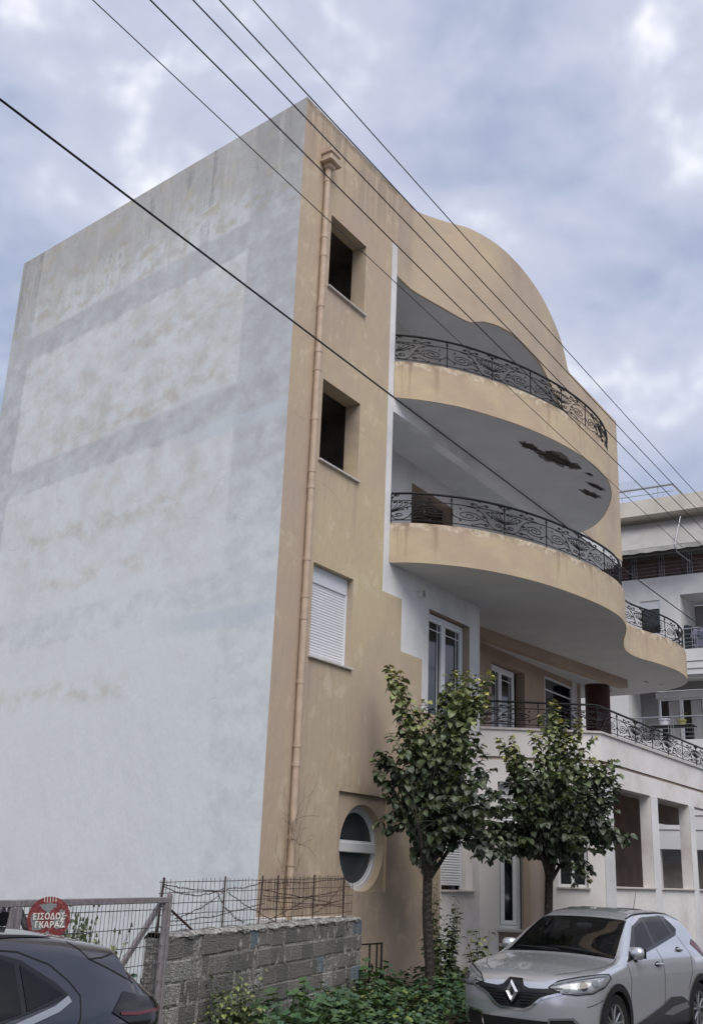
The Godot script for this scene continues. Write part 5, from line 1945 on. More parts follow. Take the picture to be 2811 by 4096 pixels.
func trees() -> void:
	var V := func(x: float, y: float, z: float) -> Vector3: return Vector3(x, y, z)
	tree("street_tree", Vector3(14.6, 0.12, -7.9), {
		"r": 0.074, "lean": Vector3(0.07, 0, 0.13), "dense": 1.0, "wide": 1.0, "fork": Vector3(-0.1, 1.72, 0.0), "crown": 3.3,
		"limbs": [[V.call(-0.35, 1.0, 0.1), V.call(-0.2, 0.4, 0.05), 0.058], [V.call(0.55, 1.15, -0.05), V.call(0.3, 0.35, -0.02), 0.056], [V.call(0.05, 1.3, 0.25), V.call(0.05, 0.5, 0.15), 0.055], [V.call(0.1, 1.2, -0.35), V.call(0.05, 0.5, -0.2), 0.05], [V.call(-0.6, 0.75, 0.15), V.call(-0.35, 0.35, 0.1), 0.035], [V.call(0.85, 0.7, 0.1), V.call(0.5, 0.4, 0.05), 0.035]],
		# count, middle, spread, lift, leaf spacing, young tips
		"shoots": [[11, V.call(0.0, 4.45, 0.0), V.call(0.75, 0.35, 0.7), 0.35, 0.05, true], [4, V.call(-0.38, 4.75, -0.72), V.call(0.12, 0.2, 0.12), 0.3, 0.045, true], [5, V.call(0.35, 4.6, 0.62), V.call(0.2, 0.25, 0.2), 0.3, 0.045, true], [5, V.call(0.1, 4.75, 0.1), V.call(0.2, 0.2, 0.2), 0.3, 0.045, true], [32, V.call(0.0, 3.7, 0.0), V.call(0.85, 0.5, 0.8), 0.15, 0.044, false], [46, V.call(0.05, 3.0, 0.0), V.call(0.95, 0.45, 0.9), 0.12, 0.036, false], [40, V.call(0.1, 2.5, 0.05), V.call(0.95, 0.25, 0.92), 0.22, 0.036, false], [8, V.call(-0.45, 3.3, -0.85), V.call(0.12, 0.25, 0.12), 0.2, 0.042, false], [10, V.call(-0.2, 1.9, -0.2), V.call(0.16, 0.2, 0.16), -0.1, 0.042, false], [8, V.call(0.5, 2.05, 0.75), V.call(0.3, 0.2, 0.3), 0.25, 0.042, false]],
	}, "leafy street tree with a forked trunk and tall pale shoots, nearer the block wall")
	tree("street_tree", Vector3(17.45, 0.12, -7.25), {
		"r": 0.072, "lean": Vector3(0.02, 0, 0.04), "dense": 1.15, "wide": 1.15, "fork": Vector3(0.05, 1.75, 0.0), "crown": 3.2,
		"limbs": [[V.call(-0.5, 0.95, 0.1), V.call(-0.2, 0.4, 0.05), 0.06], [V.call(0.55, 0.95, 0.0), V.call(0.25, 0.35, 0.0), 0.06], [V.call(0.0, 1.2, 0.2), V.call(0.0, 0.5, 0.1), 0.055], [V.call(0.1, 1.1, -0.25), V.call(0.05, 0.4, -0.1), 0.045], [V.call(-0.9, 0.6, 0.1), V.call(-0.4, 0.35, 0.1), 0.035], [V.call(0.95, 0.65, 0.05), V.call(0.5, 0.35, 0.05), 0.035]],
		"shoots": [[5, V.call(-0.35, 4.05, -0.65), V.call(0.12, 0.35, 0.15), 0.35, 0.047, true], [7, V.call(0.0, 4.4, 0.05), V.call(0.25, 0.3, 0.25), 0.4, 0.045, true], [5, V.call(0.2, 4.2, 0.4), V.call(0.15, 0.3, 0.15), 0.35, 0.047, true], [4, V.call(0.4, 3.9, 0.8), V.call(0.15, 0.25, 0.15), 0.3, 0.047, true], [40, V.call(0.05, 3.35, 0.05), V.call(0.85, 0.45, 0.8), 0.15, 0.04, false], [10, V.call(0.5, 3.4, 0.95), V.call(0.2, 0.35, 0.2), 0.2, 0.045, false], [60, V.call(0.05, 2.8, 0.05), V.call(1.1, 0.42, 0.95), 0.15, 0.034, false], [40, V.call(0.1, 2.3, 0.05), V.call(0.95, 0.26, 0.85), 0.3, 0.034, false], [8, V.call(-0.5, 2.3, -0.95), V.call(0.2, 0.3, 0.2), 0.3, 0.04, false], [9, V.call(0.55, 2.4, 1.05), V.call(0.2, 0.4, 0.2), 0.3, 0.04, false], [6, V.call(0.35, 1.75, 0.4), V.call(0.2, 0.2, 0.2), 0.25, 0.045, false]],
	}, "dark leafy street tree behind the silver car")

# ---------------------------------------------------------------- weeds
func mallow(at: Vector3, r: float, h: float, n: int, label: String) -> void:
	var t := thing("mallow_plant", at, label, "plant", "mallows growing along the wall")
	var protos := [round_leaf_mesh(0.06).commit(), round_leaf_mesh(0.075).commit(), round_leaf_mesh(0.05).commit(), round_leaf_mesh(0.088).commit()]
	var st := Mb.new()
	for i in n:
		var f := sqrt(rng.randf())
		var a := rng.randf() * TAU
		var pos := Vector3(cos(a) * f * r, h * (1.0 - 0.75 * f * f) * rng.randf_range(0.55, 1.0), sin(a) * f * r)
		var out := Vector3(cos(a), 0, sin(a))
		var up := (Vector3.UP + out * (0.3 + 0.9 * f) + Vector3(rng.randf_range(-0.4, 0.4), 0, rng.randf_range(-0.4, 0.4))).normalized()
		var bs := leaf_basis(out + Vector3.DOWN * 0.3, up, rng.randf_range(-0.3, 0.3)).scaled(Vector3.ONE * rng.randf_range(0.75, 1.25))
		own_part("leaf", protos[rng.randi() % 4], M.mallow[rng.randi() % 4], t, Transform3D(bs, pos))
		st.tube(PackedVector3Array([Vector3(pos.x * 0.2, 0, pos.z * 0.2), Vector3(pos.x * 0.7, pos.y * 0.7, pos.z * 0.7), pos]), 0.006, 4, 0.003, false)
	own_part("stems", st.commit(), M.stem, t)

# an upright weed: stems with small leaves, seed heads if wanted
func weed(called: String, at: Vector3, r: float, h: float, stems: int, per: int, label: String, group: String, l := 0.06, heads := false, tone := 1) -> void:
	var t := thing(called, at, label, "plant", group)
	var st := Mb.new()
	var lf := Mb.new()
	var protos := [leaf_mesh(l, l * 0.62, 0.3, 0.5), leaf_mesh(l * 0.8, l * 0.5, 0.4, 0.8)]
	for s in stems:
		var a := rng.randf() * TAU
		var f := sqrt(rng.randf())
		var top := Vector3(cos(a) * r * f, h * rng.randf_range(0.5, 1.0), sin(a) * r * f)
		var root := Vector3(top.x * 0.35, 0, top.z * 0.35)
		var q := PackedVector3Array()
		for i in 7:
			q.append(root.lerp(top, i / 6.0) + Vector3(rng.randf_range(-0.012, 0.012), 0, rng.randf_range(-0.012, 0.012)))
		st.tube(q, 0.006, 4, 0.002, false)
		for i in per:
			var g := 0.15 + 0.85 * (i + rng.randf()) / per
			var pos := root.lerp(top, g)
			var az := i * 2.4 + rng.randf()
			var side := Vector3(cos(az), 0, sin(az))
			var bs := leaf_basis(side + Vector3.UP * rng.randf_range(-0.5, 0.5), Vector3.UP + side * 0.3, rng.randf_range(-0.5, 0.5)).scaled(Vector3.ONE * rng.randf_range(0.6, 1.3) * (1.15 - 0.5 * g))
			var c: Color = (M.leaf[rng.randi_range(tone, tone + 2)].albedo_color as Color).srgb_to_linear() * rng.randf_range(0.85, 1.2)
			c.a = 1
			add_leaf(lf, protos[rng.randi() % 2], Transform3D(bs, pos + side * 0.02), c)
		if heads:
			for k in 2:
				var hp := top + Vector3(rng.randf_range(-0.05, 0.05), rng.randf_range(0, 0.12), rng.randf_range(-0.05, 0.05))
				st.tube(PackedVector3Array([top.lerp(root, 0.2), hp]), 0.003, 3, 0.002, false)
				st.tube(PackedVector3Array([hp, hp + Vector3(0, 0.014, 0), hp + Vector3(0, 0.035, 0)]), 0.013, 6, 0.006)
	own_part("stems", st.commit(), M.stem, t)
	own_part("foliage", lf.commit(true), M.leaf_mix, t).set_meta("kind", "stuff")

func bare_vine() -> void:
	var t := thing("dry_vine", Vector3(12.4, 0.13, -8.85), "leafless dry vine climbing the downpipe at the corner", "plant")
	for i in 26:
		var m := Mb.new()
		var p := Vector3(12.42 + rng.randf_range(-0.14, 0.16), rng.randf_range(1.5, 2.5), -8.88 + rng.randf_range(-0.04, 0.05))
		if i < 3:
			p = Vector3(12.42 + i * 0.03, 0.15, -8.86)
		var q := PackedVector3Array([p])
		var dirn := Vector3(rng.randf_range(-0.35, 0.35), 1.0, rng.randf_range(-0.05, 0.05))
		if i >= 20:
			dirn = Vector3(rng.randf_range(-1, 1), rng.randf_range(-0.5, 0.6), 0.05)
		for k in (18 if i < 3 else rng.randi_range(6, 13)):
			dirn = (dirn + Vector3(rng.randf_range(-0.45, 0.45), rng.randf_range(-0.25, 0.25), rng.randf_range(-0.12, 0.12))).normalized()
			p += dirn * (0.11 if i < 3 else 0.075)
			p.z = clampf(p.z, -8.96, -8.78)
			p.x = clampf(p.x, 12.05, 12.95)
			q.append(p)
		m.tube(q, 0.006 if i < 3 else 0.0038, 4, 0.002, false)
		part("twig", m, M.dry, t)

func plants() -> void:
	var d := (WALL_R - WALL_L).normalized()
	var nn := Vector3(-d.z, 0, d.x)
	var spots := [[1.25, 0.45, 0.42, 0.56, 46, "lowest broad leaved mallow at the left end of the block wall"], [2.0, 0.5, 0.52, 0.74, 66, "tall broad leaved mallow, tallest of the clump before the block wall"], [2.7, 0.5, 0.5, 0.68, 58, "broad leaved mallow in the middle of the clump before the block wall"], [3.45, 0.45, 0.48, 0.54, 50, "rounded mallow right of the middle before the block wall"], [4.3, 0.4, 0.44, 0.42, 42, "low mallow near the right end of the block wall"]]
	for s in spots:
		mallow(WALL_L + d * s[0] + nn * s[1] + Vector3.UP * 0.12, s[2], s[3], s[4], s[5])
	mallow(Vector3(13.7, 0.12, -8.45), 0.42, 0.62, 50, "large leaved mallow against the tan wall between iron gate and tree")
	mallow(Vector3(14.4, 0.12, -8.6), 0.4, 0.55, 44, "large leaved mallow against the tan wall just left of the trunk")
	weed("weed", WALL_L + d * 0.35 + nn * 0.3 + Vector3.UP * 0.12, 0.1, 0.62, 4, 12, "thin upright weed with broad leaves at the foot of the gate post", "weeds", 0.1)
	weed("weed", WALL_L + d * 1.0 + nn * 0.3 + Vector3.UP * 0.12, 0.3, 0.85, 22, 22, "bushy upright weed between the gate post and the mallows", "weeds", 0.1)
	weed("weed", WALL_L + d * 4.7 + nn * 0.3 + Vector3.UP * 0.12, 0.4, 0.42, 30, 14, "low weed at the right foot of the block wall", "weeds", 0.08)
	# behind the gate
	var sh := [[7.2, -7.4, 0.5, 1.0], [6.6, -7.6, 0.5, 0.85], [7.6, -8.0, 0.5, 1.15], [6.2, -8.3, 0.6, 0.9], [7.0, -8.6, 0.55, 1.1]]
	var shl := ["bushy weed with seed heads right behind the gate's hinge side", "bushy weed behind the middle of the gate", "tallest bushy weed with seed heads behind the gate post", "low bushy weed behind the tail of the dark car", "bushy weed nearest the white wall behind the gate"]
	for i in sh.size():
		weed("tall_weed", Vector3(sh[i][0], 0.13, sh[i][1]), sh[i][2], sh[i][3] * 1.15, 40, 20, shl[i], "tall weeds behind the gate", 0.13, true)
	# beside the trunk and by the car
	weed("climbing_shrub", Vector3(14.95, 0.12, -7.95), 0.3, 1.5, 26, 26, "leafy shrub growing up beside the right of the trunk", "", 0.125, false, 0)
	weed("climbing_shrub", Vector3(14.72, 0.12, -7.9), 0.07, 2.0, 4, 26, "thin tall shoot rising beside the trunk", "", 0.08, false, 0)
	weed("young_shrub", Vector3(16.1, 0.12, -7.8), 0.28, 1.02, 12, 14, "small pointed leaved shrub above the silver bonnet", "", 0.17, false, 1)
	weed("bush", Vector3(28.2, 0.12, -6.75), 0.5, 1.1, 44, 26, "dark bush behind the tail of the silver car", "", 0.12, false, 0)
	bare_vine()
	# ground cover nobody could count
	var g := Mb.new()
	var protos := [leaf_mesh(0.085, 0.06, 0.3, 0.6), leaf_mesh(0.06, 0.042, 0.4, 0.4), round_leaf_mesh(0.04)]
	for i in 11000:
		var x := rng.randf_range(7.0, 18.2)
		var z := rng.randf_range(-8.95, -6.45)
		var wl := WALL_L + d * ((x - WALL_L.x) / d.x)
		if x < 13.5 and z < wl.z + 0.02:
			continue
		if x > 15.6 and z > -7.0:
			continue
		var dens := 0.42 if x > 12.9 else 0.3
		var y := 0.12 + rng.randf() * dens * (0.7 + 0.5 * sin(x * 2.1) * cos(z * 3.0))
		var a := rng.randf() * TAU
		var side := Vector3(cos(a), rng.randf_range(-0.3, 0.5), sin(a))
		var bs := leaf_basis(side, Vector3.UP, rng.randf_range(-0.6, 0.6)).scaled(Vector3.ONE * rng.randf_range(0.7, 1.4))
		var c: Color = (M.mallow[rng.randi() % 4].albedo_color as Color).srgb_to_linear() * rng.randf_range(0.6, 1.15)
		if rng.randf() < 0.03:
			c = srgb(108, 124, 64).srgb_to_linear()
		c.a = 1
		add_leaf(g, protos[rng.randi() % 3], Transform3D(bs, Vector3(x, y, z)), c)
	# the lot behind the gate
	for i in 2600:
		var x := rng.randf_range(2.0, 12.6)
		var z := rng.randf_range(-12.0, -7.2)
		if x > 12.2 + (-9.0 - z) * 0.15 and z < -9.0:
			continue
		var wl := WALL_L + d * ((x - WALL_L.x) / d.x)
		if z > wl.z - 0.25:
			continue
		var a := rng.randf() * TAU
		var bs := leaf_basis(Vector3(cos(a), rng.randf_range(-0.2, 0.9), sin(a)), Vector3.UP, 0.3).scaled(Vector3.ONE * rng.randf_range(0.8, 1.8))
		var c: Color = (M.mallow[rng.randi() % 4].albedo_color as Color).srgb_to_linear() * rng.randf_range(0.6, 1.15)
		c.a = 1
		add_leaf(g, protos[rng.randi() % 3], Transform3D(bs, Vector3(x, 0.13 + rng.randf() * 0.3, z)), c)
	var o := mesh_node("ground_cover", g.commit(true), M.leaf_mix)
	meta(o, "green ground cover of low weeds along the wall and in the lot", "ground cover")
	o.set_meta("kind", "stuff")
	add_child(o, true)
# ---------------------------------------------------------------- vehicles
# The body is one smooth surface: a field that joins the outline seen from the side, the sides and the two ends, meshed as surface nets.
class Body:
	var x0: float
	var x1: float
	var t_top := PackedFloat32Array()
	var t_norm := PackedFloat32Array()
	var t_w := PackedFloat32Array()
	var t_side := PackedFloat32Array()
	var t_front := PackedFloat32Array()
	var t_rear := PackedFloat32Array()
	var t_crown := PackedFloat32Array()
	var y_bot := 0.2
	var bulge_f := 0.3
	var bulge_r := 0.2
	var axles := [0.0, -2.6]
	var well := 0.375
	const ST := 0.01
	func table(pts: Array, a: float, b: float, blur: int) -> PackedFloat32Array:
		var n := int((b - a) / ST) + 2
		var o := PackedFloat32Array()
		o.resize(n)
		var s := pts.duplicate()
		s.sort_custom(func(p, q): return p[0] < q[0])
		for i in n:
			var x := a + i * ST
			var v: float = s[0][1]
			if x >= s[-1][0]:
				v = s[-1][1]
			else:
				for k in s.size() - 1:
					if x >= s[k][0] and x < s[k + 1][0]:
						v = lerpf(s[k][1], s[k + 1][1], (x - s[k][0]) / (s[k + 1][0] - s[k][0]))
						break
			o[i] = v
		for pass_n in 2:
			var q := o.duplicate()
			for i in n:
				var sum := 0.0
				for k in range(-blur, blur + 1):
					sum += q[clampi(i + k, 0, n - 1)]
				o[i] = sum / (2 * blur + 1)
		return o
	func setup(d: Dictionary) -> void:
		x0 = d.x0
		x1 = d.x1
		t_top = table(d.top, x0, x1, d.blur)
		t_crown = table(d.crown, x0, x1, 6)
		t_w = table(d.width, x0, x1, 8)
		t_side = table(d.side, 0.0, 1.8, 3)
		t_front = table(d.front, 0.0, 1.8, 3)
		t_rear = table(d.rear, 0.0, 1.8, 2)
		t_norm.resize(t_top.size())
		for i in t_top.size():
			var sl := (t_top[mini(i + 1, t_top.size() - 1)] - t_top[maxi(i - 1, 0)]) / (2 * ST)
			t_norm[i] = 1.0 / sqrt(1.0 + sl * sl)
		bulge_f = d.bulge_f
		bulge_r = d.bulge_r
		axles = d.axles
		well = d.well
	func tab(t: PackedFloat32Array, f: float) -> float:
		var i := int(f)
		if f <= 0:
			return t[0]
		if i >= t.size() - 1:
			return t[t.size() - 1]
		return t[i] + (t[i + 1] - t[i]) * (f - i)
	# the closed body without wheel arches or windows
	func f0(x: float, y: float, z: float) -> float:
		var az := absf(z)
		var fx := (x - x0) / ST
		var fy := y / ST
		var dt := (y - tab(t_top, fx) + tab(t_crown, fx) * az * az) * tab(t_norm, fx)
		var ds := (az - tab(t_w, fx) * tab(t_side, fy)) * 0.96
		var zz := az / 0.85
		var z3 := zz * zz * zz
		var de := maxf((x - tab(t_front, fy) + bulge_f * z3 + 0.05 * zz * zz) * 0.85, (tab(t_rear, fy) + bulge_r * z3 + 0.04 * zz * zz - x) * 0.9)
		var h := maxf(0.07 - absf(dt - ds), 0.0) / 0.07
		var d := maxf(dt, ds) + h * h * 0.0175
		h = maxf(0.09 - absf(d - de), 0.0) / 0.09
		d = maxf(d, de) + h * h * 0.0225
		return maxf(d, y_bot - y)
	func grad(p: Vector3) -> Vector3:
		var e := 0.006
		return Vector3(f0(p.x + e, p.y, p.z) - f0(p.x - e, p.y, p.z), f0(p.x, p.y + e, p.z) - f0(p.x, p.y - e, p.z), f0(p.x, p.y, p.z + e) - f0(p.x, p.y, p.z - e)) / (2 * e)
	# from a point outside, along a direction, onto the body
	func drop(p: Vector3, dir: Vector3) -> Vector3:
		for i in 60:
			var d := f0(p.x, p.y, p.z)
			if absf(d) < 0.0004:
				break
			p += dir * clampf(d, -0.05, 0.12) * 0.8
		return p

class Frame:
	# a plane beside the body from which outlines are laid onto it
	var o: Vector3
	var a: Vector3
	var b: Vector3
	var dir: Vector3
	func _init(o_: Vector3, a_: Vector3, b_: Vector3, d_: Vector3) -> void:
		o = o_; a = a_; b = b_; dir = d_.normalized()
	func at(p: Vector2) -> Vector3:
		return o + a * p.x + b * p.y

func lay(mb: Mb, bd: Body, fr: Frame, poly: PackedVector2Array, off: float, holes := [], cell := 0.05) -> void:
	var lo := poly[0]
	var hi := poly[0]
	for p in poly:
		lo = lo.min(p)
		hi = hi.max(p)
	var cache := {}
	var nx := int(ceil((hi.x - lo.x) / cell))
	var ny := int(ceil((hi.y - lo.y) / cell))
	for i in nx:
		for j in ny:
			var c := lo + Vector2(i, j) * cell
			var sq := PackedVector2Array([c, c + Vector2(cell, 0), c + Vector2(cell, cell), c + Vector2(0, cell)])
			var parts := Geometry2D.intersect_polygons(sq, poly)
			for h in holes:
				var nxt: Array[PackedVector2Array] = []
				for q in parts:
					for r in Geometry2D.clip_polygons(q, h):
						nxt.append(r)
				parts = nxt
			for q in parts:
				var idx := Geometry2D.triangulate_polygon(q)
				var vs := []
				var ns := []
				var bads := []
				for p in q:
					var key := Vector2i(roundi(p.x * 20000), roundi(p.y * 20000))
					if not cache.has(key):
						var w := bd.drop(fr.at(p) - fr.dir * 0.35, fr.dir)
						var n := bd.grad(w).normalized()
						cache[key] = [w + n * off, n, absf(bd.f0(w.x, w.y, w.z)) > 0.004]
					vs.append(cache[key][0])
					ns.append(cache[key][1])
					bads.append(cache[key][2])
				for k in range(0, idx.size(), 3):
					if bads[idx[k]] or bads[idx[k + 1]] or bads[idx[k + 2]]:
						continue
					mb.tris(vs[idx[k]], vs[idx[k + 1]], vs[idx[k + 2]], ns[idx[k]], ns[idx[k + 1]], ns[idx[k + 2]])

func lay_line(mb: Mb, bd: Body, fr: Frame, line: PackedVector2Array, w: float, off: float) -> void:
	var outs := []
	var holes := []
	for q in Geometry2D.offset_polyline(line, w * 0.5, Geometry2D.JOIN_ROUND, Geometry2D.END_ROUND):
		if Geometry2D.is_polygon_clockwise(q):
			holes.append(q)
		else:
			outs.append(q)
	for q in outs:
		lay(mb, bd, fr, q, off, holes, 0.06)

func poly_sdf(p: Vector2, poly: PackedVector2Array) -> float:
	var d := 1e9
	for i in poly.size():
		var q := Geometry2D.get_closest_point_to_segment(p, poly[i], poly[(i + 1) % poly.size()])
		d = minf(d, p.distance_squared_to(q))
	return -sqrt(d) if Geometry2D.is_point_in_polygon(p, poly) else sqrt(d)

# meshes the body; "cut" gives windows to open: side outlines in (x, y) and a screen outline in (z, b) of a frame
func body_mesh(bd: Body, h: float, side_holes: Array, screen: Frame, screen_hole: PackedVector2Array) -> Array:
	var nx := int((bd.x1 - bd.x0) / h) + 1
	var ny := int(1.75 / h)
	var nz := int(1.06 / h) + 1
	var F := PackedFloat32Array()
	F.resize(nx * ny * nz)
	var carve := side_holes.size() > 0
	var xs := PackedFloat32Array()
	for i in nx:
		var x := bd.x0 + i * h
		for j in ny:
			var y := 0.1 + j * h
			var side := 1e3
			if carve and y > 0.85:
				for q in side_holes:
					side = minf(side, poly_sdf(Vector2(x, y), q))
			var wr := 1e3
			for ax in bd.axles:
				wr = minf(wr, sqrt((x - ax) * (x - ax) + (y - 0.33) * (y - 0.33)) - bd.well)
			var sb := 0.0
			var sn := 1e3
			if carve and y > 0.9:
				var rel := Vector3(x, y, 0) - screen.o
				sb = rel.dot(screen.b)
				sn = absf(rel.dot(screen.dir)) - 0.22
			for k in nz:
				var z := (k - 0.5) * h
				var f := bd.f0(x, y, z)
				if f < 0.25:
					var az := absf(z)
					if wr < 0.1:
						f = maxf(f, -maxf(wr, 0.52 - az))
					if carve and f < 0.1:
						var f00 := f
						if y > 0.75:
							f = maxf(f, -maxf(maxf(f00 + 0.055, 0.8 - y), maxf(x + 0.3, -2.8 - x)))
							if side < 0.1:
								f = maxf(f, -maxf(side, 0.38 - az))
							if sn < 0.05 and f00 > -0.2:
								f = maxf(f, -maxf(sn, poly_sdf(Vector2(az, sb), screen_hole)))
				F[(i * ny + j) * nz + k] = f
	var vid := PackedInt32Array()
	vid.resize(nx * ny * nz)
	vid.fill(-1)
	var P := PackedVector3Array()
	var kind := PackedByteArray()
	var step := [1, nz, ny * nz]
	for i in nx - 1:
		for j in ny - 1:
			var base := (i * ny + j) * nz
			for k in nz - 1:
				var c := base + k
				var m := 0
				var vals := [F[c], F[c + step[2]], F[c + step[1]], F[c + step[1] + step[2]], F[c + 1], F[c + 1 + step[2]], F[c + 1 + step[1]], F[c + 1 + step[1] + step[2]]]
				for b in 8:
					if vals[b] < 0:
						m += 1
				if m == 0 or m == 8:
					continue
				var s := Vector3.ZERO
				var n := 0
				for e in [[0, 1], [2, 3], [4, 5], [6, 7], [0, 2], [1, 3], [4, 6], [5, 7], [0, 4], [1, 5], [2, 6], [3, 7]]:
					var a: float = vals[e[0]]
					var b: float = vals[e[1]]
					if (a < 0) != (b < 0):
						var t := a / (a - b)
						var pa := Vector3(e[0] & 1, (e[0] >> 1) & 1, (e[0] >> 2) & 1)
						var pb := Vector3(e[1] & 1, (e[1] >> 1) & 1, (e[1] >> 2) & 1)
						s += pa.lerp(pb, t)
						n += 1
				s /= n
				var p := Vector3(bd.x0 + (i + s.x) * h, 0.1 + (j + s.y) * h, (k - 0.5 + s.z) * h)
				if k == 0:
					p.z = 0.0
				var f := bd.f0(p.x, p.y, p.z)
				var kd := 0
				var wr := 1e3
				for ax in bd.axles:
					wr = minf(wr, Vector2(p.x - ax, p.y - 0.33).length() - bd.well)
				if absf(f) < 0.02 and wr > 0.012:
					for r in 3:
						var g := bd.grad(p)
						p -= g * (bd.f0(p.x, p.y, p.z) / maxf(g.length_squared(), 0.2))
						if k == 0:
							p.z = 0.0
				else:
					kd = 1 if wr < 0.03 else 2
				if p.y < 0.24:
					kd = 1
				vid[c] = P.size()
				P.append(p)
				kind.append(kd)
	# quads, as index lists per kind
	var lists := [PackedInt32Array(), PackedInt32Array(), PackedInt32Array()]
	for i in range(1, nx - 1):
		for j in range(1, ny - 1):
			for k in range(1, nz - 1):
				var c := (i * ny + j) * nz + k
				var inside := F[c] < 0
				for ax in 3:
					if inside == (F[c + step[ax]] < 0):
						continue
					var u: int = step[(ax + 1) % 3]
					var v: int = step[(ax + 2) % 3]
					var q := [vid[c], vid[c - u], vid[c - u - v], vid[c - v]]
					if q.has(-1):
						continue
					if not inside:
						q.reverse()
					var kd := maxi(maxi(kind[q[0]], kind[q[1]]), maxi(kind[q[2]], kind[q[3]]))
					if kd == 2 and mini(mini(kind[q[0]], kind[q[1]]), mini(kind[q[2]], kind[q[3]])) == 0:
						kd = 2
					lists[kd].append_array(PackedInt32Array([q[0], q[1], q[2], q[0], q[2], q[3]]))
	var fn := PackedVector3Array()
	fn.resize(P.size())
	for l in lists:
		for i in range(0, l.size(), 3):
			var g := (P[l[i + 2]] - P[l[i]]).cross(P[l[i + 1]] - P[l[i]])
			for k in 3:
				fn[l[i + k]] += g
	var flip := 1.0
	var test := 0.0
	for i in P.size():
		if kind[i] == 0:
			test += fn[i].dot(bd.grad(P[i]))
	if test < 0:
		flip = -1.0
	var out := []
	for kd in 3:
		var mb := Mb.new()
		var l: PackedInt32Array = lists[kd]
		for i in range(0, l.size(), 3):
			var pv := []
			var nv := []
			for k in 3:
				var id := l[i + k]
				pv.append(P[id])
				if kd == 0:
					nv.append(bd.grad(P[id]).normalized() if kind[id] == 0 else (fn[id] * flip).normalized())
				else:
					nv.append((fn[id] * flip).normalized())
			mb.tris(pv[0], pv[1], pv[2], nv[0], nv[1], nv[2])
			var R := Vector3(1, 1, -1)
			mb.tris(pv[0] * R, pv[1] * R, pv[2] * R, nv[0] * R, nv[1] * R, nv[2] * R)
		out.append(mb)
	return out

func wheel(t: Node3D, at: Vector3, out: float, dark_rim := false) -> void:
	var ty := Mb.new()
	# tyre as a lathe round z
	var prof := [Vector2(0.225, -0.09), Vector2(0.30, -0.104), Vector2(0.322, -0.09), Vector2(0.332, -0.06), Vector2(0.334, 0.0), Vector2(0.332, 0.06), Vector2(0.322, 0.09), Vector2(0.30, 0.104), Vector2(0.225, 0.09)]
	var seg := 40
	for i in seg:
		var a0 := TAU * i / seg
		var a1 := TAU * (i + 1) / seg
		for k in prof.size() - 1:
			var d0 := Vector3(cos(a0), sin(a0), 0)
			var d1 := Vector3(cos(a1), sin(a1), 0)
			var p = d0 * prof[k].x + Vector3(0, 0, prof[k].y)
			var q = d1 * prof[k].x + Vector3(0, 0, prof[k].y)
			var r = d1 * prof[k + 1].x + Vector3(0, 0, prof[k + 1].y)
			var s = d0 * prof[k + 1].x + Vector3(0, 0, prof[k + 1].y)
			ty.quad(p, q, r, s, d0 if k > 0 and k < 7 else Vector3(0, 0, -1 if k == 0 else 1))
	for i in 60:
		var a := TAU * i / 60
		ty.box(Vector3(cos(a), sin(a), 0) * 0.333, Vector3(0.006, 0.012, 0.15), Basis(Vector3(cos(a), sin(a), 0), Vector3(-sin(a), cos(a), 0), Vector3.BACK))
	var root := own_part("wheel", ty.commit(), M.rubber, t, Transform3D(Basis.IDENTITY, at))
	var rm := Mb.new()
	var zf := 0.075 * out
	for i in seg:
		var a0 := TAU * i / seg
		var a1 := TAU * (i + 1) / seg
		var d0 := Vector3(cos(a0), sin(a0), 0)
		var d1 := Vector3(cos(a1), sin(a1), 0)
		rm.quad(d0 * 0.228 + Vector3(0, 0, zf * 1.2), d1 * 0.228 + Vector3(0, 0, zf * 1.2), d1 * 0.205 + Vector3(0, 0, zf), d0 * 0.205 + Vector3(0, 0, zf), Vector3(0, 0, out))
		rm.quad(d0 * 0.205 + Vector3(0, 0, zf), d1 * 0.205 + Vector3(0, 0, zf), d1 * 0.2 - Vector3(0, 0, zf * 0.6), d0 * 0.2 - Vector3(0, 0, zf * 0.6), -d0)
	own_part("rim", rm.commit(), M.rim, root)
	var bk := Mb.new()
	for i in seg:
		var a0 := TAU * i / seg
		var a1 := TAU * (i + 1) / seg
		bk.quad(Vector3(0, 0, -zf * 0.5), Vector3(cos(a0), sin(a0), 0) * 0.22 + Vector3(0, 0, -zf * 0.5), Vector3(cos(a1), sin(a1), 0) * 0.22 + Vector3(0, 0, -zf * 0.5), Vector3(0, 0, -zf * 0.5), Vector3(0, 0, out))
	own_part("brake_disc", bk.commit(), M.trim, root)
	for s in 5:
		var a := TAU * s / 5 + 0.3
		var sp := Mb.new()
		for e in [-1.0, 1.0]:
			var d := Vector3(cos(a + e * 0.06), sin(a + e * 0.06), 0)
			var d2 := Vector3(cos(a + e * 0.27), sin(a + e * 0.27), 0)
			var p := d * 0.04
			var q := d2 * 0.21
			var ax := (q - p).normalized()
			var wd := ax.cross(Vector3.BACK)
			sp.cbox(p.lerp(q, 0.5) + Vector3(0, 0, zf * 0.75), Vector3(p.distance_to(q), 0.026, 0.03), 0.007, Basis(ax, wd * -1.0, Vector3.BACK))
		own_part("spoke", sp.commit(), M.rim, root)
	var hb := Mb.new()
	hb.tube(PackedVector3Array([Vector3(0, 0, -zf * 0.4), Vector3(0, 0, zf * 0.95)]), 0.045, 14)
	own_part("hub", hb.commit(), M.rim, root)

func pv(a: Array) -> PackedVector2Array:
	var o := PackedVector2Array()
	for p in a:
		o.append(Vector2(p[0], p[1]))
	return o

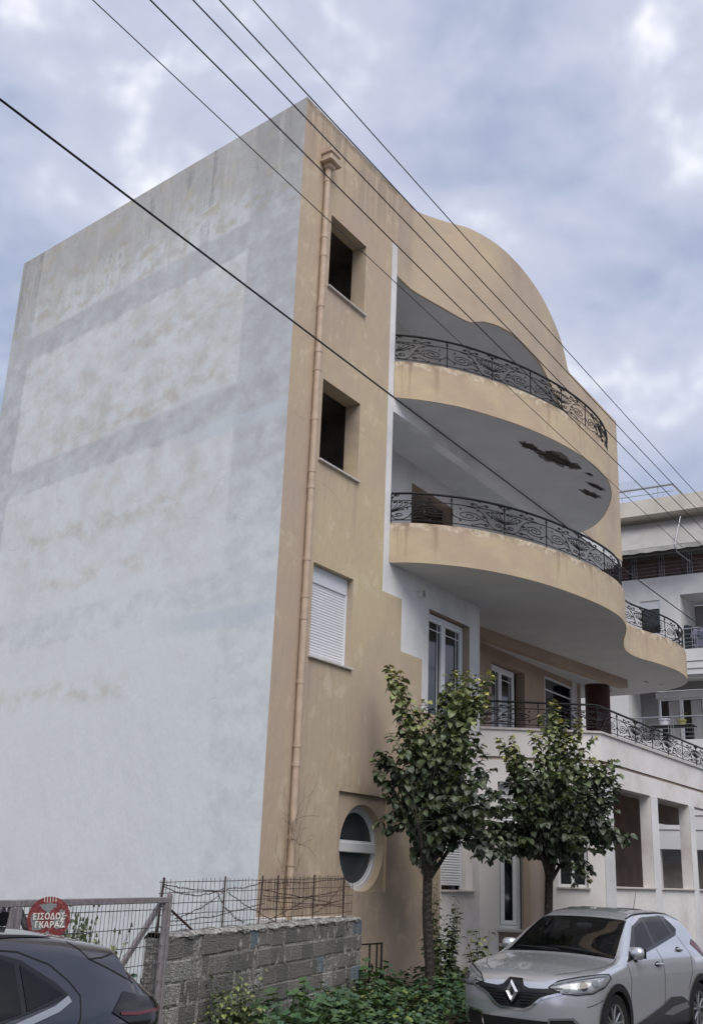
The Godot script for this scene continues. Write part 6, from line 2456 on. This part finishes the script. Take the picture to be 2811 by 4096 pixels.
func car_root(called: String, at: Vector3, heading: float, label: String) -> Node3D:
	var t := thing(called, at, label, "car")
	var c := cos(heading)
	var s := sin(heading)
	t.basis = Basis(Vector3(c, 0, s), Vector3.UP, Vector3(-s, 0, c))
	return t

func round_box(size: Vector3, r: float) -> Mb:
	# a box with rounded edges, as a stretched superquadric
	var m := Mb.new()
	var n := 10
	var pt := func(i: int, j: int) -> Vector3:
		var a := PI * i / n - PI * 0.5
		var b := TAU * j / (2 * n)
		var e := r
		var ca := cos(a)
		var q := Vector3(signf(cos(b)) * pow(absf(cos(b)), e) * pow(absf(ca), e), signf(sin(a)) * pow(absf(sin(a)), e), signf(sin(b)) * pow(absf(sin(b)), e) * pow(absf(ca), e))
		return q * size * 0.5
	for i in n:
		for j in 2 * n:
			var a: Vector3 = pt.call(i, j)
			var b: Vector3 = pt.call(i + 1, j)
			var c: Vector3 = pt.call(i + 1, j + 1)
			var d: Vector3 = pt.call(i, j + 1)
			var inv := Vector3.ONE / (size * size)
			m.tris(a, b, c, (a * inv).normalized(), (b * inv).normalized(), (c * inv).normalized())
			m.tris(a, c, d, (a * inv).normalized(), (c * inv).normalized(), (d * inv).normalized())
	return m

func silver_car() -> void:
	var t := car_root("parked_car", Vector3(12.99, 0, -5.42), 3.2319, "silver crossover car facing left, parked under the trees")
	var bd := Body.new()
	bd.setup({
		"x0": -3.45, "x1": 1.05, "blur": 5,
		"top": [[0.95, 0.74], [0.83, 0.79], [0.66, 0.86], [0.3, 0.945], [0.0, 0.99], [-0.22, 1.02], [-0.36, 1.07], [-0.7, 1.285], [-1.02, 1.455], [-1.25, 1.525], [-1.6, 1.565], [-2.0, 1.56], [-2.35, 1.535], [-2.64, 1.485], [-2.76, 1.38], [-2.9, 1.23], [-3.08, 1.06], [-3.25, 0.95]],
		"crown": [[1.0, 0.09], [0.2, 0.07], [-0.4, 0.07], [-1.3, 0.09], [-3.2, 0.1]],
		"width": [[1.0, 0.80], [0.6, 0.865], [0.2, 0.89], [-0.6, 0.875], [-1.6, 0.88], [-2.4, 0.895], [-2.9, 0.87], [-3.4, 0.80]],
		"side": [[0.15, 0.93], [0.3, 0.975], [0.5, 0.985], [0.65, 0.995], [0.8, 1.0], [0.95, 0.985], [1.03, 0.955], [1.1, 0.905], [1.25, 0.815], [1.4, 0.725], [1.5, 0.65], [1.6, 0.57]],
		"front": [[0.15, 0.76], [0.25, 0.82], [0.4, 0.855], [0.55, 0.865], [0.68, 0.85], [0.78, 0.815], [0.88, 0.72], [1.0, 0.5], [1.2, 0.2]],
		"rear": [[0.2, -3.2], [0.4, -3.28], [0.6, -3.29], [0.8, -3.24], [1.0, -3.15], [1.15, -3.02], [1.45, -2.84], [1.6, -2.75]],
		"bulge_f": 0.27, "bulge_r": 0.17, "axles": [0.0, -2.606], "well": 0.372,
	})
	var win := [pv([[-0.70, 1.055], [-1.03, 1.34], [-1.36, 1.42], [-1.335, 1.145]]), pv([[-1.425, 1.16], [-1.45, 1.45], [-1.75, 1.462], [-1.985, 1.45], [-2.06, 1.255]]), pv([[-2.135, 1.27], [-2.08, 1.435], [-2.17, 1.40], [-2.27, 1.315], [-2.21, 1.275]])]
	var sl := Vector3(-0.845, 0.535, 0).normalized()
	var sn := Vector3(-sl.y, sl.x, 0)          # into the car
	var scr := Frame.new(Vector3(-0.66, 1.26, 0), Vector3(0, 0, 1), sl, Vector3(-0.535, -0.845, 0).normalized())
	var scr_hole := pv([[-0.66, -0.36], [0.66, -0.36], [0.53, 0.36], [-0.53, 0.36]])
	var shells := body_mesh(bd, 0.024, win, scr, scr_hole)
	own_part("body", shells[0].commit(), M.silver, t)
	own_part("wheel_arch_liner", shells[1].commit(), M.trim, t)
	own_part("cabin_lining", shells[2].commit(), M.cabin, t)
	# the screen and its black border
	var sp := Mb.new()
	lay(sp, bd, scr, pv([[-0.685, -0.375], [0.685, -0.375], [0.56, 0.375], [-0.56, 0.375]]), 0.003)
	own_part("windscreen", sp.commit(), M.car_glass, t)
	var sb := Mb.new()
	lay(sb, bd, scr, pv([[-0.725, -0.44], [0.725, -0.44], [0.575, 0.39], [-0.575, 0.39]]), 0.0045, [pv([[-0.645, -0.345], [0.645, -0.345], [0.53, 0.345], [-0.53, 0.345]])])
	own_part("windscreen_border", sb.commit(), M.gloss_black, t)
	for w in [[-0.55, -0.4, 0.05, -0.33], [0.0, -0.41, 0.6, -0.35]]:
		var m := Mb.new()
		var q := PackedVector3Array()
		for i in 8:
			q.append(bd.drop(scr.at(Vector2(lerpf(w[0], w[2], i / 7.0), lerpf(w[1], w[3], i / 7.0))) - scr.dir * 0.3, scr.dir) - scr.dir * 0.02)
		m.tube(q, 0.009, 5)
		own_part("wiper", m.commit(), M.trim, t)
	for s in [-1.0, 1.0]:
		var side := Frame.new(Vector3(0, 0, s * 1.0), Vector3(1, 0, 0), Vector3(0, 1, 0), Vector3(0, 0, -s))
		var gm := Mb.new()
		lay(gm, bd, side, pv([[-0.37, 0.985], [-0.66, 1.15], [-1.0, 1.365], [-1.37, 1.455], [-2.0, 1.48], [-2.14, 1.465], [-2.32, 1.315], [-2.2, 1.24], [-1.36, 1.112]]), 0.0045, win)
		own_part("window_surround", gm.commit(), M.gloss_black, t)
		for w in win:
			var pm := Mb.new()
			lay(pm, bd, side, Geometry2D.offset_polygon(w, 0.012)[0], 0.003)
			own_part("side_window", pm.commit(), M.side_glass, t)
		for ln in [[[-0.36, 0.97], [-0.43, 0.8], [-0.40, 0.58], [-0.46, 0.38]], [[-1.385, 1.105], [-1.43, 0.85], [-1.42, 0.5], [-1.36, 0.25]], [[-2.24, 1.23], [-2.36, 1.02], [-2.3, 0.78], [-2.17, 0.6]], [[-0.46, 0.27], [-2.18, 0.27]], [[0.36, 0.62], [0.6, 0.55]]]:
			var se := Mb.new()
			lay_line(se, bd, side, pv(ln), 0.008, 0.002)
			own_part("panel_seam", se.commit(), M.seam, t)
		var cl := Mb.new()
		lay(cl, bd, side, pv([[-0.40, 0.2], [-0.46, 0.28], [-1.3, 0.45], [-1.6, 0.54], [-1.95, 0.53], [-2.2, 0.44], [-2.22, 0.2]]), 0.012)
		own_part("door_cladding", cl.commit(), M.cladding, t)
		var ci := Mb.new()
		lay(ci, bd, side, pv([[-1.35, 0.36], [-1.65, 0.43], [-2.08, 0.46], [-2.16, 0.39], [-1.6, 0.33]]), 0.016)
		own_part("cladding_insert", ci.commit(), M.rim, t)
		for ax in [0.0, -2.606]:
			var am := Mb.new()
			var ring := PackedVector2Array()
			for i in 33:
				var a := lerpf(-0.42, PI + 0.42, i / 32.0)
				ring.append(Vector2(ax, 0.33) + Vector2(cos(a), sin(a)) * 0.445)
			for i in 33:
				var a := lerpf(PI + 0.42, -0.42, i / 32.0)
				ring.append(Vector2(ax, 0.33) + Vector2(cos(a), sin(a)) * 0.366)
			lay(am, bd, side, ring, 0.013)
			own_part("wheel_arch", am.commit(), M.trim, t)
			wheel(t, Vector3(ax, 0.334, s * 0.765), s)
		for hx in [-1.26, -2.06]:
			var hp := bd.drop(Vector3(hx, 0.935 if hx > -2 else 1.08, s * 1.2), Vector3(0, 0, -s))
			var hm := round_box(Vector3(0.2, 0.032, 0.03), 0.6)
			own_part("door_handle", hm.commit(), M.silver, t, Transform3D(Basis(Vector3.BACK, 0.06), hp + Vector3(0, 0, s * 0.022)))
			var hc := Mb.new()
			lay(hc, bd, side, blob(Vector2(hx + 0.01, hp.y), 0.08, 0.03, 14, 1.0, 1.0), 0.002)
			own_part("handle_recess", hc.commit(), M.trim, t)
		# mirrors
		var mr := round_box(Vector3(0.14, 0.145, 0.19), 0.6)
		var mo := own_part("mirror", mr.commit(), M.silver, t, Transform3D(Basis(Vector3.UP, s * 0.25), Vector3(-0.62, 1.075, s * 0.865)))
		var ms := Mb.new()
		ms.tube(PackedVector3Array([Vector3(0.02, -0.2, s * -0.12), Vector3(0.01, -0.12, s * -0.08), Vector3(0.0, -0.06, s * -0.02)]), 0.05, 10, 0.035)
		own_part("mirror_stalk", ms.commit(), M.trim, mo)
		var mg := Mb.new()
		mg.box(Vector3(-0.066, 0.0, 0), Vector3(0.01, 0.11, 0.18))
		own_part("mirror_glass", mg.commit(), M.glass, mo)
		# headlamp, laid on slantwise
		var out := Vector3(0.78, 0.2, s * 0.6).normalized()
		var ha := Vector3(-0.6, 0, s * 0.78).normalized()
		var hf := Frame.new(Vector3(0.56, 0.765, s * 0.70) + out * 0.2, ha, out.cross(ha) * (1.0 if out.cross(ha).y > 0 else -1.0), -out)
		var hl := Mb.new()
		var lamp_poly := pv([[-0.36, -0.035], [-0.24, 0.035], [0.0, 0.085], [0.36, 0.145], [0.385, 0.11], [0.28, 0.0], [0.12, -0.085], [-0.05, -0.11], [-0.22, -0.10]])
		lay(hl, bd, hf, lamp_poly, 0.004)
		var hn := own_part("headlight", hl.commit(), M.lamp, t)
		var he := Mb.new()
		var closed := lamp_poly.duplicate()
		closed.append(lamp_poly[0])
		lay_line(he, bd, hf, closed, 0.011, 0.009)
		own_part("lamp_edge", he.commit(), M.seam, hn)
		for q in [[0.02, -0.02, 0.066, M.lamp_clear, 0.012], [0.02, -0.02, 0.046, M.glass, 0.017], [-0.17, -0.035, 0.05, M.lamp_clear, 0.012], [0.16, 0.02, 0.036, M.lamp_clear, 0.012]]:
			var lm := Mb.new()
			lay(lm, bd, hf, blob(Vector2(q[0], q[1]), q[2], q[2], 22, 1.0, 1.0), q[4], [], 0.03)
			own_part("lens", lm.commit(), q[3], hn)
		for ln in [[[-0.30, -0.005], [0.0, 0.06], [0.33, 0.125]], [[-0.12, -0.09], [0.1, -0.07], [0.27, 0.02]]]:
			var ls := Mb.new()
			lay_line(ls, bd, hf, pv(ln), 0.017, 0.013)
			own_part("light_strip", ls.commit(), M.lamp_clear, hn)
		# tail lamp where it wraps onto the side
		var tm := Mb.new()
		lay(tm, bd, side, pv([[-2.56, 1.13], [-2.68, 1.19], [-2.86, 1.1], [-3.0, 0.98], [-2.96, 0.9], [-2.78, 1.0]]), 0.006)
		own_part("tail_light", tm.commit(), M.red_lamp, t)
	# the nose
	var nose := Frame.new(Vector3(1.1, 0, 0), Vector3(0, 0, 1), Vector3(0, 1, 0), Vector3(-1, 0, 0))
	var gr := Mb.new()
	lay(gr, bd, nose, pv([[-0.56, 0.735], [-0.36, 0.715], [-0.2, 0.71], [-0.135, 0.73], [-0.085, 0.80], [0.085, 0.80], [0.135, 0.73], [0.2, 0.71], [0.36, 0.715], [0.56, 0.735], [0.54, 0.69], [0.42, 0.655], [0.33, 0.62], [0.22, 0.53], [0.15, 0.50], [-0.15, 0.50], [-0.22, 0.53], [-0.33, 0.62], [-0.42, 0.655], [-0.54, 0.69]]), 0.004)
	own_part("grille", gr.commit(), M.trim, t)
	for i in 5:
		var y := 0.535 + i * 0.033
		var hw := [0.2, 0.25, 0.3, 0.36, 0.46][i] as float
		for s in [-1.0, 1.0]:
			var bmm := Mb.new()
			lay_line(bmm, bd, nose, pv([[s * 0.1, y], [s * hw, y + 0.004]]), 0.011, 0.012)
			own_part("grille_bar", bmm.commit(), M.gloss_black, t)
	var ch := Mb.new()
	lay_line(ch, bd, nose, pv([[-0.56, 0.675], [-0.43, 0.64], [-0.34, 0.605], [-0.23, 0.515], [-0.155, 0.485], [0.155, 0.485], [0.23, 0.515], [0.34, 0.605], [0.43, 0.64], [0.56, 0.675]]), 0.02, 0.01)
	own_part("grille_trim", ch.commit(), M.chrome, t)
	var es := Mb.new()
	lay(es, bd, nose, pv([[0, 0.52], [-0.09, 0.6], [-0.11, 0.68], [-0.075, 0.79], [0.075, 0.79], [0.11, 0.68], [0.09, 0.6]]), 0.016)
	own_part("emblem_plate", es.commit(), M.gloss_black, t)
	# the diamond emblem: a folded chrome band round an open middle
	var em := Mb.new()
	var eo := [Vector2(0, 0.125), Vector2(0.078, 0), Vector2(0, -0.125), Vector2(-0.078, 0)]
	for i in 4:
		var a: Vector2 = eo[i]
		var b: Vector2 = eo[(i + 1) % 4]
		var ec := bd.drop(Vector3(1.2, 0.665, 0), Vector3(-1, 0, 0)) + Vector3(0.022, 0, 0)
		var P3 := func(v: Vector2, d: float) -> Vector3: return ec + Vector3(d, v.y, v.x)
		var am := a * 0.74
		var bm2 := b * 0.74
		var ai := a * 0.42
		var bi := b * 0.42
		em.quad(P3.call(a, 0.0), P3.call(b, 0.0), P3.call(bm2, 0.03), P3.call(am, 0.03), Vector3(1, a.y + b.y, a.x + b.x))
		em.quad(P3.call(am, 0.03), P3.call(bm2, 0.03), P3.call(bi, 0.0), P3.call(ai, 0.0), Vector3(1, 0, 0))
	own_part("diamond_emblem", em.commit(), M.emblem, t)
	var lg := Mb.new()
	lay(lg, bd, nose, pv([[-0.52, 0.385], [0.52, 0.385], [0.47, 0.25], [-0.47, 0.25]]), 0.004)
	own_part("lower_intake", lg.commit(), M.trim, t)
	for s in [-1.0, 1.0]:
		var ff := Frame.new(Vector3(0.95, 0, s * 0.55), Vector3(-0.5, 0, s * 0.86).normalized(), Vector3.UP, Vector3(-0.86, 0, -s * 0.5).normalized())
		var fm := Mb.new()
		lay(fm, bd, ff, pv([[-0.02, 0.40], [0.22, 0.415], [0.28, 0.36], [0.26, 0.25], [0.0, 0.25]]), 0.004)
		own_part("fog_light_panel", fm.commit(), M.trim, t)
		var fc := Mb.new()
		lay_line(fc, bd, ff, pv([[-0.03, 0.25], [-0.035, 0.41], [0.23, 0.43], [0.30, 0.37], [0.29, 0.27]]), 0.022, 0.012)
		own_part("fog_light_trim", fc.commit(), M.chrome, t)
	# bonnet seams seen from above
	var above := Frame.new(Vector3(0, 1.8, 0), Vector3(1, 0, 0), Vector3(0, 0, 1), Vector3(0, -1, 0))
	for s in [-1.0, 1.0]:
		var bs := Mb.new()
		lay_line(bs, bd, above, pv([[-0.33, s * 0.735], [-0.1, s * 0.77], [0.18, s * 0.735], [0.42, s * 0.60], [0.62, s * 0.42]]), 0.008, 0.002)
		own_part("bonnet_seam", bs.commit(), M.seam, t)
	for s in [-1.0, 1.0]:
		var rs := Mb.new()
		lay_line(rs, bd, above, pv([[-1.05, s * 0.545], [-1.7, s * 0.56], [-2.55, s * 0.54]]), 0.022, 0.003)
		own_part("roof_seam", rs.commit(), M.seam, t)
	var ant := Mb.new()
	var ap := bd.drop(Vector3(-2.55, 1.8, 0.0), Vector3(0, -1, 0))
	ant.tube(PackedVector3Array([ap, ap + Vector3(-0.02, 0.04, 0)]), 0.022, 8, 0.01)
	ant.tube(PackedVector3Array([ap + Vector3(-0.015, 0.03, 0), ap + Vector3(-0.12, 0.26, 0)]), 0.005, 6, 0.0035)
	own_part("aerial", ant.commit(), M.trim, t)
	# the cabin: dashboard, seats, wheel, mirror
	var db := round_box(Vector3(0.62, 0.26, 1.3), 0.5)
	own_part("dashboard", db.commit(), M.cabin, t, Transform3D(Basis.IDENTITY, Vector3(-0.62, 0.84, 0)))
	for s in [-1.0, 1.0]:
		var sm := round_box(Vector3(0.16, 0.62, 0.46), 0.5)
		var st := own_part("seat", sm.commit(), M.seat, t, Transform3D(Basis(Vector3.BACK, -0.25), Vector3(-1.68, 0.9, s * 0.36)))
		var hd := round_box(Vector3(0.1, 0.17, 0.26), 0.6)
		own_part("headrest", hd.commit(), M.seat, st, Transform3D(Basis.IDENTITY, Vector3(0.0, 0.41, 0)))
	var rb := round_box(Vector3(0.16, 0.5, 1.2), 0.5)
	own_part("rear_bench", rb.commit(), M.seat, t, Transform3D(Basis(Vector3.BACK, -0.3), Vector3(-2.6, 0.95, 0)))
	var sw := Mb.new()
	var ring := PackedVector3Array()
	for i in 25:
		ring.append(Vector3(0, cos(TAU * i / 24) * 0.18, sin(TAU * i / 24) * 0.18))
	sw.tube(ring, 0.015, 6)
	sw.box(Vector3.ZERO, Vector3(0.04, 0.1, 0.14))
	own_part("steering_wheel", sw.commit(), M.cabin, t, Transform3D(Basis(Vector3.BACK, -0.4), Vector3(-1.05, 0.98, -0.37)))
	var im := round_box(Vector3(0.03, 0.07, 0.22), 0.5)
	own_part("rear_view_mirror", im.commit(), M.lamp_clear, t, Transform3D(Basis.IDENTITY, Vector3(-1.02, 1.34, 0)))

func slate_car() -> void:
	var t := car_root("parked_car", Vector3(4.35, 0, -5.3), deg_to_rad(181.5), "dark slate coupe-like car, only its tail showing before the gate")
	var bd := Body.new()
	bd.setup({
		"x0": -1.1, "x1": 3.75, "blur": 1,
		"top": [[3.6, 0.78], [3.2, 0.92], [2.6, 1.04], [2.1, 1.10], [1.4, 1.43], [1.0, 1.51], [0.6, 1.54], [0.2, 1.525], [-0.15, 1.50], [-0.4, 1.465], [-0.535, 1.435], [-0.56, 1.35], [-0.65, 1.255], [-0.76, 1.185], [-0.83, 1.165], [-0.9, 1.15], [-0.96, 1.08]],
		"crown": [[3.5, 0.1], [0.5, 0.12], [-0.4, 0.13], [-0.6, 0.06], [-1.0, 0.06]],
		"width": [[3.7, 0.8], [3.0, 0.88], [2.0, 0.9], [1.0, 0.885], [0.3, 0.9], [-0.3, 0.9], [-0.6, 0.86], [-0.95, 0.76]],
		"side": [[0.15, 0.94], [0.4, 0.98], [0.7, 1.0], [0.95, 1.0], [1.06, 0.985], [1.12, 0.95], [1.2, 0.885], [1.3, 0.80], [1.4, 0.71], [1.46, 0.65], [1.6, 0.5]],
		"front": [[0.15, 3.4], [0.4, 3.52], [0.7, 3.5], [0.9, 3.35], [1.1, 3.0]],
		"rear": [[0.2, -0.8], [0.5, -0.88], [0.8, -0.9], [1.0, -0.93], [1.1, -0.96], [1.14, -0.95], [1.2, -0.9], [1.6, -0.8]],
		"bulge_f": 0.3, "bulge_r": 0.2, "axles": [0.0, 2.64], "well": 0.375,
	})
	var none := Frame.new(Vector3.ZERO, Vector3.RIGHT, Vector3.UP, Vector3.BACK)
	var shells := body_mesh(bd, 0.026, [], none, PackedVector2Array())
	own_part("body", shells[0].commit(), M.slate, t)
	own_part("wheel_arch_liner", shells[1].commit(), M.trim, t)
	for s in [-1.0, 1.0]:
		var side := Frame.new(Vector3(0, 0, s * 1.0), Vector3(1, 0, 0), Vector3(0, 1, 0), Vector3(0, 0, -s))
		var sr := Mb.new()
		lay(sr, bd, side, pv([[-0.035, 1.205], [0.02, 1.265], [0.2, 1.375], [0.4, 1.425], [0.9, 1.45], [1.3, 1.40], [1.9, 1.11], [1.2, 1.05], [0.5, 1.10], [0.08, 1.175]]), 0.004)
		own_part("window_surround", sr.commit(), M.gloss_black, t)
		for q in [pv([[0.0, 1.212], [0.22, 1.352], [0.265, 1.15], [0.08, 1.192]]), pv([[0.255, 1.362], [0.4, 1.402], [0.86, 1.425], [0.9, 1.09], [0.5, 1.115], [0.3, 1.145]]), pv([[0.93, 1.42], [1.25, 1.38], [1.75, 1.12], [1.3, 1.075], [0.96, 1.085]])]:
			var pm := Mb.new()
			lay(pm, bd, side, q, 0.007)
			own_part("side_window", pm.commit(), M.tinted, t)
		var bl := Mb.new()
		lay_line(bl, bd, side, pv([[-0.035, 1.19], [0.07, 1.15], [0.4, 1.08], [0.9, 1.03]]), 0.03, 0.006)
		own_part("belt_sheen", bl.commit(), M.rim, t)  # sky reflection on the body shoulder, laid on as a pale strip
		for ln in [[[0.5, 1.44], [0.2, 1.415], [0.02, 1.35], [-0.07, 1.27], [-0.115, 1.2], [-0.07, 1.1], [0.05, 0.95]], [[-0.19, 1.45], [-0.24, 1.41], [-0.27, 1.365], [-0.38, 1.32], [-0.56, 1.235]], [[-0.27, 1.365], [-0.38, 1.368], [-0.49, 1.385]]]:
			var se := Mb.new()
			lay_line(se, bd, side, pv(ln), 0.007, 0.002)
			own_part("panel_seam", se.commit(), M.seam, t)
		var lm := Mb.new()
		lay(lm, bd, side, pv([[-0.3, 1.11], [-0.44, 1.2], [-0.6, 1.165], [-0.88, 1.13], [-0.9, 0.98], [-0.62, 0.99], [-0.42, 1.05]]), 0.006)
		var ln2 := own_part("tail_light", lm.commit(), M.gloss_black, t)
		var lr := Mb.new()
		lay_line(lr, bd, side, pv([[-0.36, 1.10], [-0.5, 1.088], [-0.7, 1.092], [-0.87, 1.11]]), 0.015, 0.01)
		own_part("red_strip", lr.commit(), M.red_lamp, ln2)
		for ax in [0.0, 2.64]:
			wheel(t, Vector3(ax, 0.334, s * 0.79), s)
			var am := Mb.new()
			var ring := PackedVector2Array()
			for i in 33:
				var a := lerpf(-0.42, PI + 0.42, i / 32.0)
				ring.append(Vector2(ax, 0.33) + Vector2(cos(a), sin(a)) * 0.43)
			for i in 33:
				var a := lerpf(PI + 0.42, -0.42, i / 32.0)
				ring.append(Vector2(ax, 0.33) + Vector2(cos(a), sin(a)) * 0.368)
			lay(am, bd, side, ring, 0.012)
			own_part("wheel_arch", am.commit(), M.trim, t)
		# roof rails
		var rr := Mb.new()
		var above := Frame.new(Vector3(0, 1.8, 0), Vector3(1, 0, 0), Vector3(0, 0, 1), Vector3(0, -1, 0))
		lay_line(rr, bd, above, pv([[-0.12, s * 0.5], [0.4, s * 0.545], [1.2, s * 0.54]]), 0.03, 0.004)
		own_part("roof_seam", rr.commit(), M.seam, t)
	var top := Frame.new(Vector3(0, 1.9, 0), Vector3(1, 0, 0), Vector3(0, 0, 1), Vector3(0, -1, 0))
	var rg := Mb.new()
	lay(rg, bd, top, pv([[-0.575, -0.5], [-0.575, 0.5], [-0.83, 0.52], [-0.83, -0.52]]), 0.004)
	own_part("rear_window", rg.commit(), M.glass, t)
	var ws := Mb.new()
	lay(ws, bd, top, pv([[2.05, -0.66], [2.05, 0.66], [1.4, 0.52], [1.4, -0.52]]), 0.004)
	own_part("windscreen", ws.commit(), M.glass, t)
	var fin := Mb.new()
	fin.prism(pv([[-0.02, 1.50], [-0.2, 1.50], [-0.21, 1.575], [-0.16, 1.58]]), Vector3(0, 0, -0.025), Vector3(1, 0, 0), Vector3(0, 1, 0), Vector3(0, 0, 0.05))
	own_part("aerial_fin", fin.commit(), M.gloss_black, t)

func vehicles() -> void:
	silver_car()
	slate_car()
